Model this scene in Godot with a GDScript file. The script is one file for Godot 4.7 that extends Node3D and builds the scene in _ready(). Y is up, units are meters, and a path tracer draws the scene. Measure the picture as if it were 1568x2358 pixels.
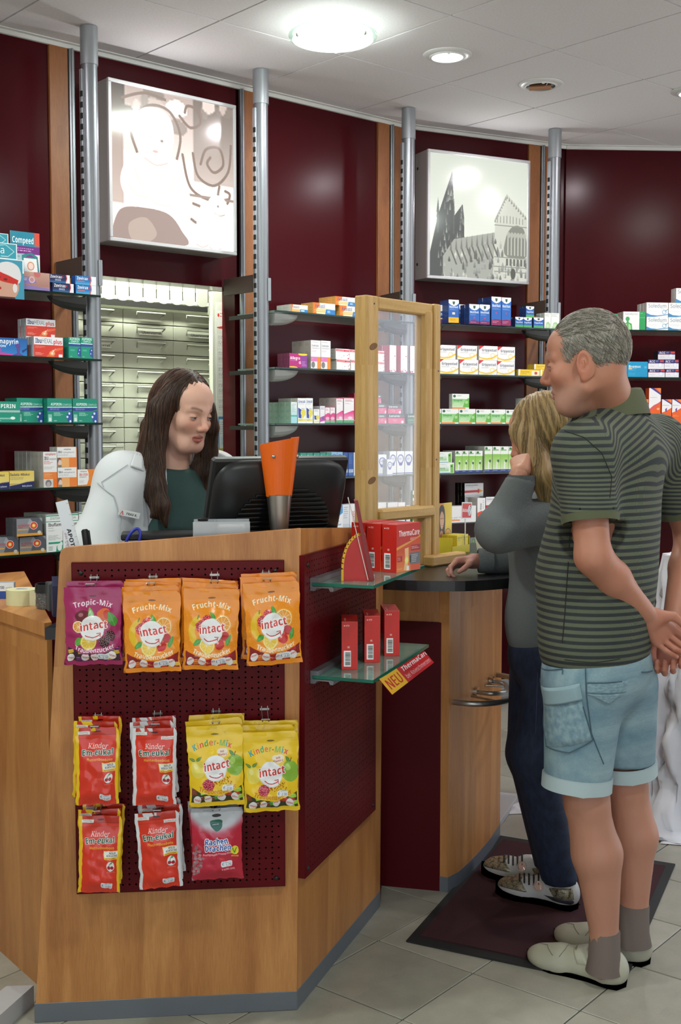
extends Node3D
# A pharmacy: wall shelves of cartons, a sales counter with a pegboard of sweets, a pharmacist and two customers.
# World: y up, metres; the lens is at (0, 1.5, 0) and looks towards -z.

# ---------------------------------------------------------------- mesh builder
class MB:
	var v := PackedVector3Array()
	var n := PackedVector3Array()
	var t := PackedVector2Array()
	var c := PackedColorArray()
	var ix := PackedInt32Array()
	var x := Transform3D()
	var col := Color.WHITE

	func vert(p: Vector3,nn: Vector3,uv := Vector2.ZERO) -> int:
		v.append(x*p)
		n.append((x.basis*nn).normalized())
		t.append(uv)
		c.append(col)
		return v.size() - 1

	func tri(a: int,b: int,d: int) -> void:  # counter-clockwise seen from outside
		ix.append(a)
		ix.append(d)
		ix.append(b)

	func quad(a: Vector3,b: Vector3,d: Vector3,e: Vector3,ua := Vector2(0,1),ub := Vector2(1,1),ud := Vector2(1,0),ue := Vector2(0,0)) -> void:
		var nn := (b - a).cross(d - a)
		if nn.length_squared() < 1e-16:
			nn = (d - a).cross(e - a)
		nn = nn.normalized()
		var i := vert(a,nn,ua)
		vert(b,nn,ub)
		vert(d,nn,ud)
		vert(e,nn,ue)
		tri(i,i + 1,i + 2)
		tri(i,i + 2,i + 3)

	func tri3(a: Vector3,b: Vector3,d: Vector3) -> void:
		var nn := (b - a).cross(d - a).normalized()
		var i := vert(a,nn,Vector2(a.x,a.y))
		vert(b,nn,Vector2(b.x,b.y))
		vert(d,nn,Vector2(d.x,d.y))
		tri(i,i + 1,i + 2)

	# chamfered box between two corners
	func box(lo: Vector3,hi: Vector3,bev := 0.0) -> void:
		var m := (lo + hi)/2.0
		var h := (hi - lo)/2.0
		var b: float = minf(bev,0.45*minf(h.x,minf(h.y,h.z)))
		for ax in 3:
			var u := (ax + 1) % 3
			var w := (ax + 2) % 3
			for s in [-1.0,1.0]:
				var p := []
				for k in 4:
					var q := Vector3.ZERO
					q[ax] = s*h[ax]
					q[u] = (h[u] - b)*(-1.0 if k == 0 or k == 3 else 1.0)
					q[w] = (h[w] - b)*(-1.0 if k < 2 else 1.0)
					p.append(m + q)
				if s < 0:
					p.reverse()
				quad(p[0],p[1],p[2],p[3])
			if b <= 0.0:
				continue
			for s in [-1.0,1.0]:
				for r in [-1.0,1.0]:
					var p1 := Vector3.ZERO
					p1[u] = s*h[u]
					p1[w] = r*(h[w] - b)
					var p2 := Vector3.ZERO
					p2[u] = s*(h[u] - b)
					p2[w] = r*h[w]
					var e := Vector3.ZERO
					e[ax] = h[ax] - b
					var q := [m + p1 + e,m + p1 - e,m + p2 - e,m + p2 + e]
					if (q[1] - q[0]).cross(q[2] - q[0]).dot(p1 + p2) < 0.0:
						q.reverse()
					quad(q[0],q[1],q[2],q[3])
		if b > 0.0:
			for sx in [-1.0,1.0]:
				for sy in [-1.0,1.0]:
					for sz in [-1.0,1.0]:
						var a := m + Vector3(sx*h.x,sy*(h.y - b),sz*(h.z - b))
						var d := m + Vector3(sx*(h.x - b),sy*h.y,sz*(h.z - b))
						var e := m + Vector3(sx*(h.x - b),sy*(h.y - b),sz*h.z)
						if sx*sy*sz > 0:
							tri3(a,d,e)
						else:
							tri3(a,e,d)

	# tube along points; radius may be one number or one per point; sides; caps
	func tube(pts: Array,rad,sides := 10,capped := true,flat := 1.0,up := Vector3.ZERO) -> void:
		var m := pts.size()
		var first := v.size()
		var ref := Vector3.UP
		var d0: Vector3 = (pts[1] - pts[0]).normalized()
		if up != Vector3.ZERO:
			ref = up
		elif absf(d0.y) > 0.9:
			ref = Vector3.RIGHT
		var side := d0.cross(ref).normalized()
		var length := 0.0
		for i in m:
			var d: Vector3 = (pts[mini(i + 1,m - 1)] - pts[maxi(i - 1,0)]).normalized()
			side = (side - d*side.dot(d)).normalized()
			var o := side.cross(d).normalized()
			var r: float = rad[i] if rad is Array or rad is PackedFloat32Array else rad
			if i > 0:
				length += (pts[i] - pts[i - 1]).length()
			for k in sides + 1:
				var a := TAU*k/sides
				var dir := side*cos(a) + o*sin(a)*flat
				vert(pts[i] + dir*r,(side*cos(a)*flat + o*sin(a)),Vector2(float(k)/sides,length))
		for i in m - 1:
			for k in sides:
				var a := first + i*(sides + 1) + k
				var b := a + sides + 1
				tri(a,b + 1,a + 1)
				tri(a,b,b + 1)
		if capped:
			for e in 2:
				var i := 0 if e == 0 else m - 1
				var d: Vector3 = (pts[0] - pts[1]).normalized() if e == 0 else (pts[m - 1] - pts[m - 2]).normalized()
				var cidx := vert(pts[i],d)
				var ring := v.size()
				for k in sides:
					var o := first + i*(sides + 1) + k
					v.append(v[o])
					n.append((x.basis*d).normalized())
					t.append(Vector2.ZERO)
					c.append(col)
				for k in sides:
					if e == 0:
						tri(cidx,ring + k,ring + (k + 1) % sides)
					else:
						tri(cidx,ring + (k + 1) % sides,ring + k)

	# surface of revolution about y; profile [radius, height] from bottom to top on the outside
	func lathe(prof: Array,sides := 32,smooth := false) -> void:
		for i in prof.size() - 1:
			var a: Vector2 = prof[i]
			var b: Vector2 = prof[i + 1]
			var nr := Vector2(b.y - a.y,a.x - b.x).normalized()
			var n0 := nr
			var n1 := nr
			if smooth:
				if i > 0:
					var z: Vector2 = prof[i - 1]
					n0 = (nr + Vector2(a.y - z.y,z.x - a.x).normalized()).normalized()
				if i < prof.size() - 2:
					var z: Vector2 = prof[i + 2]
					n1 = (nr + Vector2(z.y - b.y,b.x - z.x).normalized()).normalized()
			var first := v.size()
			for k in sides + 1:
				var w := TAU*k/sides
				var o := Vector3(cos(w),0,-sin(w))
				vert(o*a.x + Vector3(0,a.y,0),o*n0.x + Vector3(0,n0.y,0),Vector2(float(k)/sides,a.y))
				vert(o*b.x + Vector3(0,b.y,0),o*n1.x + Vector3(0,n1.y,0),Vector2(float(k)/sides,b.y))
			for k in sides:
				var q := first + 2*k
				tri(q,q + 2,q + 3)
				tri(q,q + 3,q + 1)

	# polygon (counter-clockwise in xy) extruded from z0 to z1
	func prism(poly: PackedVector2Array,z0: float,z1: float) -> void:
		var p := poly
		if Geometry2D.is_polygon_clockwise(p):
			p = p.duplicate()
			p.reverse()
		# is_polygon_clockwise is for y down: make sure of the sense with the signed area
		var area := 0.0
		for i in p.size():
			var a := p[i]
			var b := p[(i + 1) % p.size()]
			area += a.x*b.y - b.x*a.y
		if area < 0.0:
			p.reverse()
		var tr := Geometry2D.triangulate_polygon(p)
		for e in 2:
			var z := z1 if e == 0 else z0
			var nn := Vector3(0,0,1 if e == 0 else -1)
			var first := v.size()
			for q in p:
				vert(Vector3(q.x,q.y,z),nn,Vector2(q.x,-q.y))
			for i in tr.size()/3:
				var a := tr[3*i]
				var b := tr[3*i + 1]
				var d := tr[3*i + 2]
				var s := (p[b] - p[a]).cross(p[d] - p[a])
				if (s > 0.0) == (e == 0):
					tri(first + a,first + b,first + d)
				else:
					tri(first + a,first + d,first + b)
		for i in p.size():
			var a := p[i]
			var b := p[(i + 1) % p.size()]
			quad(Vector3(a.x,a.y,z0),Vector3(b.x,b.y,z0),Vector3(b.x,b.y,z1),Vector3(a.x,a.y,z1))

	func mesh(m: Material = null,colors := false,into: ArrayMesh = null) -> ArrayMesh:
		var am := into if into else ArrayMesh.new()
		var arr := []
		arr.resize(Mesh.ARRAY_MAX)
		arr[Mesh.ARRAY_VERTEX] = v
		arr[Mesh.ARRAY_NORMAL] = n
		arr[Mesh.ARRAY_TEX_UV] = t
		if colors:
			arr[Mesh.ARRAY_COLOR] = c
		arr[Mesh.ARRAY_INDEX] = ix
		am.add_surface_from_arrays(Mesh.PRIMITIVE_TRIANGLES,arr)
		am.surface_set_material(am.get_surface_count() - 1,m)
		return am

# ---------------------------------------------------------------- a field of distances, meshed as surface nets
class Sdf:
	var o: Vector3
	var h: float
	var nx: int
	var ny: int
	var nz: int
	var f := PackedFloat32Array()

	func _init(lo: Vector3,hi: Vector3,cell: float) -> void:
		o = lo
		h = cell
		nx = int((hi.x - lo.x)/cell) + 2
		ny = int((hi.y - lo.y)/cell) + 2
		nz = int((hi.z - lo.z)/cell) + 2
		f.resize(nx*ny*nz)
		f.fill(1.0)

	func span(lo: Vector3,hi: Vector3) -> Array:
		var a := (lo - o)/h
		var b := (hi - o)/h
		return [clampi(int(a.x),0,nx - 1),clampi(int(b.x) + 1,0,nx - 1),clampi(int(a.y),0,ny - 1),clampi(int(b.y) + 1,0,ny - 1),clampi(int(a.z),0,nz - 1),clampi(int(b.z) + 1,0,nz - 1)]

	# tapered capsule; k > 0 joins smoothly, sub carves
	func cap(a: Vector3,b: Vector3,ra: float,rb: float,k := 0.02,sub := false) -> void:
		var m := maxf(ra,rb) + k + 3.0*h
		var e := Vector3(m,m,m)
		var s := span(a.min(b) - e,a.max(b) + e)
		var ab := b - a
		var l2 := maxf(ab.length_squared(),1e-9)
		for iz in range(s[4],s[5] + 1):
			for iy in range(s[2],s[3] + 1):
				var i: int = (iz*ny + iy)*nx + s[0]
				var p := o + Vector3(s[0],iy,iz)*h
				for ixx in range(s[0],s[1] + 1):
					var ap := p - a
					var w := clampf(ap.dot(ab)/l2,0.0,1.0)
					var d := (ap - ab*w).length() - lerpf(ra,rb,w)
					f[i] = mix_in(f[i],d,k,sub)
					i += 1
					p.x += h

	# ellipsoid with radii r along the axes of basis bs
	func ell(ctr: Vector3,r: Vector3,bs := Basis(),k := 0.02,sub := false) -> void:
		var m := maxf(r.x,maxf(r.y,r.z)) + k + 3.0*h
		var e := Vector3(m,m,m)
		var s := span(ctr - e,ctr + e)
		var inv := bs.inverse()
		var ir := Vector3(1.0/r.x,1.0/r.y,1.0/r.z)
		for iz in range(s[4],s[5] + 1):
			for iy in range(s[2],s[3] + 1):
				var i: int = (iz*ny + iy)*nx + s[0]
				var p := o + Vector3(s[0],iy,iz)*h
				for ixx in range(s[0],s[1] + 1):
					var q := (inv*(p - ctr))*ir
					var l := q.length()
					var g := (q*ir).length()
					var d := l*(l - 1.0)/maxf(g,1e-5) if l > 1e-4 else -minf(r.x,minf(r.y,r.z))
					f[i] = mix_in(f[i],d,k,sub)
					i += 1
					p.x += h

	func mix_in(old: float,d: float,k: float,sub: bool) -> float:
		if sub:
			d = -d
			if k <= 0.0:
				return maxf(old,d)
			var g := maxf(k - absf(old - d),0.0)/k
			return maxf(old,d) + g*g*k*0.25
		if k <= 0.0:
			return minf(old,d)
		var g2 := maxf(k - absf(old - d),0.0)/k
		return minf(old,d) - g2*g2*k*0.25

	# keep only what lies behind the plane through p with outward normal n, within radius r of p (r = 0: everywhere)
	func cut(p: Vector3,n: Vector3,r := 0.0) -> void:
		var s := [0,nx - 1,0,ny - 1,0,nz - 1]
		if r > 0.0:
			s = span(p - Vector3(r,r,r),p + Vector3(r,r,r))
		for iz in range(s[4],s[5] + 1):
			for iy in range(s[2],s[3] + 1):
				var i: int = (iz*ny + iy)*nx + s[0]
				for ixx in range(s[0],s[1] + 1):
					var q := o + Vector3(ixx,iy,iz)*h - p
					if r <= 0.0 or q.length_squared() < r*r:
						f[i] = maxf(f[i],q.dot(n))
					i += 1

	func grow(by: float) -> void:
		for i in f.size():
			f[i] -= by

	func at(p: Vector3) -> float:
		var q := (p - o)/h
		var x0 := clampi(int(q.x),0,nx - 2)
		var y0 := clampi(int(q.y),0,ny - 2)
		var z0 := clampi(int(q.z),0,nz - 2)
		var fx := q.x - x0
		var fy := q.y - y0
		var fz := q.z - z0
		var i := (z0*ny + y0)*nx + x0
		var sy := nx
		var sz := nx*ny
		return lerpf(lerpf(lerpf(f[i],f[i + 1],fx),lerpf(f[i + sy],f[i + sy + 1],fx),fy),lerpf(lerpf(f[i + sz],f[i + sz + 1],fx),lerpf(f[i + sz + sy],f[i + sz + sy + 1],fx),fy),fz)

	func grad(p: Vector3) -> Vector3:
		var e := h*0.7
		return Vector3(at(p + Vector3(e,0,0)) - at(p - Vector3(e,0,0)),at(p + Vector3(0,e,0)) - at(p - Vector3(0,e,0)),at(p + Vector3(0,0,e)) - at(p - Vector3(0,0,e))).normalized()

	# first point of the surface met from p along d
	func hit(p: Vector3,d: Vector3,reach := 0.4) -> Vector3:
		var l := 0.0
		while l < reach:
			var q := p + d*l
			var g := at(q)
			if g < 0.0:
				for j in 6:
					l += g
					g = at(p + d*l)
				return p + d*l
			l += clampf(g,0.001,h)
		return p + d*reach

	# adds the surface to a builder; paint(p, n) gives the colour, uvs(p, n) the texture place, wave(p, n) a shift along the normal
	func put(b: MB,paint = null,uvs = null,wave = null) -> void:
		var cell := PackedInt32Array()
		cell.resize(nx*ny*nz)
		cell.fill(-1)
		var sy := nx
		var sz := nx*ny
		var base := b.v.size()
		var offs := PackedInt32Array([0,1,sy,sy + 1,sz,sz + 1,sz + sy,sz + sy + 1])
		var crn: Array[Vector3] = [Vector3(0,0,0),Vector3(1,0,0),Vector3(0,1,0),Vector3(1,1,0),Vector3(0,0,1),Vector3(1,0,1),Vector3(0,1,1),Vector3(1,1,1)]
		var edges := PackedInt32Array([0,1,2,3,4,5,6,7,0,2,1,3,4,6,5,7,0,4,1,5,2,6,3,7])
		var pos: Array[Vector3] = []
		for iz in nz - 1:
			for iy in ny - 1:
				var i := (iz*ny + iy)*nx
				for ixx in nx - 1:
					var s0 := f[i] < 0.0
					if s0 != (f[i + 1] < 0.0) or s0 != (f[i + sy] < 0.0) or s0 != (f[i + sz] < 0.0) or s0 != (f[i + sy + 1] < 0.0) or s0 != (f[i + sz + 1] < 0.0) or s0 != (f[i + sz + sy] < 0.0) or s0 != (f[i + sz + sy + 1] < 0.0):
						var acc := Vector3.ZERO
						var cnt := 0
						for e in 12:
							var a := edges[2*e]
							var d := edges[2*e + 1]
							var fa := f[i + offs[a]]
							var fd := f[i + offs[d]]
							if (fa < 0.0) != (fd < 0.0):
								acc += crn[a].lerp(crn[d],fa/(fa - fd))
								cnt += 1
						cell[i] = pos.size()
						pos.append(o + (Vector3(ixx,iy,iz) + acc/cnt)*h)
					i += 1
		var quads := PackedInt32Array()
		for iz in range(1,nz - 1):
			for iy in range(1,ny - 1):
				var i := (iz*ny + iy)*nx + 1
				for ixx in range(1,nx - 1):
					var s0 := f[i] < 0.0
					if s0 != (f[i + 1] < 0.0):
						add_quad(quads,cell,i - sy - sz,i - sz,i,i - sy,s0)
					if s0 != (f[i + sy] < 0.0):
						add_quad(quads,cell,i - 1 - sz,i - 1,i,i - sz,s0)
					if s0 != (f[i + sz] < 0.0):
						add_quad(quads,cell,i - 1 - sy,i - sy,i,i - 1,s0)
					i += 1
		var nor: Array[Vector3] = []
		nor.resize(pos.size())
		nor.fill(Vector3.ZERO)
		for q in quads.size()/4:
			var a := pos[quads[4*q]]
			var nn := (pos[quads[4*q + 1]] - a).cross(pos[quads[4*q + 2]] - a) + (pos[quads[4*q + 2]] - a).cross(pos[quads[4*q + 3]] - a)
			for k in 4:
				nor[quads[4*q + k]] += nn
		if wave != null:
			for i in pos.size():
				pos[i] += nor[i].normalized()*wave.call(pos[i],nor[i].normalized())
			nor.fill(Vector3.ZERO)
			for q in quads.size()/4:
				var a := pos[quads[4*q]]
				var nn := (pos[quads[4*q + 1]] - a).cross(pos[quads[4*q + 2]] - a) + (pos[quads[4*q + 2]] - a).cross(pos[quads[4*q + 3]] - a)
				for k in 4:
					nor[quads[4*q + k]] += nn
		for i in pos.size():
			var nn := nor[i].normalized()
			if paint != null:
				b.col = paint.call(pos[i],nn)
			b.vert(pos[i],nn,uvs.call(pos[i],nn) if uvs != null else Vector2.ZERO)
		for q in quads.size()/4:
			b.tri(base + quads[4*q],base + quads[4*q + 1],base + quads[4*q + 2])
			b.tri(base + quads[4*q],base + quads[4*q + 2],base + quads[4*q + 3])

	func add_quad(q: PackedInt32Array,cell: PackedInt32Array,a: int,b: int,d: int,e: int,inside: bool) -> void:
		if cell[a] < 0 or cell[b] < 0 or cell[d] < 0 or cell[e] < 0:
			return
		if inside:
			q.append_array(PackedInt32Array([cell[a],cell[b],cell[d],cell[e]]))
		else:
			q.append_array(PackedInt32Array([cell[e],cell[d],cell[b],cell[a]]))

# ---------------------------------------------------------------- materials, things and parts
var M := {}

func mat(key: String,c: Color,rough := 0.6,metal := 0.0) -> StandardMaterial3D:
	if not M.has(key):
		var m := StandardMaterial3D.new()
		m.resource_name = key
		m.albedo_color = c
		m.roughness = rough
		m.metallic = metal
		M[key] = m
	return M[key]

func noise_tex(w: int,h: int,f: float,stretch: Vector2,a: Color,b: Color,seed_: int,fine := 0.0,bands := 0.0) -> ImageTexture:
	var n := FastNoiseLite.new()
	n.seed = seed_
	n.frequency = f
	n.fractal_octaves = 4
	var n2 := FastNoiseLite.new()
	n2.seed = seed_ + 7
	n2.frequency = 0.35
	var im := Image.create(w,h,false,Image.FORMAT_RGBA8)
	for y in h:
		for x in w:
			var k := 0.5 + 0.5*n.get_noise_2d(x*stretch.x,y*stretch.y)
			if bands > 0.0:
				k = lerpf(k,0.5 + 0.5*sin(k*bands + n.get_noise_2d(x*stretch.x*0.3,y*stretch.y*0.3)*8.0),0.35)
			k += fine*n2.get_noise_2d(x*stretch.x*3.0,y*stretch.y*0.7)
			im.set_pixel(x,y,a.lerp(b,clampf(k,0.0,1.0)))
	return ImageTexture.create_from_image(im)

func tri_mat(key: String,tex: Texture2D,scale: float,rough: float,world := false) -> StandardMaterial3D:
	var m := mat(key,Color.WHITE,rough)
	m.albedo_texture = tex
	m.uv1_triplanar = true
	m.uv1_world_triplanar = world
	m.uv1_scale = Vector3(scale,scale,scale)
	return m

func materials() -> void:
	tri_mat("wood",noise_tex(512,512,0.02,Vector2(1.0,0.09),Color("a06432"),Color("d69858"),3,0.28,9.0),1.1,0.38)
	tri_mat("wood_shaded",noise_tex(256,512,0.02,Vector2(1.0,0.09),Color("7c4622"),Color("a86e3e"),8,0.28,9.0),1.1,0.42)  # the wood again, darkened in its colour for the weaker light on the pilasters
	tri_mat("wood_across",noise_tex(384,384,0.02,Vector2(0.09,1.0),Color("9a5c2c"),Color("cc8c50"),5,0.28,9.0),1.1,0.38)
	tri_mat("pine",noise_tex(256,512,0.03,Vector2(1.0,0.06),Color("b08440"),Color("dcb878"),11,0.2,7.0),3.0,0.55)
	tri_mat("pine_across",noise_tex(512,256,0.03,Vector2(0.06,1.0),Color("b08440"),Color("dcb878"),12,0.2,7.0),3.0,0.55)
	mat("red_panel",Color("420d14"),0.21)
	mat("red_board",Color("5c0c12"),0.36)
	mat("red_side",Color("4c0b12"),0.4)
	for k in ["red_panel","red_board","red_side"]:
		M[k].metallic_specular = 0.27
	mat("aluminium",Color("8e9298"),0.36,0.7)
	mat("aluminium_flat",Color("9a9ea4"),0.45,0.5)
	mat("steel",Color("b4b2ae"),0.3,0.9)
	mat("chrome",Color("c8c8ca"),0.12,1.0)
	mat("black_plastic",Color("131416"),0.42)
	mat("black_gloss",Color("0e0f11"),0.24)
	mat("black_laminate",Color("121214"),0.3)
	mat("dark_bracket",Color("2a2b2a"),0.45)
	mat("grey_bracket",Color("9a9d98"),0.5)
	mat("plinth",Color("70757b"),0.42,0.25)
	mat("white_paint",Color("d9d9d8"),0.6)
	mat("white_plastic",Color("e4e4e4"),0.4)
	mat("cream_metal",Color("b4b8a4"),0.45)
	mat("cream_light",Color("c4c8b8"),0.5)
	mat("dark_gap",Color("14140f"),0.9)
	mat("lamp_white",Color("e0e0e0"),0.3)
	var g := mat("clear_pane",Color(1,1,1,0.06),0.04)
	g.transparency = BaseMaterial3D.TRANSPARENCY_ALPHA
	var s := mat("shelf_glass",Color(0.62,0.82,0.76,0.35),0.06)
	s.transparency = BaseMaterial3D.TRANSPARENCY_ALPHA
	mat("glass_edge",Color("0d2a24"),0.15)

var names := {}

func thing(called: String,label: String,category: String,at := Vector3.ZERO,turn := 0.0,group := "") -> Node3D:
	var o := Node3D.new()
	o.name = numbered(called)
	add_child(o,true)
	o.position = at
	o.rotation.y = turn
	return tag(o,label,category,group)

func numbered(called: String) -> String:
	names[called] = names.get(called,-1) + 1
	return called if names[called] == 0 else "%s_%03d" % [called,names[called]]

func tag(o: Node3D,label: String,category: String,group := "") -> Node3D:
	o.set_meta("label",label)
	o.set_meta("category",category)
	if group != "":
		o.set_meta("group",group)
	return o

func structure(called: String,at := Vector3.ZERO,turn := 0.0,label := "") -> Node3D:
	var o := Node3D.new()
	o.name = called
	add_child(o,true)
	o.position = at
	o.rotation.y = turn
	o.set_meta("kind","structure")
	if label != "":
		o.set_meta("label",label)
	return o

func part(called: String,mesh: Mesh,parent: Node,m: Material = null,at := Transform3D()) -> MeshInstance3D:
	var o := MeshInstance3D.new()
	o.name = called
	var twins := 0
	for ch in parent.get_children():
		var nm := String(ch.name)
		if nm == called or (nm.begins_with(called + "_") and nm.substr(called.length() + 1).is_valid_int()):
			twins += 1
	if twins > 0:
		o.name = "%s_%03d" % [called,twins]
	o.mesh = mesh
	if m:
		o.material_override = null
		for i in mesh.get_surface_count():
			o.set_surface_override_material(i,m)
	o.transform = at
	parent.add_child(o,true)
	return o

# a thing that is one mesh
func single(called: String,mesh: Mesh,m: Material,at: Vector3,turn: float,label: String,category: String,group := "") -> MeshInstance3D:
	var o := MeshInstance3D.new()
	o.name = numbered(called)
	o.mesh = mesh
	if m:
		for i in mesh.get_surface_count():
			o.set_surface_override_material(i,m)
	add_child(o,true)
	o.position = at
	o.rotation.y = turn
	tag(o,label,category,group)
	return o

func box_mesh(lo: Vector3,hi: Vector3,bev := 0.002) -> ArrayMesh:
	var b := MB.new()
	b.box(lo,hi,bev)
	return b.mesh()

# turn about y that brings +x onto the direction d (seen from above, x right and z towards the lens)
func turn_of(d: Vector2) -> float:
	return atan2(-d.y,d.x)

# ---------------------------------------------------------------- drawing flat print (cartons, bags, papers) into a picture
class Pen:
	var im: Image
	var w: int
	var h: int
	var faces := {}
	static var fonts := {}

	func _init(ww: int,hh: int,bg := Color.WHITE) -> void:
		w = ww
		h = hh
		im = Image.create(w,h,false,Image.FORMAT_RGBA8)
		im.fill(bg)

	func rect(x0: float,y0: float,x1: float,y1: float,c: Color) -> void:
		var a := Vector2i(roundi(x0),roundi(y0))
		im.fill_rect(Rect2i(a,Vector2i(maxi(roundi(x1) - a.x,1),maxi(roundi(y1) - a.y,1))),c)

	func grad(x0: float,y0: float,x1: float,y1: float,a: Color,b: Color) -> void:
		for y in range(roundi(y0),roundi(y1)):
			im.fill_rect(Rect2i(roundi(x0),y,maxi(roundi(x1) - roundi(x0),1),1),a.lerp(b,(y - y0)/maxf(y1 - y0,1.0)))

	func ell(cx: float,cy: float,rx: float,ry: float,c: Color) -> void:
		for y in range(maxi(int(cy - ry),0),mini(int(cy + ry) + 1,h)):
			var k := 1.0 - pow((y + 0.5 - cy)/ry,2)
			if k > 0.0:
				var e := rx*sqrt(k)
				im.fill_rect(Rect2i(roundi(cx - e),y,maxi(roundi(2*e),1),1),c)

	func poly(p: PackedVector2Array,c: Color) -> void:
		var lo := 1e9
		var hi := -1e9
		for q in p:
			lo = minf(lo,q.y)
			hi = maxf(hi,q.y)
		for y in range(maxi(int(lo),0),mini(int(hi) + 1,h)):
			var xs := []
			for i in p.size():
				var a := p[i]
				var b := p[(i + 1) % p.size()]
				if (a.y <= y + 0.5) != (b.y <= y + 0.5):
					xs.append(a.x + (y + 0.5 - a.y)/(b.y - a.y)*(b.x - a.x))
			xs.sort()
			for i in xs.size()/2:
				im.fill_rect(Rect2i(roundi(xs[2*i]),y,maxi(roundi(xs[2*i + 1]) - roundi(xs[2*i]),1),1),c)

	# smooth closed shape through points
	func blob(p: Array,c: Color,closed := true) -> void:
		poly(curve(p,closed),c)

	func curve(p: Array,closed := true) -> PackedVector2Array:
		var o := PackedVector2Array()
		var m := p.size()
		for i in (m if closed else m - 1):
			var a: Vector2 = p[posmod(i - 1,m)] if closed else p[maxi(i - 1,0)]
			var d: Vector2 = p[(i + 2) % m] if closed else p[mini(i + 2,m - 1)]
			for k in 8:
				o.append((p[i] as Vector2).cubic_interpolate(p[(i + 1) % m],a,d,k/8.0))
		if not closed:
			o.append(p[m - 1])
		return o

	func stroke(p: PackedVector2Array,r: float,c: Color) -> void:
		for i in p.size() - 1:
			var d := (p[i + 1] - p[i])
			var s := d.normalized().orthogonal()*r
			poly(PackedVector2Array([p[i] + s,p[i + 1] + s,p[i + 1] - s,p[i] - s]),c)
			if r > 1.2:
				ell(p[i].x,p[i].y,r,r,c)

	static func font(kind: String) -> Array:
		if not fonts.has(kind):
			var f := SystemFont.new()
			f.font_names = PackedStringArray(["Droid Serif" if kind == "s" else "Droid Sans"])
			f.font_weight = 700 if kind == "b" else 400
			fonts[kind] = [f,f.get_rids()[0],{}]
		return fonts[kind]

	static func glyph(kind: String,ch: int) -> Array:  # [data, width, rect, offset, advance] at 64 px
		var f := font(kind)
		if not f[2].has(ch):
			var ts = TextServerManager.get_primary_interface()
			var size := Vector2i(64,0)
			var g: int = ts.font_get_glyph_index(f[1],64,ch,0)
			ts.font_render_glyph(f[1],size,g)
			var page: int = ts.font_get_glyph_texture_idx(f[1],size,g)
			var r: Rect2 = ts.font_get_glyph_uv_rect(f[1],size,g)
			var part: Image = null
			if page >= 0 and r.size.x > 0:
				part = (ts.font_get_texture_image(f[1],size,page) as Image).get_region(Rect2i(r))
				part.convert(Image.FORMAT_RGBA8)
			f[2][ch] = [part,r,ts.font_get_glyph_offset(f[1],size,g),(ts.font_get_glyph_advance(f[1],64,g) as Vector2).x]
		return f[2][ch]

	static func width(kind: String,s: String) -> float:  # in units of the letter height 64
		var l := 0.0
		for i in s.length():
			l += glyph(kind,s.unicode_at(i))[3]
		return l

	# one letter; tf maps font pixels (y down, origin on the baseline) to picture pixels
	func letter(kind: String,ch: int,tf: Transform2D,c: Color) -> void:
		var g := glyph(kind,ch)
		if g[0] == null:
			return
		var part: Image = g[0]
		var sz := Vector2(part.get_size())
		var off: Vector2 = g[2]
		var lo := Vector2(1e9,1e9)
		var hi := -lo
		for q in [Vector2.ZERO,Vector2(sz.x,0),Vector2(0,sz.y),sz]:
			var e: Vector2 = tf*(off + q)
			lo = lo.min(e)
			hi = hi.max(e)
		var inv := tf.affine_inverse()
		var step := maxf(inv.x.length(),inv.y.length())
		var taps := clampi(int(step/1.5),1,4)
		for y in range(maxi(int(lo.y),0),mini(int(hi.y) + 2,h)):
			for x in range(maxi(int(lo.x),0),mini(int(hi.x) + 2,w)):
				var a := 0.0
				for j in taps*taps:
					var q := inv*Vector2(x + (j % taps + 0.5)/taps,y + (j/taps + 0.5)/taps) - off
					if q.x >= 0 and q.y >= 0 and q.x < sz.x and q.y < sz.y:
						a += part.get_pixel(int(q.x),int(q.y)).a
				a /= taps*taps
				if a > 0.02:
					im.set_pixel(x,y,im.get_pixel(x,y).lerp(c,a*c.a) if a*c.a < 0.99 else Color(c,1))

	# text with its baseline starting at p; em = height of the font in pixels; sx squeezes; turn in radians
	func text(s: String,p: Vector2,em: float,c: Color,kind := "b",sx := 1.0,turn := 0.0,slant := 0.0) -> void:
		var k := em/64.0
		var tf := Transform2D(turn,p)*Transform2D(Vector2(k*sx,0),Vector2(-slant*k,k),Vector2.ZERO)
		for i in s.length():
			letter(kind,s.unicode_at(i),tf,c)
			tf = tf.translated_local(Vector2(glyph(kind,s.unicode_at(i))[3],0))

	# text fitted between x0 and x1 (em follows the height unless that is too wide)
	func fit(s: String,x0: float,x1: float,base: float,em: float,c: Color,kind := "b",turn := 0.0) -> void:
		var l := width(kind,s)*em/64.0
		text(s,Vector2(x0,base),em,c,kind,minf((x1 - x0)/l,1.3),turn)

	# text along a circle round ctr, centred on angle mid (radians, 0 = up); inside = reads from the centre (bottom arcs)
	func arc(s: String,ctr: Vector2,r: float,mid: float,em: float,c: Color,kind := "b",bottom := false,sx := 1.0,tints = null) -> void:
		var k := em/64.0
		var total := width(kind,s)*k*sx
		var l := 0.0
		for i in s.length():
			var adv: float = glyph(kind,s.unicode_at(i))[3]*k*sx
			var a := mid + ((l + adv/2.0) - total/2.0)/r*(-1.0 if bottom else 1.0)
			var dir := Vector2(sin(a),-cos(a))
			var tf := Transform2D(a + (PI if bottom else 0.0),ctr + dir*r)*Transform2D(Vector2(k*sx,0),Vector2(0,k),Vector2.ZERO)
			tf = tf.translated_local(Vector2(-adv/2.0/(k*sx),0))
			letter(kind,s.unicode_at(i),tf,tints[i % tints.size()] if tints != null else c)
			l += adv

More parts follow.
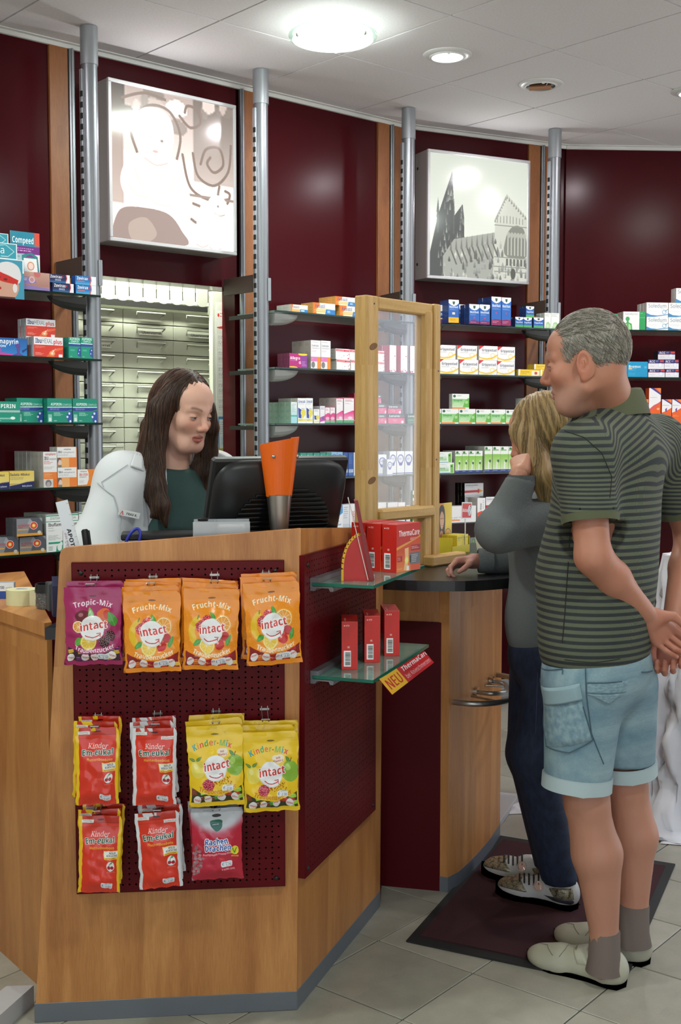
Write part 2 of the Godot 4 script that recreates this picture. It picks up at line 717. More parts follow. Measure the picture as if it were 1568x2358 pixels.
	# rows of dashes that read as small print
	func lines(x0: float,y0: float,x1: float,y1: float,rows: int,c: Color,rng: RandomNumberGenerator) -> void:
		var step := (y1 - y0)/rows
		for r in rows:
			var x := x0
			var end := lerpf(x0,x1,rng.randf_range(0.55,1.0))
			while x < end:
				var l := rng.randf_range(0.04,0.14)*(x1 - x0)
				rect(x,y0 + r*step,minf(x + l,end),y0 + r*step + maxf(step*0.42,1.0),c)
				x += l + 0.03*(x1 - x0)

	func barcode(x0: float,y0: float,x1: float,y1: float,across: bool,rng: RandomNumberGenerator) -> void:
		rect(x0,y0,x1,y1,Color.WHITE)
		var p := 0.12
		while p < 0.88:
			var l := rng.randf_range(0.012,0.04)
			if across:
				rect(lerpf(x0,x1,p),lerpf(y0,y1,0.1),lerpf(x0,x1,p + l),lerpf(y0,y1,0.8),Color(0.05,0.05,0.05))
			else:
				rect(lerpf(x0,x1,0.2),lerpf(y0,y1,p),lerpf(x0,x1,0.9),lerpf(y0,y1,p + l),Color(0.05,0.05,0.05))
			p += l + rng.randf_range(0.012,0.035)

	# a line of commands with places in percent of the picture: R rect, G gradient, E ellipse, P polygon, T text, B bold text, U text upward, L small print, C barcode
	func spec(s: String,rng: RandomNumberGenerator) -> void:
		for cmd in s.split(";",false):
			var q := cmd.strip_edges().split(" ",false)
			var num := []
			for i in range(1,q.size()):
				num.append(q[i].to_float())
			var sx := w/100.0
			var sy := h/100.0
			match q[0]:
				"R": rect(num[0]*sx,num[1]*sy,num[2]*sx,num[3]*sy,Color(q[5]))
				"G": grad(num[0]*sx,num[1]*sy,num[2]*sx,num[3]*sy,Color(q[5]),Color(q[6]))
				"E": ell(num[0]*sx,num[1]*sy,num[2]*sx,num[3]*sy,Color(q[5]))
				"P":
					var p := PackedVector2Array()
					for i in range(2,q.size()):
						var e := q[i].split(",")
						p.append(Vector2(e[0].to_float()*sx,e[1].to_float()*sy))
					poly(p,Color(q[1]))
				"T","B": fit(q[6].replace("_"," "),num[0]*sx,num[1]*sx,num[2]*sy,num[3]*sy,Color(q[5]),"r" if q[0] == "T" else "b")
				"U": text(q[5].replace("_"," "),Vector2(num[0]*sx,num[1]*sy),num[2]*sx,Color(q[4]),"b",1.0,-PI/2)
				"L": lines(num[0]*sx,num[1]*sy,num[2]*sx,num[3]*sy,int(num[4]),Color(q[6]),rng)
				"C": barcode(num[0]*sx,num[1]*sy,num[2]*sx,num[3]*sy,num[4] > 0,rng)

# kinds of carton: key | look | picture size | side colour | print
const CARTONS := """
zd|navy cream carton with a white end|152x58|20285a|R 0 0 100 100 1d2452;G 0 62 84 100 1d2452 2f86c4;P d8484f 80,0 86,0 90,40 84,100 76,100 84,45;P eceef5 84,0 100,0 100,100 80,100 87,45;B 8 62 46 46 ffffff Zovirax;B 30 58 76 28 d9dcf0 DUO;E 66 30 3 9 c23a55
zb|bright blue cream carton with a white end|152x58|1c4f96|R 0 0 100 100 1f6fb5;G 0 55 74 100 1f74bd 57b7e0;P e05a50 70,0 76,0 80,40 74,100 66,100 74,45;P eef0f6 75,0 100,0 100,100 71,100 78,45;B 8 60 46 46 ffffff Zovirax;R 10 58 44 66 e0705c;E 62 30 3 9 c23a55
th|blue and magenta headache tablet carton|220x92|2a4a86|G 0 0 100 100 1d5fa8 2f86cf;B 3 78 34 36 ffffff Thomapyrin;B 3 48 54 18 ffffff TENSION;B 3 46 80 27 c44aa8 DUO;P d63f98 0,86 40,84 62,92 64,100 0,100;E 76 44 7 13 5b4a96;P 5b4a96 72,54 82,54 80,82 92,100 60,100 74,84;P 123f7c 86,70 100,52 100,62 88,82
ib|white and red painkiller carton with bold lettering|200x118|b9b9be|R 0 0 100 100 f0f0f3;R 0 40 100 100 dd3f2e;P ee6a3a 40,100 62,62 100,48 100,58 66,74 70,100;E 62 80 10 12 f4a06a;E 62 80 4 6 ffe9d0;B 5 27 32 32 2c3f70 Ibu;T 27 64 32 32 6a7486 HEXAL;B 66 96 34 30 cc2f2c plus;P f3f3f3 62,68 90,48 72,62 74,52 66,74;R 84 84 97 100 f1f1f4;L 5 46 40 58 3 f0a99a;L 5 78 36 92 3 f3c0b4
as|narrow teal tablet carton with a blue profile|84x132|0f7a68|R 0 0 100 100 17987c;P ffffff 0,28 100,30 100,33 0,32;R 0 33 100 44 2b4a9e;B 10 92 15 16 e9f5f0 ASPIRIN;B 20 84 25 11 e9f5f0 COMPLEX;E 92 70 22 22 3457a4;E 90 60 4 3 dfe9ff;E 82 76 4 3 dfe9ff;R 14 58 50 66 4ab49c;L 14 90 40 96 1 c8e8dc
ap|large teal tablet carton with a white tablet|180x140|0f7a68|R 0 0 100 100 1b957c;R 0 42 100 52 a9c4bf;B 2 84 32 26 ffffff ASPIRIN;G 20 74 70 84 1b957c c7e6dc;E 72 79 9 7 f2f8f5;L 2 90 36 96 1 bfe0d4
ac|teal effervescent carton with a blue head profile|180x156|0e7663|R 0 0 100 100 129078;P ffffff 0,36 100,34 100,37 0,39;R 0 39 100 52 2d3f9a;P 129078 78,52 100,44 100,52;B 14 58 30 15 f2faf6 ASPIRIN;T 59 98 30 11 d7ece4 COMPLEX;L 12 42 74 50 2 b9bce8;L 26 58 66 74 4 c6ebdd;R 4 66 18 96 8cc9b8;R 6 80 16 94 d9efe8;P 2f55a4 100,50 86,54 78,66 74,80 80,84 80,94 92,100 100,100;E 88 62 4 5 e4ecff;E 80 76 4 5 e4ecff;E 92 94 4 5 e4ecff;L 26 91 44 97 1 d8efe6
ub|yellow and navy tablet carton|170x124|c2a44a|G 0 0 100 70 e8c95a e9d887;P 20275a 0,82 40,72 70,62 100,60 100,100 0,100;P c9b98a 0,78 40,70 70,60 100,54 100,60 70,64 40,74 0,84;B 2 40 28 22 3a4056 Ibubeta;B 44 82 27 18 3a4056 400akut;L 3 36 60 52 3 8a8468;B 50 90 90 14 e8e8f0 beta_pharm
ir|tall white syrup carton with an orange base|110x210|b5b3ae|R 0 0 100 100 efefee;B 14 92 10 9 b44a50 ratiopharm;B 6 40 23 13 505058 IBU;T 42 96 23 8 606066 ratiopharm;L 6 26 70 36 3 c8605c;L 6 42 90 50 3 b0b0b0;R 0 57 100 76 f08434;L 6 60 70 73 5 f8c9a0;R 0 76 70 100 d8d4d0;E 36 88 22 10 807c7c;E 36 91 14 7 b7b0ac;R 70 76 100 100 f07318
iq|white and orange pain tablet carton with a small portrait|150x134|b9b7b2|R 0 0 100 100 f0f0ef;R 0 52 100 100 f1863a;B 34 70 15 10 7a6668 ratiopharm;B 4 26 30 14 50505a IBU;T 28 96 30 10 70707a ratiopharm;L 4 36 80 48 3 b8b8bc;R 22 54 60 100 f3b471;E 10 66 10 14 6a5a58;E 14 78 9 16 e2d2c6;R 4 88 22 100 7a8078;P f1863a 60,54 100,54 100,100 60,100;R 96 0 100 52 f08434
il|orange and white lysine tablet carton|172x112|c0702c|R 0 0 100 100 f08a2a;P f1f0ee 0,0 44,0 50,22 50,60 42,90 0,92;B 12 42 16 11 8a7a7a ratiopharm;B 8 46 38 19 cc4a4a IBU-LYSIN;T 8 40 48 10 505058 ratiopharm;L 8 66 40 84 3 b8b4b0;E 76 34 9 18 d9661c;E 76 36 7 14 f08a2a;R 4 92 100 95 e56a18
nu|grey painkiller carton with an orange sun|176x112|55565c|R 0 0 100 100 8d9096;P 5c6068 50,0 100,0 100,84 42,84 56,30;P a9abb0 52,0 62,20 50,50 42,30;P 9aa0a8 86,0 100,0 100,24;R 0 84 100 100 e0a040;P d8a45c 4,56 46,58 44,66 4,66;B 6 52 46 17 c8404a NUROFEN;E 66 42 15 22 e8e6e4;E 66 42 13 19 e0301c;E 66 42 9 13 f28a1c;E 66 42 5 8 f8e6a8;E 87 82 7 10 d8d0c0;L 6 50 24 56 1 4a4a50
zz|tall white and green fever syrup carton|118x232|a9b0a8|R 0 0 100 100 f0f2f0;R 0 2 100 5 3fa084;R 0 18 100 20 3fa084;T 24 84 14 9 5a7a70 ZENTIVA;B 14 92 32 12 3c4048 Ibuflam;L 14 36 50 39 1 9aa09c;L 14 42 60 46 2 b0b4b2;L 14 56 92 70 5 9aa09c;R 14 74 100 79 2f9f7c;P 2f9f7c 58,100 62,86 80,76 100,70 100,100;E 80 88 14 10 eef4f0;E 90 80 8 6 eef4f0;L 14 86 44 98 3 6a706c
fs|small white and orange gel carton|128x50|c9c6be|R 0 0 100 100 f0ae66;R 8 0 100 60 f6e6d2;P f07a28 0,0 14,0 6,100 0,100;R 55 58 100 100 2a7cc2;B 8 50 50 46 4a5a8a Fenistil;R 60 66 80 86 bcd8ee
fm|orange and white gel carton with a blue corner|166x66|d0a05a|R 0 0 100 100 f5d7ad;P ee7422 0,0 40,0 14,60 16,100 0,100;R 6 60 56 66 f3ae5e;R 4 74 56 80 f0a04e;G 30 0 100 44 f6e8d4 f2f0f0;P 2a7cc2 58,52 100,56 100,100 54,100;B 10 54 46 44 46568c Fenistil;B 64 78 82 26 d8e8f4 GEL
al|magenta allergy tablet carton|136x104|6e2248|R 0 0 100 100 b5247a;P 8a3a96 60,0 100,0 100,100 70,100;E 76 6 26 9 f0d03a;E 20 97 26 8 f0d03a;B 5 60 42 26 ffffff Allegra;L 6 46 50 54 2 e8b0d0;B 52 66 72 26 f6d8ec 6;L 70 54 96 90 4 d8a0d0
ce|tall white and pink allergy syrup carton|92x220|a8a29c|R 0 0 100 100 f1f0f1;L 14 6 90 10 1 a8a0a8;B 10 80 22 9 606068 Cetirizin;T 10 90 30 7 808088 ratiopharm;L 10 36 60 42 2 d8a0b0;R 0 58 66 74 e07ab8;R 66 58 100 100 f08c2c;R 0 74 66 100 e8e4e2;E 24 86 18 11 807c80;L 6 64 40 67 1 f6c8e0
wr|flat white carton with a red band and small dots|130x96|b5b0a8|R 0 0 100 100 f2f0ee;P d8404e 3,6 70,10 70,28 3,24;B 8 66 22 14 f6e4e6 Calcium;R 70 10 100 28 e06a88;E 60 66 4 5 d0b8c0;E 44 84 3 4 c8c0d8;E 92 90 5 6 cc3a5a;E 86 60 3 4 d45a78;E 96 50 3 4 cc3a5a
rs|white carton with a red side and scattered dots|70x250|c8365a|R 0 0 100 100 f1eef0;E 54 12 26 6 d8d0d8;E 54 12 22 5 f1eef0;E 80 40 10 2 cc3a5a;E 40 50 5 1 cc3a5a;R 0 92 14 100 c8365a;E 30 95 10 3 c8365a;E 70 92 8 2 c8365a;E 88 97 12 3 c8365a;E 50 88 5 1 c8365a
td|pale nasal drop carton fading to teal|60x200|8fae9c|G 0 0 100 100 f1f4f2 9fd6d8;L 16 8 84 50 8 9ab8b8;R 0 62 100 68 3fae9c;R 0 68 100 100 a8dce4
lv|white allergy spray carton with blue and yellow print|84x232|b4b4ae|R 0 0 100 100 f2f3f2;B 8 90 19 15 3a55a0 Livocab;L 8 23 80 26 1 98a0b0;P 2f4aa4 6,38 46,46 44,80 10,78;E 66 58 30 14 e8dc5a;P e8dc5a 46,60 86,64 70,78 50,80;L 46 40 92 44 2 405080;R 6 82 94 92 ece48a;L 10 84 80 91 2 b0a858
ls|small white eye drop carton with blue and yellow print|60x136|c8c8c2|R 0 0 100 100 f0f1f0;L 12 8 90 18 2 8090b0;P 2f4aa4 10,44 56,48 50,74 14,72;E 66 58 26 16 e8dc5a;R 8 82 92 92 ece48a
lp|white and violet nasal spray carton|50x160|c0b8c0|R 0 0 100 100 f1eef2;L 12 8 90 24 3 8a7aa8;P c65aa4 0,66 100,54 100,84 0,92;E 60 70 24 9 7a5aa8;R 0 92 100 100 f1eef2
pk|small pink and white nasal spray carton with a green base|50x160|d8a0b4|R 0 0 100 100 f3ecf0;R 0 0 100 5 d03a70;L 12 12 90 26 3 d890a8;P e0488c 0,48 60,36 100,40 100,82 0,82;E 50 70 40 10 f0b8d0;G 0 82 100 100 9ac8a8 3f9a68
pt|tall pink and white nasal spray carton with a green base|70x250|b8aca8|R 0 0 100 100 f3f0f2;R 0 0 100 4 c8305c;L 14 8 90 18 3 a8606c;L 14 22 70 27 2 c8a0a8;G 0 50 100 84 e22f80 f3b0cc;P f3f0f2 0,40 100,40 100,48 0,64;E 62 78 22 5 f8e0ec;G 0 86 100 100 9ab89a 2f8a5a
dr|dark red carton|70x250|8a1c34|R 0 0 100 100 a81f3c;L 14 10 90 24 3 d89098;R 0 88 100 92 d8a0a4
lo|pink allergy tablet carton with a dark green band|128x98|b84a74|R 0 0 100 100 e0487e;R 0 0 100 44 2f4a44;B 6 70 33 28 ffffff Lorano;T 70 96 33 24 e87a98 Pro;L 30 60 66 78 2 f4b8cc;R 80 70 94 96 f2dce4
lg|dark green allergy tablet carton|112x98|2c4a40|R 0 0 100 100 4a7a66;R 0 0 100 44 2f5a4a;B 6 84 34 28 f0f4f0 Lorano;E 76 66 14 14 d8dcc8;L 10 58 54 70 2 c0d8cc;R 80 74 94 96 d8e4dc
te|teal and white eye gel carton|60x200|1f7a6a|R 0 0 100 100 2a9280;R 0 26 100 100 f0f2f2;B 8 92 20 16 d8f0e8 Nasen;L 10 36 90 54 3 7ab0a8;R 10 62 90 84 4aa898
ey|white and orange eye drop carton with a blue eye|60x240|b8c8d8|R 0 0 100 100 f2f3f4;R 0 0 100 26 8ab8dc;E 50 16 34 6 2a5a9c;E 50 16 14 4 f2f3f4;R 0 40 100 62 f0a878;L 10 46 90 58 2 f8e0d0;R 0 70 100 92 f08a58;G 0 92 100 100 4a90d0 8ac0e8
bl|dark blue spray carton|56x240|1c3a78|R 0 0 100 100 23509a;L 16 10 90 50 8 4a78c0;R 8 70 92 84 b8c8dc;L 14 72 80 82 2 5a78a8;R 8 88 92 92 4a78c0
wb|white spray carton with a light blue splash|60x240|b8c4d0|R 0 0 100 100 f2f4f6;B 8 92 22 14 5a7ab0 Nasic;P 3a9ad8 0,100 40,74 100,66 100,100;P a8d8f0 0,84 60,64 100,58 100,66 40,76
oc|white nasal spray carton with a blue ring|72x228|a8b4c8|R 0 0 100 100 f2f4f8;E 50 34 42 20 3a55b4;E 50 34 32 15 e4e8f4;L 26 30 74 38 2 5a68a0;P 3a55b4 22,50 78,50 66,62 34,62;R 0 92 100 97 5a74c0
wp|plain white carton|60x160|c8c4be|R 0 0 100 100 f2f1ef;L 10 12 90 30 3 b8b4b0;L 10 60 80 80 3 d0ccc8
gn|tall green and white herbal carton|60x230|4a8a4a|R 0 0 100 100 2f8a44;G 0 30 100 70 4aa85a bfe0b0;L 12 8 90 20 2 d8f0d8;E 50 52 36 12 8ac858;R 0 88 100 100 1f6a38
wn|white nasal spray carton with a blue top|96x184|b0c0cc|R 0 0 100 100 f2f4f6;P 3f9ad4 0,0 100,0 100,20 50,34 0,24;L 10 44 70 60 3 a0a8b0;B 8 80 74 12 4a7ab0 Nasal;P 8ad0ec 0,100 50,86 100,92 100,100
gy|white and grey spray carton|60x210|b4b4b8|R 0 0 100 100 e6e8ec;L 16 10 84 60 6 b0b4c0;R 0 78 100 100 d0d4dc
na|white nose spray carton with red upright lettering|78x214|c0c4cc|R 0 0 100 100 f1f1f3;U 56 64 40 d0405c nasic;L 70 20 90 60 6 c8c8d0;G 0 80 100 100 f1f1f3 6ab4d8;R 36 66 58 70 d0405c
gr|green and red herbal carton|60x250|6a9a50|R 0 0 100 100 f0efe8;R 0 12 100 22 5a5a54;R 0 30 100 50 d86a4a;G 0 54 100 90 7ab850 4a9a3c
vw|wide white and blue cold medicine carton|160x140|a8acb8|R 0 0 100 100 24509e;P f3f4f6 0,0 100,0 100,14 70,34 50,38 30,34 0,14;P 2f5a4a 44,12 56,12 55,24 50,30 45,24;B 40 92 58 22 f2f4fa MediNait;R 50 70 80 76 f0c8a0;P 7a2a5e 0,88 100,80 100,100 0,100
vy|tall blue cold medicine carton with a yellow label|78x190|1c3468|R 0 0 100 100 2a62b4;P f3f4f6 0,0 100,0 100,14 74,24 50,27 26,24 0,14;P 2f5a4a 38,8 62,8 59,18 50,22 41,18;B 8 92 36 13 f2f4fa MediNait;L 12 40 88 46 2 9ab8e0;R 36 54 62 64 e8dcc0;R 0 76 100 100 e8b41c;L 14 82 86 94 3 a8842a
vm|blue and plum cold medicine carton|78x162|1c3468|R 0 0 100 100 2866b8;P f3f4f6 0,0 100,0 100,16 74,28 50,31 26,28 0,16;P 2f5a4a 38,8 62,8 59,20 50,24 41,20;B 8 92 45 14 f2f4fa MediNait;L 12 50 88 58 2 9ab8e0;E 50 68 10 4 b0487c;P 7a2a62 0,86 40,80 100,84 100,100 0,100;L 14 89 84 96 1 c890b8
vt|tallest blue and plum cold medicine carton|78x226|1c3468|R 0 0 100 100 2868bc;P f3f4f6 0,0 100,0 100,12 74,20 50,23 26,20 0,12;P 2f5a4a 38,6 62,6 59,14 50,18 41,14;B 8 92 36 13 f2f4fa MediNait;L 12 40 88 46 2 9ab8e0;P b0487c 40,54 60,54 50,62;P 8a2458 0,82 50,78 100,80 100,100 0,100;L 14 85 84 94 2 d0a0c0
vs|small blue, white and green ointment carton|66x84|1c3468|R 0 0 100 100 2460b0;P f3f4f6 0,0 100,0 100,16 74,30 50,34 26,30 0,16;P 2f5a4a 38,8 62,8 59,22 50,28 41,22;B 8 92 58 20 f2f4fa VapoRub;G 0 74 100 100 3f9a8a 6ac050
wg|white carton with pale green leaves|60x142|b8beb4|R 0 0 100 100 f0f2ee;L 10 8 90 26 3 a8b0a8;P a8d498 10,100 30,62 60,56 90,72 84,100;E 50 82 24 12 c8e4b8
gp|white flu capsule carton with a red corner and yellow swoosh|150x114|c4c0ba|R 0 0 100 100 f4f3f4;P d8323c 0,0 28,0 0,30;B 16 94 38 23 5a5e6a Grippostad;L 16 46 60 56 3 b8bcc0;E 74 66 13 15 f0dc8a;E 74 66 10 11 f4f3f4;P f0c83a 0,70 10,80 40,86 70,80 100,56 100,68 72,92 38,96 0,86;P f4e8b8 0,82 40,96 70,90 100,66 100,72 70,96 30,100 0,94
yl|flat yellow ointment carton|152x50|b89a2c|R 0 0 100 100 f0cc2c;P f4f0dc 0,0 10,0 6,100 0,100;B 12 52 48 32 b89020 Bepanthen;L 12 58 50 80 2 b89020;P f4ecd0 62,20 94,16 94,90 60,96;E 80 55 7 22 c8503c
sp|white and green herbal sinus carton|128x116|b4b8b0|R 0 0 100 100 f2f4f0;E 14 16 8 9 2f6a5a;L 28 10 74 20 2 a0b0a4;G 0 34 100 86 8acc7a c8e8b8;B 8 60 50 18 3a8a4a Sinupret;L 12 62 50 74 3 d8ecd0;P 6ab84a 62,90 74,50 92,28 100,30 100,90;E 84 56 9 10 a8d890;R 0 88 78 100 f0a060
sq|flat white and green herbal carton|128x80|b0b4ac|R 0 0 100 100 eef0ea;E 12 30 6 12 3a7a5a;E 70 30 6 12 3a7a5a;P 8acc6a 10,60 30,52 30,90 6,90;P 8acc6a 66,60 86,52 86,90 62,90;L 36 50 60 80 3 b0c4b0
gb|flat white and green ointment carton|140x84|b4b8b0|R 0 0 100 100 f1f4f1;G 0 30 70 80 f1f4f1 9ad090;E 10 22 7 12 2f5a5a;L 22 14 66 26 2 a8b4ac;B 4 50 62 22 5a9a60 Gelenk;P 7ac04a 78,20 94,10 96,96 80,96;E 86 34 5 9 2f6a3a;G 0 88 78 100 c8e0e0 8ab8d0
gt|small white and green throat spray carton|58x200|b0b4aa|R 0 0 100 100 f1f4ee;E 30 8 18 5 3a7a3a;G 0 12 70 16 5aa04a 8ac07a;G 0 24 100 86 8ac84a c8e49a;P f1f4ee 40,86 44,56 66,40 76,52 56,62 54,86;E 62 56 14 6 4a6a4a;R 0 88 100 100 2a3f86;L 10 91 86 97 1 a0acd8
gu|tall white and green throat spray carton|62x226|b0b4aa|R 0 0 100 100 f1f4ee;E 24 8 16 5 3a7a3a;G 0 12 74 17 6ab05a a8d098;G 0 30 100 86 8ac84a cfe8a8;P f1f4ee 44,86 48,60 70,46 80,56 60,66 58,86;E 70 56 14 6 4a6a4a;R 0 88 100 100 2a3f86;L 10 91 86 97 1 a0acd8
ww|wide white carton|220x110|c4c0ba|R 0 0 100 100 efeeec;B 4 40 60 24 5a5a60 Cystinol;L 4 66 80 84 2 c4c0bc;R 30 80 60 90 f0a070
db|white throat lozenge carton with a red arrow|140x96|141214|R 0 0 100 100 eceaea;B 6 80 22 15 7a7880 Dobendan;L 6 28 70 34 1 b0acb0;P c8343a 0,60 70,56 70,46 96,64 70,82 70,74 0,78;P f0a030 72,44 98,64 72,82 80,64
dt|tall white carton with a red base|70x230|c0bab4|R 0 0 100 100 f0efee;U 52 52 26 5a5a60 Silomat;L 66 10 90 50 5 c8c4c4;R 0 54 100 100 f0eceb;P ea4a2c 0,64 50,56 100,60 100,100 0,100;L 14 76 80 90 3 f8b8a0
ge|white capsule carton with a green torso and a green end|152x124|b0a89c|R 0 0 72 100 f0f1ee;R 72 0 100 100 2fa05c;L 74 8 98 14 1 a8dcb8;R 72 32 100 34 8ad0a0;T 8 64 18 13 a0a4a4 GeloMyrtol;E 20 40 9 12 4aa860;P 4aa860 16,50 24,50 26,60 38,66 42,100 4,100 6,66 16,60;P a8dc98 8,74 18,64 18,98 6,98;P a8dc98 24,64 34,74 36,98 24,98
so|white capsule carton with a blue wave|152x100|b8b4ae|R 0 0 100 100 f1f2f3;T 8 92 36 36 7a8a90 Soledum;L 66 42 90 48 1 a0b0b4;P 3f8ec4 0,72 20,86 50,90 100,80 100,84 50,96 30,100 0,100;L 4 58 70 66 2 d8dcdc;E 82 66 10 16 9ac0d8;E 82 66 7 11 f1f2f3;P 6a9ab8 84,60 98,44 99,48 86,64
br|cyan cough powder carton|150x124|1a7aa8|R 0 0 100 100 1c98c8;B 4 66 40 22 f4fafc Bromuc;R 4 42 22 50 f0c890;L 26 43 56 48 1 b8e0f0;L 4 54 46 58 1 9ad4ea;L 4 72 50 92 4 4ab4da;E 88 36 7 8 4ab4da;L 4 4 20 8 1 b8e0f0
ak|navy and white cough tablet carton|130x74|1c1a20|R 0 0 100 100 eceaf0;R 0 0 100 40 2a2a6c;B 8 44 34 34 f2f2f8 ACC;L 48 12 74 32 2 c0c0dc;R 74 8 98 28 d8483c;R 0 40 100 44 e8a0a0;E 76 60 14 22 d4dce8;E 76 60 11 17 eef2f8;L 8 66 50 76 1 c0bcc8
ot|tall orange and white spray carton|90x280|c04a1c|R 0 0 100 100 f0641c;P f3f1f2 0,0 40,0 100,20 100,38 40,48 0,60;P 3a3f96 10,0 40,0 100,16 100,20;P f0884a 60,0 100,0 100,14;P e05a6a 0,60 60,46 100,36 100,40 50,54 0,68;L 8 26 92 28 1 808090;E 78 58 12 3 f6b088
oh|orange and white spray carton with a violet drop|78x210|c04a1c|R 0 0 100 100 f0641c;P f3f1f2 0,0 40,0 100,22 100,34 40,48 0,54;P 3a3f96 10,0 36,0 100,18 100,22;P f0884a 56,0 100,0 100,14;P 7a4a9c 34,40 54,34 50,50 38,52;L 8 24 92 27 1 808090;L 14 64 80 70 2 f8b088
wd|white carton turned edge on|110x140|c8c6c2|R 0 0 100 100 eeeeec;L 10 14 80 30 3 b4b4b4;R 0 90 100 96 c8d49a
tx|red heat wrap carton|124x168|d02a20|R 0 0 100 100 c9261d;B 10 96 26 17 ffffff ThermaCare;B 56 94 36 8 f4d0c8 WÄRMEUMSCHLAG;P e8a03a 0,48 40,40 76,34 100,26 100,30 60,40 0,54;P d84a1c 0,54 60,40 100,30 100,100 0,100;G 0 56 58 100 d8501c f08a3c;P f2c08a 34,52 50,50 50,74 44,98 30,96 36,74;E 42 76 8 8 f0e060;E 42 76 5 5 f6f0a0;R 4 66 24 78 b81c20;L 6 69 22 76 2 f4c0b0;R 60 46 100 58 a81c28;L 62 49 96 56 2 f0d0c8;R 54 62 100 86 6a6a70;L 62 66 96 84 5 d0d0d4;R 55 68 60 82 141418;R 42 88 52 98 f4f2f4;L 4 92 28 95 1 f4c8b0
ta|white anti-clotting tablet carton with a blue base|150x118|a8acb4|R 0 0 100 100 e9ecf0;B 10 56 38 24 4a5a6c ASS_100;T 62 94 38 16 6a7a8c mg_HEXAL;R 0 52 100 100 1f4a9c;E 6 58 5 6 6aa0e0;L 4 40 30 46 1 9aa4b0
yv|yellow vitamin carton with a violet hand|84x112|c8b42c|R 0 0 100 100 ecd83a;B 10 90 20 13 8a8a3a Vigantol;L 10 26 80 34 2 b0a030;P 9a3a94 10,70 90,62 90,96 10,96;P e8dcf0 44,84 36,52 42,52 50,72 56,50 62,52 58,84;R 0 96 100 100 f0e8c0
vc|small grey carton with a green emblem|66x84|6a706c|R 0 0 100 100 8a908a;E 50 44 26 28 5a7a4a;E 50 44 16 18 8aa86a;R 0 84 100 100 a8aca8
"""

var rng := RandomNumberGenerator.new()
var carton_look := {}      # key -> look
var carton_uv := {}        # key -> [front rect, side rect] in 0..1
var carton_mat: StandardMaterial3D

func print_cartons() -> void:
	var atlas := Image.create(2048,1400,false,Image.FORMAT_RGBA8)
	atlas.fill(Color(0.8,0.8,0.8))
	var px := 0
	var py := 0
	var row := 0
	for line in CARTONS.split("\n",false):
		var q := line.split("|")
		var sz := q[2].split("x")
		var w := int(sz[0])
		var h := int(sz[1])
		var sw := 40
		if px + w + sw + 8 > 2048:
			px = 0
			py += row + 2
			row = 0
		row = maxi(row,h)
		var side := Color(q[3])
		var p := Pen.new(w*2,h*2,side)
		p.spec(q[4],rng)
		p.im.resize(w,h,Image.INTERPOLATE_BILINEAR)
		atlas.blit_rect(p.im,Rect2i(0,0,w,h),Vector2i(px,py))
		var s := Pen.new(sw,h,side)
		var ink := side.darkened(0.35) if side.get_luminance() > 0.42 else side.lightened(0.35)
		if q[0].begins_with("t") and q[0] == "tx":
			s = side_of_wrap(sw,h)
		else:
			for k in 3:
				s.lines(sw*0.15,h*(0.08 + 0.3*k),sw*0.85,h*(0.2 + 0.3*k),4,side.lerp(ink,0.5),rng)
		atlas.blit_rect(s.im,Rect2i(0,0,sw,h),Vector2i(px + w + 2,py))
		carton_look[q[0]] = q[1]
		var k := Vector2(1.0/2048.0,1.0/1400.0)
		carton_uv[q[0]] = [Rect2((Vector2(px,py) + Vector2(1,1))*k,Vector2(w - 2,h - 2)*k),Rect2((Vector2(px + w + 2,py) + Vector2(1,1))*k,Vector2(sw - 2,h - 2)*k)]
		px += w + sw + 4
	carton_mat = StandardMaterial3D.new()
	carton_mat.resource_name = "printed_card"
	carton_mat.albedo_texture = ImageTexture.create_from_image(atlas)
	carton_mat.roughness = 0.42
	if py + row > 1400:
		push_error("carton sheet too small: %d" % (py + row))

func side_of_wrap(w: int,h: int) -> Pen:
	var p := Pen.new(w*2,h*2,Color("d1281f"))
	p.rect(0,0,w*2,3,Color("f0c8c0"))
	p.rect(w*0.3,h*0.16,w*0.5,h*0.2,Color("f4e0dc"))
	p.rect(w*0.6,h*0.15,w*0.95,h*0.21,Color("f4e0dc"))
	p.rect(w*0.68,h*0.165,w*0.87,h*0.195,Color("d1281f"))
	p.lines(w*0.72,h*0.32,w*0.98,h*0.8,14,Color("b03a34"),rng)
	p.rect(w*0.72,h*1.02,w*1.0,h*1.1,Color("e0a8a0"))
	p.barcode(w*0.3,h*1.2,w*1.15,h*1.86,false,rng)
	p.rect(w*1.5,h*0.5,w*1.53,h*0.7,Color("b81f1a"))
	p.rect(w*1.62,h*0.78,w*1.65,h*2.0,Color("b81f1a"))
	p.im.resize(w,h,Image.INTERPOLATE_BILINEAR)
	return p

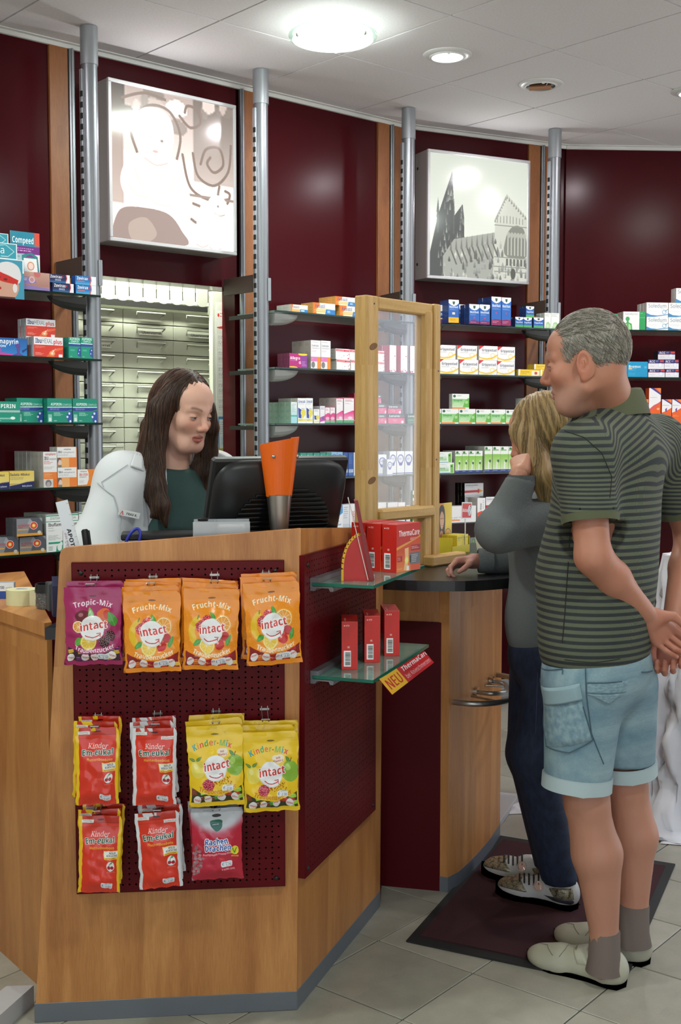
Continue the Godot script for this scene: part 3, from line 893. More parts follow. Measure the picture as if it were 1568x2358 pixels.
var carton_meshes := {}
func carton_mesh(key: String,w: float,h: float,d: float) -> ArrayMesh:
	var id := "%s %.3f %.3f %.3f" % [key,w,h,d]
	if carton_meshes.has(id):
		return carton_meshes[id]
	var b := MB.new()
	var f: Rect2 = carton_uv[key][0]
	var s: Rect2 = carton_uv[key][1]
	var t := Rect2(s.position + Vector2(0,s.size.y*0.02),Vector2(s.size.x,s.size.y*0.3))
	var hw := w/2.0
	# front at z = 0, back at z = -d, base at y = 0
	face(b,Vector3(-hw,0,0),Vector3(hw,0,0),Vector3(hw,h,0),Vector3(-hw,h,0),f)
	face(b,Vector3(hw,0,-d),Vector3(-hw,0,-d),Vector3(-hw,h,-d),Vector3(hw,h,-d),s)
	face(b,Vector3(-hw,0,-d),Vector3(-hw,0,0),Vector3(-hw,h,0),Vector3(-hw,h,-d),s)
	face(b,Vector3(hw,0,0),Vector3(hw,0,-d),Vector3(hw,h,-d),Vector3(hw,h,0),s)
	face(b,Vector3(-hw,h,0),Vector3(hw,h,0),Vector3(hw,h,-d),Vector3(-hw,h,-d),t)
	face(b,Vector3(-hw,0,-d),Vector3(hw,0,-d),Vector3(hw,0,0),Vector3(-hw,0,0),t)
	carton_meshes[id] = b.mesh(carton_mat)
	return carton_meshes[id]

func face(b: MB,p0: Vector3,p1: Vector3,p2: Vector3,p3: Vector3,r: Rect2) -> void:
	var e := r.end
	b.quad(p0,p1,p2,p3,Vector2(r.position.x,e.y),e,Vector2(e.x,r.position.y),r.position)

# ---------------------------------------------------------------- prints that are drawn one by one
func outlined(p: Pen,s: String,at: Vector2,em: float,c: Color,edge: Color,r: float,sx := 1.0,turn := 0.0,kind := "b",slant := 0.0) -> void:
	for k in 8:
		p.text(s,at + Vector2.from_angle(TAU*k/8.0)*r,em,edge,kind,sx,turn,slant)
	p.text(s,at,em,c,kind,sx,turn,slant)

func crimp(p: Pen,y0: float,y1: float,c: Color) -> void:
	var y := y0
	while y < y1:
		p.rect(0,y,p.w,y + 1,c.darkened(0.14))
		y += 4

func sticker(p: Pen,x: float,y: float,price: String,turn := 0.0) -> void:
	p.poly(Transform2D(turn,Vector2(x,y))*PackedVector2Array([Vector2(5,0),Vector2(64,0),Vector2(69,7),Vector2(69,26),Vector2(64,34),Vector2(5,34),Vector2(0,26),Vector2(0,7)]),Color("e6e8ee"))
	var tf := Transform2D(turn,Vector2(x,y))
	p.text("€",tf*Vector2(6,24),22,Color("5a6070"),"r",1.0,turn)
	p.text(price,tf*Vector2(30,30),19,Color("4a5060"),"r",0.9,turn)
	p.rect(x + 24,y + 6,x + 60,y + 9,Color("9aa0aa"))

func smile(p: Pen,c: Vector2,k: float) -> void:
	p.ell(c.x,c.y,73*k,73*k,Color("d9d9dc"))
	p.ell(c.x,c.y,70*k,70*k,Color("eceaea"))
	outlined(p,"intact",c + Vector2(-72,16)*k,62*k,Color("cf2f2a"),Color("f4f0f0"),4*k,0.93,-0.12)
	var pts := []
	for i in 9:
		var a := lerpf(2.45,0.62,i/8.0)
		pts.append(c + Vector2(cos(a)*52,sin(a)*40 + 14)*k)
	p.stroke(p.curve(pts,false),2.6*k,Color("c02a2c"))
	var e: Vector2 = pts[8]
	p.stroke(PackedVector2Array([e + Vector2(-18,-4)*k,e + Vector2(4,-8)*k,e + Vector2(2,14)*k]),2.2*k,Color("c02a2c"))

func leaf(p: Pen,a: Vector2,b: Vector2,wid: float,c: Color) -> void:
	var s := (b - a).orthogonal().normalized()*wid
	p.blob([a,a.lerp(b,0.3) + s,a.lerp(b,0.75) + s*0.7,b,a.lerp(b,0.75) - s*0.7,a.lerp(b,0.3) - s],c)
	p.stroke(PackedVector2Array([a,b]),1.0,c.lightened(0.25))

func citrus(p: Pen,c: Vector2,r: float,rind: Color,flesh: Color) -> void:
	p.ell(c.x,c.y,r,r,rind)
	p.ell(c.x,c.y,r*0.9,r*0.9,Color("f6e8c4"))
	p.ell(c.x,c.y,r*0.83,r*0.83,flesh)
	for k in 10:
		var d := Vector2.from_angle(TAU*k/10.0 + 0.2)
		p.stroke(PackedVector2Array([c,c + d*r*0.82]),1.1,Color("f6e0b0"))

func berry(p: Pen,c: Vector2,r: float,a: Color,b: Color) -> void:
	p.ell(c.x,c.y,r,r,a)
	for k in 26:
		var q := c + Vector2.from_angle(k*2.4)*r*sqrt(k/26.0)*0.95
		p.ell(q.x,q.y,r*0.2,r*0.2,b if k % 3 else a.darkened(0.25))
		p.ell(q.x - r*0.05,q.y - r*0.06,r*0.06,r*0.06,Color("f0c8c0"))

func window_of_sweets(p: Pen,back: Color,tints: Array,base: Color,seed_: int) -> void:
	# the clear lower pane of a bag, seen with what is inside
	var r := RandomNumberGenerator.new()
	r.seed = seed_
	p.rect(14,330,p.w - 10,428,back)
	for k in 26:
		var q := Vector2(r.randf_range(20,p.w - 20),r.randf_range(345,424))
		var c: Color = tints[r.randi() % tints.size()]
		p.poly(PackedVector2Array([q + Vector2(-18,-9),q + Vector2(14,-12),q + Vector2(19,8),q + Vector2(-12,12)]),c)
		p.stroke(PackedVector2Array([q + Vector2(-10,-8),q + Vector2(8,-9)]),1.5,c.lightened(0.5))
	for k in 4:
		var q := Vector2(40 + k*76 + r.randf_range(-16,16),r.randf_range(392,412))
		p.ell(q.x,q.y,23,23,Color("e8e4e2"))
		p.text("intact",q + Vector2(-19,3),16,Color("c83a34"),"b",0.85,r.randf_range(-0.4,0.3))
	# the printed film above it ends in a bow
	for x in p.w:
		var u := (x - p.w*0.5)/(p.w*0.5)
		var y := 390.0 - 56.0*u*u
		p.rect(x,318,x + 1,y,base)
	p.rect(0,428,p.w,p.h,base)
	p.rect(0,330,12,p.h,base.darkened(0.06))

func bag_fruit(name_: String,base: Color,ink: Color,tropic: bool,seed_: int) -> Pen:
	var p := Pen.new(336,454,base)
	if tropic:
		window_of_sweets(p,Color("3a2028"),[Color("6a2a6c"),Color("8a3a9c"),Color("4a2030"),Color("caa030")],base,seed_)
	else:
		window_of_sweets(p,Color("8a2420"),[Color("c8281e"),Color("e06a1a"),Color("b01c24"),Color("e8b040")],base,seed_)
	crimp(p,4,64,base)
	if not tropic:
		for k in 160:
			var q := Vector2(rng.randf_range(10,326),rng.randf_range(120,350))
			p.ell(q.x,q.y,4,4,base.lightened(0.12))
	p.ell(168,52,22,5,base.darkened(0.5))
	p.arc(name_,Vector2(168,395),292,0.0,44,ink,"b",false,0.98)
	if tropic:
		p.ell(108,170,44,38,Color("6a2630"))
		p.ell(98,158,14,11,Color("a86a70"))
		leaf(p,Vector2(162,190),Vector2(150,118),16,Color("5aa03c"))
		p.blob([Vector2(190,160),Vector2(226,124),Vector2(264,132),Vector2(270,180),Vector2(236,200)],Color("d8662a"))
		p.ell(250,158,20,26,Color("c83a24"))
		leaf(p,Vector2(300,226),Vector2(262,146),26,Color("4a9434"))
		citrus(p,Vector2(84,228),34,Color("f2dcb0"),Color("e08a20"))
		leaf(p,Vector2(100,292),Vector2(62,336),20,Color("5aa03c"))
		citrus(p,Vector2(142,316),48,Color("e8c83a"),Color("e8c030"))
		p.rect(90,262,200,268,base)
		berry(p,Vector2(272,284),30,Color("3a1a24"),Color("54262e"))
		berry(p,Vector2(236,318),32,Color("34161e"),Color("4c2028"))
	else:
		p.stroke(p.curve([Vector2(78,176),Vector2(54,206),Vector2(48,246),Vector2(66,290)],false),19,Color("e8bc2c"))
		p.stroke(p.curve([Vector2(84,168),Vector2(92,150)],false),4,Color("7a8a2c"))
		berry(p,Vector2(106,212),34,Color("c2202c"),Color("d4343a"))
		berry(p,Vector2(142,178),32,Color("c8242c"),Color("dc3a3e"))
		leaf(p,Vector2(186,180),Vector2(166,130),14,Color("4a9a34"))
		citrus(p,Vector2(236,200),54,Color("f0a83a"),Color("e8981e"))
		citrus(p,Vector2(146,316),48,Color("e8c83a"),Color("ecc434"))
		leaf(p,Vector2(106,286),Vector2(62,318),15,Color("4a9a34"))
		p.ell(256,266,26,26,Color("c01c20"))
		p.ell(224,310,30,28,Color("c8241e"))
		p.ell(214,300,7,7,Color("f0a8a0"))
		p.stroke(p.curve([Vector2(224,286),Vector2(240,262),Vector2(252,244)],false),1.6,Color("7a3a20"))
		leaf(p,Vector2(268,318),Vector2(292,254),13,Color("4a9a34"))
	smile(p,Vector2(166,238),1.0)
	p.arc("Traubenzucker",Vector2(168,96),286,PI - 0.03,36,ink,"b",true,0.98)
	sticker(p,196,388,"2.30",-0.06)
	return p

func bag_child(seed_: int) -> Pen:
	var base := Color("edc41e")
	var p := Pen.new(336,454,base)
	window_of_sweets(p,Color("3a3a20"),[Color("4a9a34"),Color("7a3a28"),Color("9ac83a"),Color("b83a24"),Color("e8c030")],base,seed_)
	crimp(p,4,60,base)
	p.ell(168,50,22,5,base.darkened(0.5))
	p.arc("Kinder-Mix",Vector2(160,380),268,-0.03,46,Color.WHITE,"b",false,0.95,[Color("2f9aa8"),Color("e08a2a"),Color("d8502a"),Color("2f9a5a"),Color("d8642a"),Color("8aa03a"),Color("c8402a"),Color("7ab04a"),Color("2f9aa8"),Color("d84a3a")])
	p.blob([Vector2(176,150),Vector2(192,130),Vector2(240,134),Vector2(246,160),Vector2(226,176),Vector2(206,172)],Color("ecdcc4"))
	p.text("mit",Vector2(198,152),16,Color("a83a44"))
	p.text("Vitamin C",Vector2(182,168),15,Color("a83a44"),"b",0.85)
	# plain fruit: a lemon, an apple, a raspberry
	p.blob([Vector2(14,230),Vector2(34,196),Vector2(76,196),Vector2(102,236),Vector2(84,282),Vector2(36,284)],Color("e8d45a"))
	p.ell(46,222,14,18,Color("f2e68c"))
	leaf(p,Vector2(44,196),Vector2(8,178),9,Color("6a8a3a"))
	leaf(p,Vector2(50,194),Vector2(84,170),9,Color("6a8a3a"))
	p.ell(286,226,54,60,Color("8ab43a"))
	p.ell(272,202,16,20,Color("b4d46a"))
	leaf(p,Vector2(280,172),Vector2(256,142),9,Color("5a8a34"))
	p.stroke(PackedVector2Array([Vector2(284,172),Vector2(292,150)]),2.5,Color("6a4a24"))
	berry(p,Vector2(120,330),34,Color("b8203a"),Color("cc3450"))
	for k in 40:
		p.ell(170 + rng.randf_range(-16,96),316 + rng.randf_range(-24,22),3,3,Color("a83a24"))
	smile(p,Vector2(166,238),1.0)
	p.arc("Traubenzucker",Vector2(168,96),286,PI - 0.03,36,Color("c87a1c"),"b",true,0.98)
	sticker(p,206,330,"2.30",0.1)
	return p

func bag_cough(edge: Color) -> Pen:
	var red := Color("d8341c")
	var p := Pen.new(252,444,red)
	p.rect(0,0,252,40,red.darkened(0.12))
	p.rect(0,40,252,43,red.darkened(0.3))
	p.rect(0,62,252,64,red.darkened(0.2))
	for k in 14:  # faint swirls of the print
		p.stroke(p.curve([Vector2(20 + k*17,400),Vector2(40 + k*15,430),Vector2(14 + k*17,444)],false),1.0,red.lightened(0.1))
	p.rect(0,0,20,444,edge)
	p.rect(234,0,252,444,edge)
	p.ell(126,24,20,5,Color("3a0c08"))
	p.rect(16,22,84,40,Color("e0dcd4"))
	p.lines(24,26,78,38,2,Color("8a8a86"),rng)
	if edge.b > 0.5:
		p.rect(166,48,240,66,Color("e6e0de"))
		p.text("Zuckerfrei",Vector2(172,63),15,Color("8a6a6a"),"r",0.95)
	p.text("Kinder",Vector2(68,118),40,Color("f6ece8"),"s",0.86,0.02,0.25)
	outlined(p,"Em-eukal",Vector2(36,160),46,Color("1f4a34"),Color("e4e4d8"),2.5,0.88,-0.03)
	p.text("Hustenbonbons",Vector2(64,188),21,Color("f0b83a"),"b",0.95,0.02)
	p.poly(PackedVector2Array([Vector2(150,200),Vector2(234,200),Vector2(234,250),Vector2(156,250)]),Color("f0c030"))
	p.poly(PackedVector2Array([Vector2(154,204),Vector2(234,204),Vector2(234,236),Vector2(158,238)]),Color("e8e6de"))
	p.text("WILD",Vector2(184,219),16,Color("5a5058"),"b",0.95)
	p.text("KIRSCHE",Vector2(170,234),16,Color("5a5058"),"b",0.95)
	p.text("mit 8 Vitaminen",Vector2(164,247),10,Color("8a5a20"),"b",0.8)
	p.ell(196,288,25,28,Color("e8e4e4"))
	p.ell(186,296,10,10,Color("b02430"))
	p.ell(206,297,10,10,Color("a81c2a"))
	p.stroke(p.curve([Vector2(187,288),Vector2(194,272),Vector2(208,266)],false),1.5,Color("3a6a34"))
	leaf(p,Vector2(194,273),Vector2(212,262),5,Color("4a8a3a"))
	p.rect(170,320,222,324,red.lightened(0.25))
	sticker(p,140,380,"1.65",0.08)
	return p

func bag_throat() -> Pen:
	var p := Pen.new(300,426,Color("b82238"))
	for y in 230:
		var k := y/230.0
		for x in range(0,300,2):
			var d := Vector2(x - 150,y + 40).length()
			var t := smoothstep(150.0,215.0,d)
			p.rect(x,y,x + 2,y + 1,Color("b9bbc0").lerp(Color("b82238"),t))
	p.rect(0,0,300,26,Color("a9abb0"))
	crimp(p,2,24,Color("a9abb0"))
	p.ell(150,44,26,10,Color("2a2a2c"))
	p.blob([Vector2(112,78),Vector2(150,70),Vector2(184,78),Vector2(178,116),Vector2(150,138),Vector2(120,112)],Color("0f5a44"))
	p.rect(122,92,176,106,Color("1a4a40"))
	p.lines(126,95,172,104,1,Color("c0d0cc"),rng)
	outlined(p,"Rachen",Vector2(78,216),48,Color("2a4aa0"),Color("f0f0f6"),4,0.82,-0.03)
	outlined(p,"Drachen",Vector2(74,254),48,Color("2a4aa0"),Color("f0f0f6"),4,0.82,-0.03)
	p.text("Fruchtgummis Frosted Kirsche",Vector2(62,280),16,Color("f0d0d4"),"b",0.82,-0.05)
	p.ell(256,252,25,25,Color("e8d83a"))
	p.stroke(PackedVector2Array([Vector2(244,240),Vector2(256,268),Vector2(268,238)]),2.5,Color("2f8a34"))
	p.text("VEGAN",Vector2(232,290),13,Color("e8d83a"))
	p.ell(180,306,16,15,Color("c82a3a"))
	sticker(p,172,314,"1.75",-0.03)
	p.text("& EXTRA COOL",Vector2(176,366),13,Color("f0d0d4"),"b",0.9)
	for k in 60:  # sugared gums behind the clear corner
		var q := Vector2(rng.randf_range(0,70),rng.randf_range(220,390))
		if q.x < 66 - absf(q.y - 300)*0.3:
			p.ell(q.x,q.y,9,7,Color("8a5a60").lightened(rng.randf_range(0,0.3)))
	crimp(p,402,424,Color("a81e34"))
	return p

func soft(im: Image,k: int) -> void:
	var s := im.get_size()
	im.resize(s.x/k,s.y/k,Image.INTERPOLATE_BILINEAR)
	im.resize(s.x,s.y,Image.INTERPOLATE_CUBIC)

func picture_child() -> Image:
	# an overexposed sepia photograph: a small child in a hood and a soft toy before a wrought-iron gate
	var p := Pen.new(460,470,Color("efe6e2"))
	p.grad(0,0,460,200,Color("a39690"),Color("d9cfca"))
	p.grad(300,0,460,260,Color("6a625c"),Color("b5aaa4"))
	p.grad(0,0,50,120,Color("4e4a46"),Color("8a807a"))
	p.grad(0,120,40,360,Color("94867f"),Color("b9aba4"))
	for k in 14:
		p.ell(rng.randf_range(40,440),rng.randf_range(0,100),rng.randf_range(12,40),rng.randf_range(10,30),Color("cfc3bd").lerp(Color("6e6660"),rng.randf()))
	p.ell(240,40,40,26,Color("f4efec"))
	soft(p.im,6)
	var iron := Color("75655c")
	var arcs := [[Vector2(92,200),Vector2(70,120),Vector2(130,50),Vector2(210,52),Vector2(252,120),Vector2(238,200)],[Vector2(40,40),Vector2(120,12),Vector2(200,20)],[Vector2(250,60),Vector2(290,90),Vector2(330,70),Vector2(316,30),Vector2(280,24),Vector2(270,48)],[Vector2(330,200),Vector2(352,150),Vector2(404,140),Vector2(420,190),Vector2(384,220),Vector2(356,196),Vector2(370,172)],[Vector2(300,170),Vector2(320,240),Vector2(384,262),Vector2(440,210),Vector2(452,120)],[Vector2(260,180),Vector2(290,280),Vector2(370,312),Vector2(440,300)],[Vector2(404,262),Vector2(400,300),Vector2(432,316),Vector2(446,284),Vector2(426,274)],[Vector2(300,330),Vector2(344,346),Vector2(322,390),Vector2(290,380)]]
	for a in arcs:
		p.stroke(p.curve(a,false),4.5,iron)
	p.rect(250,300,460,308,Color("8a7a72"))
	p.rect(0,400,460,470,Color("f3ecea"))
	# child
	p.blob([Vector2(30,290),Vector2(60,220),Vector2(130,190),Vector2(210,200),Vector2(270,270),Vector2(288,330),Vector2(240,360),Vector2(130,372),Vector2(60,350)],Color("faf6f4"))
	p.blob([Vector2(84,120),Vector2(104,66),Vector2(160,50),Vector2(214,74),Vector2(228,140),Vector2(206,200),Vector2(150,216),Vector2(104,190)],Color("fffefc"))
	p.blob([Vector2(120,130),Vector2(156,112),Vector2(200,128),Vector2(206,170),Vector2(176,206),Vector2(140,198)],Color("fbf2ee"))
	for q in [Vector2(140,140),Vector2(182,150)]:
		p.ell(q.x,q.y,8,5,Color("8f8680"))
		p.ell(q.x + 1,q.y,4,4,Color("3e3a38"))
		p.stroke(PackedVector2Array([q + Vector2(-11,-10),q + Vector2(10,-10)]),1.6,Color("cfc2bc"))
	p.ell(160,168,7,4,Color("eaddd6"))
	p.ell(158,186,11,4,Color("b79c94"))
	p.stroke(p.curve([Vector2(120,212),Vector2(160,228),Vector2(204,216)],false),2.5,Color("c6b6ae"))
	for a in [[Vector2(84,250),Vector2(110,300),Vector2(160,310)],[Vector2(230,250),Vector2(214,300),Vector2(180,316)],[Vector2(130,330),Vector2(170,350),Vector2(220,346)],[Vector2(56,300),Vector2(90,330),Vector2(130,332)]]:
		p.stroke(p.curve(a,false),2.5,Color("d8cac4"))
	p.blob([Vector2(110,290),Vector2(150,286),Vector2(196,300),Vector2(190,330),Vector2(140,336)],Color("fdf8f6"))
	p.blob([Vector2(0,440),Vector2(30,380),Vector2(100,366),Vector2(200,374),Vector2(252,420),Vector2(264,470),Vector2(0,470)],Color("8d7d78"))
	p.blob([Vector2(60,420),Vector2(120,396),Vector2(160,440),Vector2(130,470),Vector2(70,470)],Color("a3958c"))
	# soft toy
	p.blob([Vector2(312,430),Vector2(318,360),Vector2(350,330),Vector2(400,350),Vector2(436,410),Vector2(424,462),Vector2(330,466)],Color("f0e8e4"))
	p.ell(396,330,40,38,Color("faf5f2"))
	p.blob([Vector2(340,320),Vector2(320,360),Vector2(336,392),Vector2(360,360)],Color("f4ece8"))
	p.ell(398,328,4,4,Color("5a524e"))
	p.stroke(p.curve([Vector2(384,350),Vector2(404,358),Vector2(426,352)],false),1.8,Color("a8988f"))
	for q in [Vector2(334,450),Vector2(386,456)]:
		p.ell(q.x,q.y,26,17,Color("f6f0ec"))
		p.stroke(p.curve([q + Vector2(-24,8),q + Vector2(0,17),q + Vector2(24,8)],false),1.5,Color("b8a8a0"))
	soft(p.im,2)
	return p.im

func picture_church() -> Image:
	# black-and-white photograph of a gothic church, its towers leaning in from below
	var p := Pen.new(450,480,Color("f0f2ea"))
	p.grad(0,0,450,480,Color("d5d8d2"),Color("f6f6f0"))
	soft(p.im,4)
	var r := RandomNumberGenerator.new()
	r.seed = 5
	var dark := Color("4c4e50")
	for tower in [[100.0,66.0,48.0,30.0,340.0],[148.0,190.0,30.0,104.0,330.0]]:
		var tx: float = tower[0]
		var ty: float = tower[1]
		var hw: float = tower[2]
		var bx: float = tower[3] + 20.0
		p.poly(PackedVector2Array([Vector2(tx,ty),Vector2(tx + hw*0.22,240),Vector2(tx + hw*0.42,480),Vector2(bx - 70,480),Vector2(tx - hw*1.3,240)]),dark)
		for k in 50:
			var u := r.randf()
			var y := lerpf(ty + 20,470,u)
			var half := lerpf(4,hw,minf(u*1.7,1.0))
			var x := tx - half*0.35 + r.randf_range(-half,half*0.6)
			p.poly(PackedVector2Array([Vector2(x,y - 18),Vector2(x + 4,y + 8),Vector2(x - 4,y + 8)]),dark.lerp(Color("a9aaa8"),r.randf()))
		for k in 5:
			var y := 200.0 + k*20
			p.poly(PackedVector2Array([Vector2(tx - hw*1.3,y - 28),Vector2(tx - hw*1.2,y + 30),Vector2(tx - hw*1.45,y + 30)]),dark.lightened(0.1))
	# nave, gable with a rose of tracery
	p.poly(PackedVector2Array([Vector2(60,400),Vector2(110,330),Vector2(300,290),Vector2(320,480),Vector2(60,480)]),Color("a8a8a4"))
	p.poly(PackedVector2Array([Vector2(300,230),Vector2(352,130),Vector2(450,220),Vector2(450,480),Vector2(290,480)]),Color("d0cfc8"))
	for k in 130:
		var q := Vector2(r.randf_range(60,450),r.randf_range(300,480))
		if q.y > 400 - (q.x - 60)*0.4:
			var c := Color("5e5f5f").lerp(Color("dededa"),r.randf())
			p.poly(PackedVector2Array([q,q + Vector2(6,16),q + Vector2(-6,16)]),c)
			p.rect(q.x - 5,q.y + 16,q.x + 5,q.y + 16 + r.randf_range(4,20),c.darkened(0.1))
	for k in 9:
		var x := 96.0 + k*24
		p.stroke(PackedVector2Array([Vector2(x,372 - k*5),Vector2(x + 26,430 - k*5)]),3,Color("64645f"))
		p.poly(PackedVector2Array([Vector2(x,330 - k*5),Vector2(x + 5,376 - k*5),Vector2(x - 5,376 - k*5)]),Color("7c7c78"))
	for k in 9:
		var a := Vector2(300 + k*6,232 - k*11.5)
		p.poly(PackedVector2Array([a,a + Vector2(4,18),a + Vector2(-5,16)]),Color("8e8e88"))
		var b := Vector2(354 + k*11,134 + k*9.5)
		p.poly(PackedVector2Array([b,b + Vector2(5,16),b + Vector2(-4,18)]),Color("8e8e88"))
		p.rect(308 + k*15,226 - (8 - absf(k - 3.5)*2),311 + k*15,250,Color("84847e"))
	p.blob([Vector2(350,380),Vector2(350,310),Vector2(376,266),Vector2(410,256),Vector2(440,280),Vector2(448,380)],Color("85857f"))
	for k in 6:
		p.rect(358 + k*16,300,363 + k*16,378,Color("c9c8c2"))
		p.ell(364 + k*15,296,8,12,Color("b4b3ad"))
	for y in [258,386,424,444]:
		p.rect(296,y,450,y + 4,Color("93938d"))
	for k in 6:
		p.rect(352 + k*17,392,362 + k*17,420,Color("6c6c68"))
	p.ell(386,452,12,22,Color("54544f"))
	soft(p.im,2)
	return p.im

# small prints shared by signs and papers; place by name in one picture
var SHEET_UV := {}
var sheet_mat: StandardMaterial3D

func print_sheet() -> void:
	var at := Vector2i(0,0)
	var row := 0
	var atlas := Image.create(1280,1600,false,Image.FORMAT_RGBA8)
	atlas.fill(Color(0.85,0.85,0.85))
	var list := {}
	list["fruit"] = bag_fruit("Frucht-Mix",Color("ee8f1c"),Color("f6ead0"),false,4)
	list["tropic"] = bag_fruit("Tropic-Mix",Color("a3245c"),Color("f2dce6"),true,5)
	list["child"] = bag_child(6)
	list["cough_yellow"] = bag_cough(Color("ecc01e"))
	list["cough_white"] = bag_cough(Color("dcdcde"))
	list["throat"] = bag_throat()
	# sign under the lower glass shelf
	var p := Pen.new(300,96,Color("c41d22"))
	p.rect(0,0,106,96,Color("f0b81e"))
	p.fit("NEU",10,98,76,74,Color("c42a1a"),"r")
	p.fit("NEU",12,100,76,74,Color("c42a1a"),"r")
	p.text("ThermaCare",Vector2(122,40),34,Color("f4f0f0"),"b",0.92,0.0,0.15)
	p.fit("bei Knieschmerzen",118,292,80,34,Color("f0d8d8"),"r")
	list["new_sign"] = p
	p = Pen.new(260,196,Color("eceef0"))
	p.rect(14,14,246,182,Color("d4201e"))
	p.text("Aktion",Vector2(22,116),56,Color("f6f2f2"),"b",0.82)
	p.ell(200,98,42,62,Color("e4eef2"))
	for k in 9:
		var a := Vector2(200 + rng.randf_range(-26,26),60 + k*9)
		p.stroke(PackedVector2Array([a,a + Vector2(rng.randf_range(-14,14),rng.randf_range(14,34))]),3,Color("2a5a70"))
	p.stroke(p.curve([Vector2(206,52),Vector2(230,56),Vector2(222,84),Vector2(206,76)],false),3.5,Color("1c3a48"))
	p.rect(128,126,134,160,Color("6a1414"))
	list["offer_sign"] = p
	# back card of the vitamin display: a smiling woman with dark hair
	p = Pen.new(230,300,Color("e8c92c"))
	p.poly(PackedVector2Array([Vector2(0,0),Vector2(130,0),Vector2(60,300),Vector2(0,300)]),Color("d98f2c"))
	p.blob([Vector2(62,60),Vector2(92,14),Vector2(130,24),Vector2(146,90),Vector2(140,180),Vector2(120,230),Vector2(84,230),Vector2(60,150)],Color("2a1c18"))
	p.blob([Vector2(70,220),Vector2(90,170),Vector2(118,176),Vector2(140,240),Vector2(132,300),Vector2(40,300)],Color("c98f6c"))
	p.blob([Vector2(82,80),Vector2(104,50),Vector2(130,76),Vector2(128,128),Vector2(106,160),Vector2(86,132)],Color("d8a884"))
	p.ell(96,94,6,3,Color("3a2a24"))
	p.ell(118,94,6,3,Color("3a2a24"))
	p.ell(107,130,11,6,Color("b8484a"))
	p.rect(98,127,116,131,Color("f4f0ea"))
	p.stroke(PackedVector2Array([Vector2(56,280),Vector2(62,210),Vector2(64,170)]),6,Color("cf9a78"))
	p.stroke(PackedVector2Array([Vector2(64,280),Vector2(78,220),Vector2(88,178)]),6,Color("cf9a78"))
	p.ell(62,280,20,22,Color("cf9a78"))
	p.ell(180,200,44,42,Color("4a3a20"))
	p.ell(180,200,40,38,Color("e8b03a"))
	p.ell(180,222,34,14,Color("f0e8c8"))
	for k in 6:
		var d := Vector2.from_angle(k*TAU/6)
		p.stroke(PackedVector2Array([Vector2(180,200),Vector2(180,200) + d*34]),1.5,Color("a87a24"))
	list["display_card"] = p
	# eye mask board: a woman with a white cap and a red mask
	p = Pen.new(150,176,Color("3a93ae"))
	p.rect(0,0,150,5,Color("e8f0f2"))
	p.rect(143,0,150,60,Color("e8f0f2"))
	p.blob([Vector2(20,84),Vector2(28,34),Vector2(76,14),Vector2(124,32),Vector2(136,84),Vector2(110,110)],Color("d9d9da"))
	p.blob([Vector2(16,80),Vector2(54,66),Vector2(112,90),Vector2(126,130),Vector2(100,176),Vector2(52,176),Vector2(20,150)],Color("c89a84"))
	p.poly(PackedVector2Array([Vector2(10,62),Vector2(30,56),Vector2(124,92),Vector2(118,112),Vector2(60,104),Vector2(14,92)]),Color("c4221a"))
	p.ell(36,84,9,5,Color("701410"))
	p.ell(66,92,9,5,Color("701410"))
	p.ell(34,132,13,8,Color("b01c20"))
	p.ell(108,128,10,20,Color("dcd8d6"))
	p.rect(40,168,108,176,Color("3a2420"))
	list["mask_board"] = p
	p = Pen.new(168,84,Color("2f9aac"))
	p.rect(0,0,168,5,Color("e8f0f2"))
	p.rect(162,0,168,84,Color("e8f0f2"))
	p.rect(0,79,168,84,Color("e8f0f2"))
	p.text("anda",Vector2(4,56),50,Color("f0f6f8"),"r",0.9)
	p.stroke(PackedVector2Array([Vector2(70,16),Vector2(110,10),Vector2(152,42),Vector2(120,70),Vector2(84,70)]),1.6,Color("bfe0e6"))
	list["mask_strip"] = p
	p = Pen.new(150,190,Color(0.92,0.93,0.93))
	p.spec("R 0 0 100 32 1f8aa4;R 82 0 100 28 e0503c;R 0 30 100 46 7a2a86;B 6 80 24 17 f2f8fa Compeed;L 10 34 90 43 2 d8a8dc;R 0 46 40 100 b4d4dc;L 4 50 34 92 5 8ab0bc;P 2a8a8c 38,48 70,42 92,50 100,100 40,100;P eef0f0 44,54 88,54 94,100 46,100;P 7a3a8a 50,52 66,46 84,52;E 68 70 12 9 d88a6a;E 68 70 9 7 f0d8c8",rng)
	list["plaster_card"] = p
	p = Pen.new(160,78,Color("b88a7c"))
	p.spec("G 0 0 100 80 c49a8a a87a70;P 8a78b4 0,30 50,30 60,60 40,70 0,60;E 46 44 9 18 d8b8c0;E 46 44 6 12 c08a90;E 62 10 10 20 c86a6a;L 14 36 34 54 3 e8e0f0;P 8a78b4 0,70 100,86 100,100 0,100;L 2 82 20 90 1 d8a0d0",rng)
	list["lip_tray"] = p
	# ruler, badge, papers
	p = Pen.new(40,320,Color("dfe3ea"))
	p.text("APOTHEKENWERKSTATT",Vector2(14,76),17,Color("16181c"),"b",1.1,PI/2)
	p.text("das eigenständige Einrichtungssystem",Vector2(4,84),9,Color("8a5a68"),"r",1.25,PI/2)
	for k in 20:
		p.rect(36 if k % 2 else 32,10 + k*15,40,11 + k*15,Color("9aa0a8"))
	list["ruler"] = p
	p = Pen.new(150,40,Color("eef0ee"))
	p.text("A",Vector2(10,33),34,Color("d82a24"),"s",1.1)
	p.text("A",Vector2(11,33),34,Color("d82a24"),"s",1.1)
	p.text("FRAU K.",Vector2(54,29),20,Color("24262a"),"b",1.05)
	list["badge"] = p
	p = Pen.new(70,110,Color("25264a"))
	p.ell(36,58,17,34,Color("e2e2ea"))
	p.stroke(p.curve([Vector2(26,62),Vector2(36,56),Vector2(48,62)],false),2.0,Color("2a2c50"))
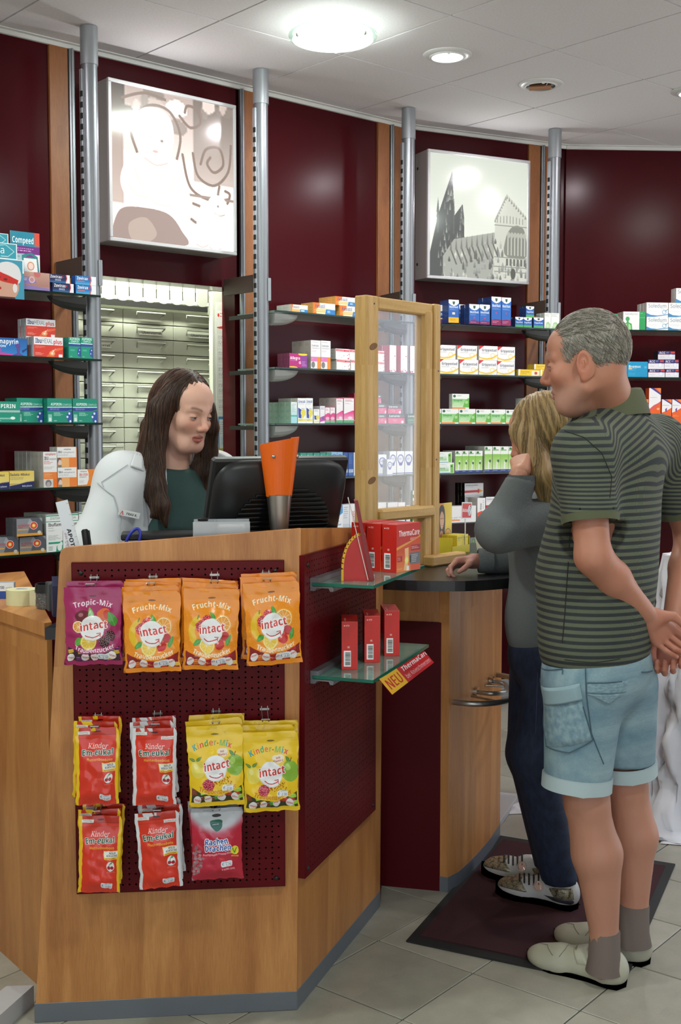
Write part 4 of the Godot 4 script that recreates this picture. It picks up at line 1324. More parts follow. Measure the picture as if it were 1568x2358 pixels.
	p.rect(26,64,47,70,Color("4a4c70"))
	p.rect(27,72,46,75,Color("4a4c70"))
	p.stroke(p.curve([Vector2(26,44),Vector2(28,54),Vector2(46,54)],false),1.0,Color("8a8ca0"))
	list["blue_box"] = p
	p = Pen.new(96,400,Color("d4d8cc"))
	p.rect(6,20,90,60,Color("dfe2da"))
	p.lines(18,25,84,36,2,Color("c84a44"),rng)
	p.ell(12,30,4,4,Color("c83a34"))
	p.blob([Vector2(4,58),Vector2(44,52),Vector2(90,44),Vector2(92,50),Vector2(44,60)],Color("c83a34"))
	for k in 5:
		p.rect(6,72 + k*36,90,104 + k*36,Color("dcdfd6"))
		p.lines(10,76 + k*36,80,102 + k*36,6,Color("a2a69c"),rng)
	p.rect(8,258,90,336,Color("4a8ab4"))
	p.rect(12,264,90,330,Color("d4e2e0"))
	p.rect(8,330,90,336,Color("b8b04a"))
	p.lines(14,270,80,300,6,Color("b0b8b8"),rng)
	p.rect(20,304,74,322,Color("b8d4dc"))
	p.lines(6,346,86,396,8,Color("a8aca2"),rng)
	list["notices"] = p
	p = Pen.new(120,32,Color("c4c8b8"))
	p.text("Übervorrat",Vector2(16,24),20,Color("20221e"),"r",1.0)
	list["drawer_label"] = p
	p = Pen.new(80,60,Color("dfe0de"))
	p.lines(6,6,74,54,7,Color("b0b2b0"),rng)
	list["paper"] = p
	p = Pen.new(120,240,Color("a31c20"))
	p.rect(0,0,14,240,Color("d8c8c0"))
	for k in 500:
		p.ell(rng.randf_range(16,120),rng.randf_range(0,240),1,1,Color("8a1418"))
	list["leaflet"] = p
	for key in list:
		var im: Image = list[key].im
		var s := im.get_size()
		if at.x + s.x + 2 > 1280:
			at = Vector2i(0,at.y + row + 2)
			row = 0
		row = maxi(row,s.y)
		atlas.blit_rect(im,Rect2i(Vector2i.ZERO,s),at)
		SHEET_UV[key] = Rect2((Vector2(at) + Vector2(1,1))/Vector2(1280,1600),(Vector2(s) - Vector2(2,2))/Vector2(1280,1600))
		at.x += s.x + 2
	if at.y + row > 1600:
		push_error("sheet too small: %d" % (at.y + row))
	sheet_mat = StandardMaterial3D.new()
	sheet_mat.resource_name = "printed_sheet"
	sheet_mat.albedo_texture = ImageTexture.create_from_image(atlas)
	sheet_mat.roughness = 0.4
	var film := sheet_mat.duplicate()
	film.resource_name = "printed_film"
	film.roughness = 0.2
	M["film"] = film

# a thin board or card with a print on its front (+z); base at y = 0
func card_mesh(key: String,w: float,h: float,thick := 0.002,back := Color("c8c8c6")) -> ArrayMesh:
	var b := MB.new()
	var r: Rect2 = SHEET_UV[key]
	face(b,Vector3(-w/2,0,0),Vector3(w/2,0,0),Vector3(w/2,h,0),Vector3(-w/2,h,0),r)
	var am := b.mesh(sheet_mat)
	b = MB.new()
	var z := -thick
	b.quad(Vector3(w/2,0,z),Vector3(-w/2,0,z),Vector3(-w/2,h,z),Vector3(w/2,h,z))
	b.quad(Vector3(-w/2,0,z),Vector3(-w/2,0,0),Vector3(-w/2,h,0),Vector3(-w/2,h,z))
	b.quad(Vector3(w/2,0,0),Vector3(w/2,0,z),Vector3(w/2,h,z),Vector3(w/2,h,0))
	b.quad(Vector3(-w/2,h,0),Vector3(w/2,h,0),Vector3(w/2,h,z),Vector3(-w/2,h,z))
	b.quad(Vector3(-w/2,0,z),Vector3(w/2,0,z),Vector3(w/2,0,0),Vector3(-w/2,0,0))
	return b.mesh(mat("card_" + back.to_html(false),back,0.6),false,am)

# ---------------------------------------------------------------- the room
const CEIL := 3.0625
# the shelved wall has three facets; for each: a point on it and its direction along the wall (x, z)
var WA := [Vector2(-0.567,-5.382),Vector2(0.931,-6.464),Vector2(1.222,-6.62)]
var WD := [Vector2(0.75,-0.661).normalized(),Vector2(0.898,-0.439).normalized(),Vector2(0.9982,-0.06).normalized()]

func wall_frame(k: int) -> Array:  # [origin, turn]
	return [Vector3(WA[k].x,0,WA[k].y),turn_of(WD[k])]

func build_floor() -> void:
	var fl := structure("floor",Vector3.ZERO,0.0,"beige square floor tiles laid diagonally with dark joints")
	part("grout",box_mesh(Vector3(-4.2,-0.12,-8.2),Vector3(4.8,-0.004,3.4),0.0),fl,mat("grout",Color("4e4a44"),0.9))
	var pitch := 0.3275
	var a := Vector2(0.633,-0.774)  # right and away
	var b := Vector2(0.774,0.633)   # right and near
	var org := Vector2(0.111,-3.334)
	var tile := box_mesh(Vector3(-pitch/2 + 0.002,-0.012,-pitch/2 + 0.002),Vector3(pitch/2 - 0.002,0,pitch/2 - 0.002),0.0015)
	var tones := []
	for i in 5:
		var k := 0.94 + 0.025*i
		var m := tri_mat("floor_tile_%d" % i,noise_tex(128,128,0.03,Vector2.ONE,Color(0.60*k,0.585*k,0.53*k),Color(0.67*k,0.65*k,0.595*k),20 + i,0.25),2.5,0.36)
		m.heightmap_enabled = false
		tones.append(m)
	var rest := MB.new()
	for i in range(-16,17):
		for j in range(-16,22):
			var c := org + a*(pitch*(i + 0.5)) + b*(pitch*(j + 0.5))
			if c.x < -3.9 or c.x > 4.5 or c.y < -7.9 or c.y > 3.1:
				continue
			var seen := c.y < -2.4 and c.y > -7.2 and absf(c.x) < 0.34*-c.y + 0.25
			var rot := turn_of(b)
			var tf := Transform3D(Basis(Vector3.UP,rot),Vector3(c.x,rng.randf_range(-0.0006,0.0006),c.y))
			if seen:
				part("floor_tile",tile,fl,tones[rng.randi() % 5],tf)
			else:
				rest.x = tf
				rest.box(Vector3(-pitch/2 + 0.002,-0.012,-pitch/2 + 0.002),Vector3(pitch/2 - 0.002,0,pitch/2 - 0.002))
	var r := part("outlying_tiles",rest.mesh(),fl,tones[2])
	r.set_meta("kind","stuff")

var ROOM := PackedVector2Array()

func build_shell() -> void:
	var c12 := Vector2(0.324,-6.167)
	var c23 := Vector2(1.254,-6.622)
	var left_end: Vector2 = WA[0] - WD[0]*2.6
	var right_end: Vector2 = WA[2] + WD[2]*2.7
	ROOM = PackedVector2Array([left_end,c12,c23,right_end,Vector2(right_end.x,2.6),Vector2(left_end.x,2.6)])
	# ceiling: panels hung diagonally in a grid, clipped to the room
	var ce := structure("ceiling",Vector3.ZERO,0.0,"suspended ceiling of pale square panels in a thin grid")
	part("slab",box_mesh(Vector3(-4.2,CEIL + 0.02,-8.2),Vector3(4.8,CEIL + 0.2,3.4),0.0),ce,mat("grid_dark",Color("8c8a88"),0.8))
	var pm := tri_mat("ceiling_panel",noise_tex(256,256,0.2,Vector2.ONE,Color(0.87,0.855,0.865),Color(0.92,0.905,0.915),31,0.3),1.6,0.85)
	var a := Vector2(0.66,0.75)
	var b := Vector2(0.755,-0.656)
	var org := Vector2(-0.298,-2.959)*1.5625
	var s := 0.625
	for i in range(-9,16):
		for j in range(-12,12):
			var p0 := org + a*(s*i) + b*(s*j)
			var g := 0.004
			var sq := PackedVector2Array([p0 + (a + b)*g,p0 + a*(s - g) + b*g,p0 + (a + b)*(s - g),p0 + b*(s - g) + a*g])
			for piece in Geometry2D.intersect_polygons(sq,ROOM):
				if piece.size() < 3:
					continue
				var mb := MB.new()
				var flip := PackedVector2Array()
				for q in piece:
					flip.append(Vector2(q.x,-q.y))
				mb.x = Transform3D(Basis(Vector3.RIGHT,-PI/2),Vector3(0,CEIL,0))
				mb.prism(flip,-0.002,0.014)
				part("ceiling_panel",mb.mesh(),ce,pm)
	# wall facets with red panels and timber pilasters; local x runs along the wall, z points into the room
	var red: StandardMaterial3D = M["red_panel"]
	var wood: StandardMaterial3D = M["wood"]
	var f := wall_frame(0)
	var w := structure("wall_left",f[0],f[1],"dark red panelled wall with timber pilasters")
	part("backing",box_mesh(Vector3(-2.7,0,-0.12),Vector3(-0.705,CEIL,-0.02),0.0),w,red)
	part("backing",box_mesh(Vector3(0.12,0,-0.12),Vector3(1.20,CEIL,-0.02),0.0),w,red)
	part("backing",box_mesh(Vector3(-0.705,2.14,-0.12),Vector3(0.12,CEIL,-0.02),0.0),w,red)
	for q in [[-2.7,-1.75,0.0],[-1.747,-0.82,0.0],[0.24,1.0,0.0]]:
		part("panel",box_mesh(Vector3(q[0],0,-0.02),Vector3(q[1],CEIL - 0.005,0.0),0.002),w,red)
	part("panel",box_mesh(Vector3(-0.705,2.14,-0.02),Vector3(0.12,CEIL - 0.005,0.0),0.002),w,red)
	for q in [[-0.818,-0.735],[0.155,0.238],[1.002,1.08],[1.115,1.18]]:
		part("pilaster",box_mesh(Vector3(q[0],0,-0.02),Vector3(q[1],CEIL - 0.005,0.012),0.002),w,M["wood_shaded"])
	f = wall_frame(1)
	w = structure("wall_middle",f[0],f[1],"dark red panelled wall behind the middle shelves")
	part("backing",box_mesh(Vector3(-0.70,0,-0.12),Vector3(0.34,CEIL,-0.02),0.0),w,red)
	part("panel",box_mesh(Vector3(-0.66,0,-0.02),Vector3(0.10,CEIL - 0.005,0.0),0.002),w,red)
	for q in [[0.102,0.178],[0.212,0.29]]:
		part("pilaster",box_mesh(Vector3(q[0],0,-0.02),Vector3(q[1],CEIL - 0.005,0.012),0.002),w,M["wood_shaded"])
	f = wall_frame(2)
	w = structure("wall_right",f[0],f[1],"dark red panelled wall at the right")
	part("backing",box_mesh(Vector3(0.0,0,-0.12),Vector3(2.7,CEIL,-0.02),0.0),w,red)
	part("panel",box_mesh(Vector3(0.03,0,-0.02),Vector3(0.98,CEIL - 0.005,0.0),0.002),w,red)
	part("panel",box_mesh(Vector3(1.0,0,-0.02),Vector3(2.7,CEIL - 0.005,0.0),0.002),w,red)
	# pale wall angle under the ceiling
	for k in 3:
		f = wall_frame(k)
		var t := structure("trim_%d" % (k + 1),f[0],f[1])
		var x0: float = [-2.7,-0.67,0.03][k]
		var x1: float = [1.19,0.35,2.7][k]
		part("wall_angle",box_mesh(Vector3(x0,CEIL - 0.022,0.0),Vector3(x1,CEIL - 0.002,0.014),0.001),t,M["white_paint"])
		part("ledge",box_mesh(Vector3(x0,CEIL - 0.006,0.014),Vector3(x1,CEIL - 0.002,0.034),0.0),t,M["white_paint"])
	# the rest of the shop, behind the lens: plain walls and a shop window
	var pale := mat("pale_wall",Color("c9c5be"),0.8)
	var xl := left_end.x
	var xr := right_end.x
	var o := structure("wall_west")
	part("plaster",box_mesh(Vector3(xl - 0.12,0,left_end.y - 0.2),Vector3(xl,CEIL,2.6),0.0),o,pale)
	o = structure("wall_east")
	part("plaster",box_mesh(Vector3(xr,0,-3.2),Vector3(xr + 0.12,CEIL,2.6),0.0),o,pale)
	part("plaster",box_mesh(Vector3(xr,2.5,-6.9),Vector3(xr + 0.12,CEIL,-3.2),0.0),o,pale)
	part("plaster",box_mesh(Vector3(xr,0,-6.9),Vector3(xr + 0.12,0.1,-3.2),0.0),o,pale)
	o = structure("wall_south")
	part("plaster",box_mesh(Vector3(xl,0,2.6),Vector3(xl + 0.6,CEIL,2.72),0.0),o,pale)
	part("plaster",box_mesh(Vector3(xr - 0.5,0,2.6),Vector3(xr,CEIL,2.72),0.0),o,pale)
	part("plaster",box_mesh(Vector3(xl + 0.6,2.55,2.6),Vector3(xr - 0.5,CEIL,2.72),0.0),o,pale)
	part("plaster",box_mesh(Vector3(xl + 0.6,0,2.6),Vector3(xr - 0.5,0.25,2.72),0.0),o,pale)
	o = structure("window_1",Vector3(0,0,2.64))
	for x in [xl + 0.6,xl + 2.3,xl + 4.0,xr - 0.55]:
		part("mullion",box_mesh(Vector3(x,0.25,0),Vector3(x + 0.05,2.55,0.05),0.003),o,M["aluminium_flat"])
	part("pane",box_mesh(Vector3(xl + 0.6,0.25,0.02),Vector3(xr - 0.5,2.55,0.026),0.0),o,M["clear_pane"])
	o = structure("window_2",Vector3(xr + 0.04,0,0))
	for z in [-6.9,-5.6,-4.4,-3.25]:
		part("mullion",box_mesh(Vector3(0,0.1,z),Vector3(0.05,2.5,z + 0.05),0.003),o,M["aluminium_flat"])
	part("pane",box_mesh(Vector3(0.02,0.1,-6.9),Vector3(0.026,2.5,-3.2),0.0),o,M["clear_pane"])
	# back room behind the opening
	f = wall_frame(0)
	o = structure("wall_store",f[0],f[1])
	part("plaster",box_mesh(Vector3(-1.4,0,-1.5),Vector3(1.1,2.6,-1.4),0.0),o,pale)
	part("plaster",box_mesh(Vector3(-1.5,0,-1.5),Vector3(-1.4,2.6,-0.12),0.0),o,pale)
	part("plaster",box_mesh(Vector3(1.1,0,-1.5),Vector3(1.2,2.6,-0.12),0.0),o,pale)
	part("plaster",box_mesh(Vector3(-1.5,2.6,-1.5),Vector3(1.2,2.7,-0.12),0.0),o,pale)

# ---------------------------------------------------------------- poles, rails, glass shelves
var POLES := [Vector2(-0.982,-4.687),Vector2(-0.349,-5.241),Vector2(0.334,-5.861),Vector2(1.125,-6.263)]
var BAY := {}

func bays() -> void:
	var d: Vector2 = (POLES[1] - POLES[0]).normalized()
	BAY["L"] = [POLES[0] - d*0.95,POLES[0]]
	BAY["2"] = [POLES[1],POLES[2]]
	BAY["3"] = [POLES[2],POLES[3]]
	BAY["4"] = [POLES[3],Vector2(2.05,-6.40)]

func bay_point(key: String,s: float,off: float) -> Vector2:
	var a: Vector2 = BAY[key][0]
	var d: Vector2 = (BAY[key][1] - a).normalized()
	return a + d*s + Vector2(-d.y,d.x)*off

func bay_turn(key: String) -> float:
	return turn_of(BAY[key][1] - BAY[key][0])

func build_poles() -> void:
	var where := ["left of the drawer cabinet","right of the drawer cabinet","behind the wooden screen frame","between the middle and right shelves"]
	var sense := [0,0,1,1]
	for k in 4:
		var p: Vector2 = POLES[k]
		var n: Vector2 = Vector2(-WD[sense[k]].y,WD[sense[k]].x)
		var o := thing("shelf_post","round aluminium post from floor to ceiling " + where[k],"post",Vector3(p.x,0,p.y),turn_of(WD[sense[k]]),"aluminium shelf posts")
		var b := MB.new()
		b.lathe([Vector2(0.031,0.0),Vector2(0.031,CEIL - 0.14)],28)
		part("tube",b.mesh(),o,M["aluminium"])
		b = MB.new()
		b.lathe([Vector2(0.030,CEIL - 0.15),Vector2(0.0345,CEIL - 0.15),Vector2(0.0345,CEIL - 0.004),Vector2(0.0,CEIL - 0.003)],28)
		part("sleeve",b.mesh(),o,M["aluminium_flat"])
		# slotted strip along the side of the tube
		b = MB.new()
		b.box(Vector3(-0.040,0.3,-0.010),Vector3(-0.024,CEIL - 0.17,0.008),0.001)
		part("slotted_strip",b.mesh(),o,M["aluminium_flat"])
		b = MB.new()
		var y := 0.35
		while y < CEIL - 0.25:
			b.box(Vector3(-0.0412,y,-0.004),Vector3(-0.036,y + 0.022,0.0086))
			y += 0.042
		var sl := part("slots",b.mesh(),o,M["dark_gap"])
		sl.set_meta("kind","stuff")
		# bridge plate back to the wall rail
		b = MB.new()
		b.box(Vector3(-0.035,2.10,-0.238),Vector3(-0.027,2.175,-0.02),0.001)
		part("bridge_plate",b.mesh(),o,mat("bridge",Color("4a3c34"),0.5))
		b = MB.new()
		b.box(Vector3(0.017,2.06,0.025),Vector3(0.026,2.16,0.036),0.002)
		b.box(Vector3(0.010,2.06,0.026),Vector3(0.017,2.16,0.034),0.0)
		part("clip",b.mesh(),o,M["aluminium_flat"])
	var rails := [[0,-0.72,"beside the far left pilaster"],[0,0.143,"right of the drawer opening"],[0,1.097,"between the two pilasters behind the screen"],[1,0.195,"between the two pilasters left of the right post"]]
	for r in rails:
		var f := wall_frame(r[0])
		var at: Vector3 = f[0] + Vector3(WD[r[0]].x,0,WD[r[0]].y)*r[1]
		var b := MB.new()
		b.box(Vector3(-0.012,0,0.0),Vector3(0.012,CEIL - 0.02,0.02),0.004)
		b.box(Vector3(-0.004,0,0.02),Vector3(0.004,CEIL - 0.02,0.024),0.001)
		single("wall_rail",b.mesh(),M["aluminium"],at,f[1],"slim aluminium wall rail " + r[2],"rail","wall rails")

func fin_mesh(sgn: float) -> ArrayMesh:
	# a wing under the glass: deep at the post, running out to a point
	var b := MB.new()
	var m := 14
	var rows := []
	for i in m + 1:
		var u := float(i)/m
		var x := sgn*(0.046 + 0.15*u)
		var dep := 0.052*sqrt(maxf(1.0 - u*u,0.0)) + 0.001
		var wid := 0.03*sqrt(maxf(1.0 - u*u*0.8,0.0))
		var ring := []
		for k in 9:
			var a := PI*k/8.0
			ring.append(Vector3(x,-dep*pow(sin(a),0.7),cos(a)*wid))
		rows.append(ring)
	for i in m:
		for k in 8:
			var p := [rows[i][k],rows[i + 1][k],rows[i + 1][k + 1],rows[i][k + 1]]
			var nn: Vector3 = (p[1] - p[0]).cross(p[2] - p[0])
			if nn.y > 0.0:
				p.reverse()
			b.quad(p[0],p[1],p[2],p[3])
		b.quad(rows[i][8],rows[i + 1][8],rows[i + 1][0],rows[i][0]) if sgn < 0 else b.quad(rows[i][0],rows[i + 1][0],rows[i + 1][8],rows[i][8])
	for k in range(1,8):
		if sgn > 0:
			b.tri3(rows[0][0],rows[0][k],rows[0][k + 1])
		else:
			b.tri3(rows[0][0],rows[0][k + 1],rows[0][k])
	return b.mesh()

const LEVEL: Array[float] = [2.02,1.77,1.52,1.27,1.02]
const LEVEL_NAME: Array[String] = ["top","second","third","fourth","lowest"]
const BAY_NAME := {"L": "left","2": "centre","3": "middle","4": "right"}

func build_shelves() -> void:
	var ends := {"L": [-0.9,0.958],"2": [0.033,0.92],"3": [0.0,0.885],"4": [0.0,1.5]}
	var lf := fin_mesh(1.0)
	var rf := fin_mesh(-1.0)
	for key in ["L","2","3","4"]:
		var a: Vector2 = BAY[key][0]
		for i in 5:
			var o := thing("glass_shelf","%s glass shelf of the %s rack, filled with medicine cartons" % [LEVEL_NAME[i],BAY_NAME[key]],"shelf",Vector3(a.x,LEVEL[i],a.y),bay_turn(key),"glass wall shelves")
			var x0: float = ends[key][0]
			var x1: float = ends[key][1]
			var glen: float = (BAY[key][1] - a).length()
			part("glass",box_mesh(Vector3(maxf(x0,0.036),-0.008,-0.225),Vector3(minf(x1,glen - 0.046) if key != "4" else x1,-0.0004,0.048),0.0),o,M["shelf_glass"])
			part("front_edge",box_mesh(Vector3(x0,-0.0085,0.048),Vector3(x1,0.0,0.052),0.001),o,M["glass_edge"])
			var len: float = (BAY[key][1] - a).length()
			if key != "L":
				part("bracket",lf,o,M["grey_bracket"] if key == "2" else M["dark_bracket"],Transform3D(Basis(),Vector3(0.0,-0.012,0.005)))
			if key != "4":
				part("bracket",rf,o,M["dark_bracket"],Transform3D(Basis(),Vector3(len,-0.012,0.005)))
			for e in [0.0,len]:
				if (key == "L" and e == 0.0) or (key == "4" and e > 0.0):
					continue
				part("arm",box_mesh(Vector3(e - 0.006,-0.03,-0.235),Vector3(e + 0.006,-0.012,-0.034),0.001),o,M["dark_bracket"])

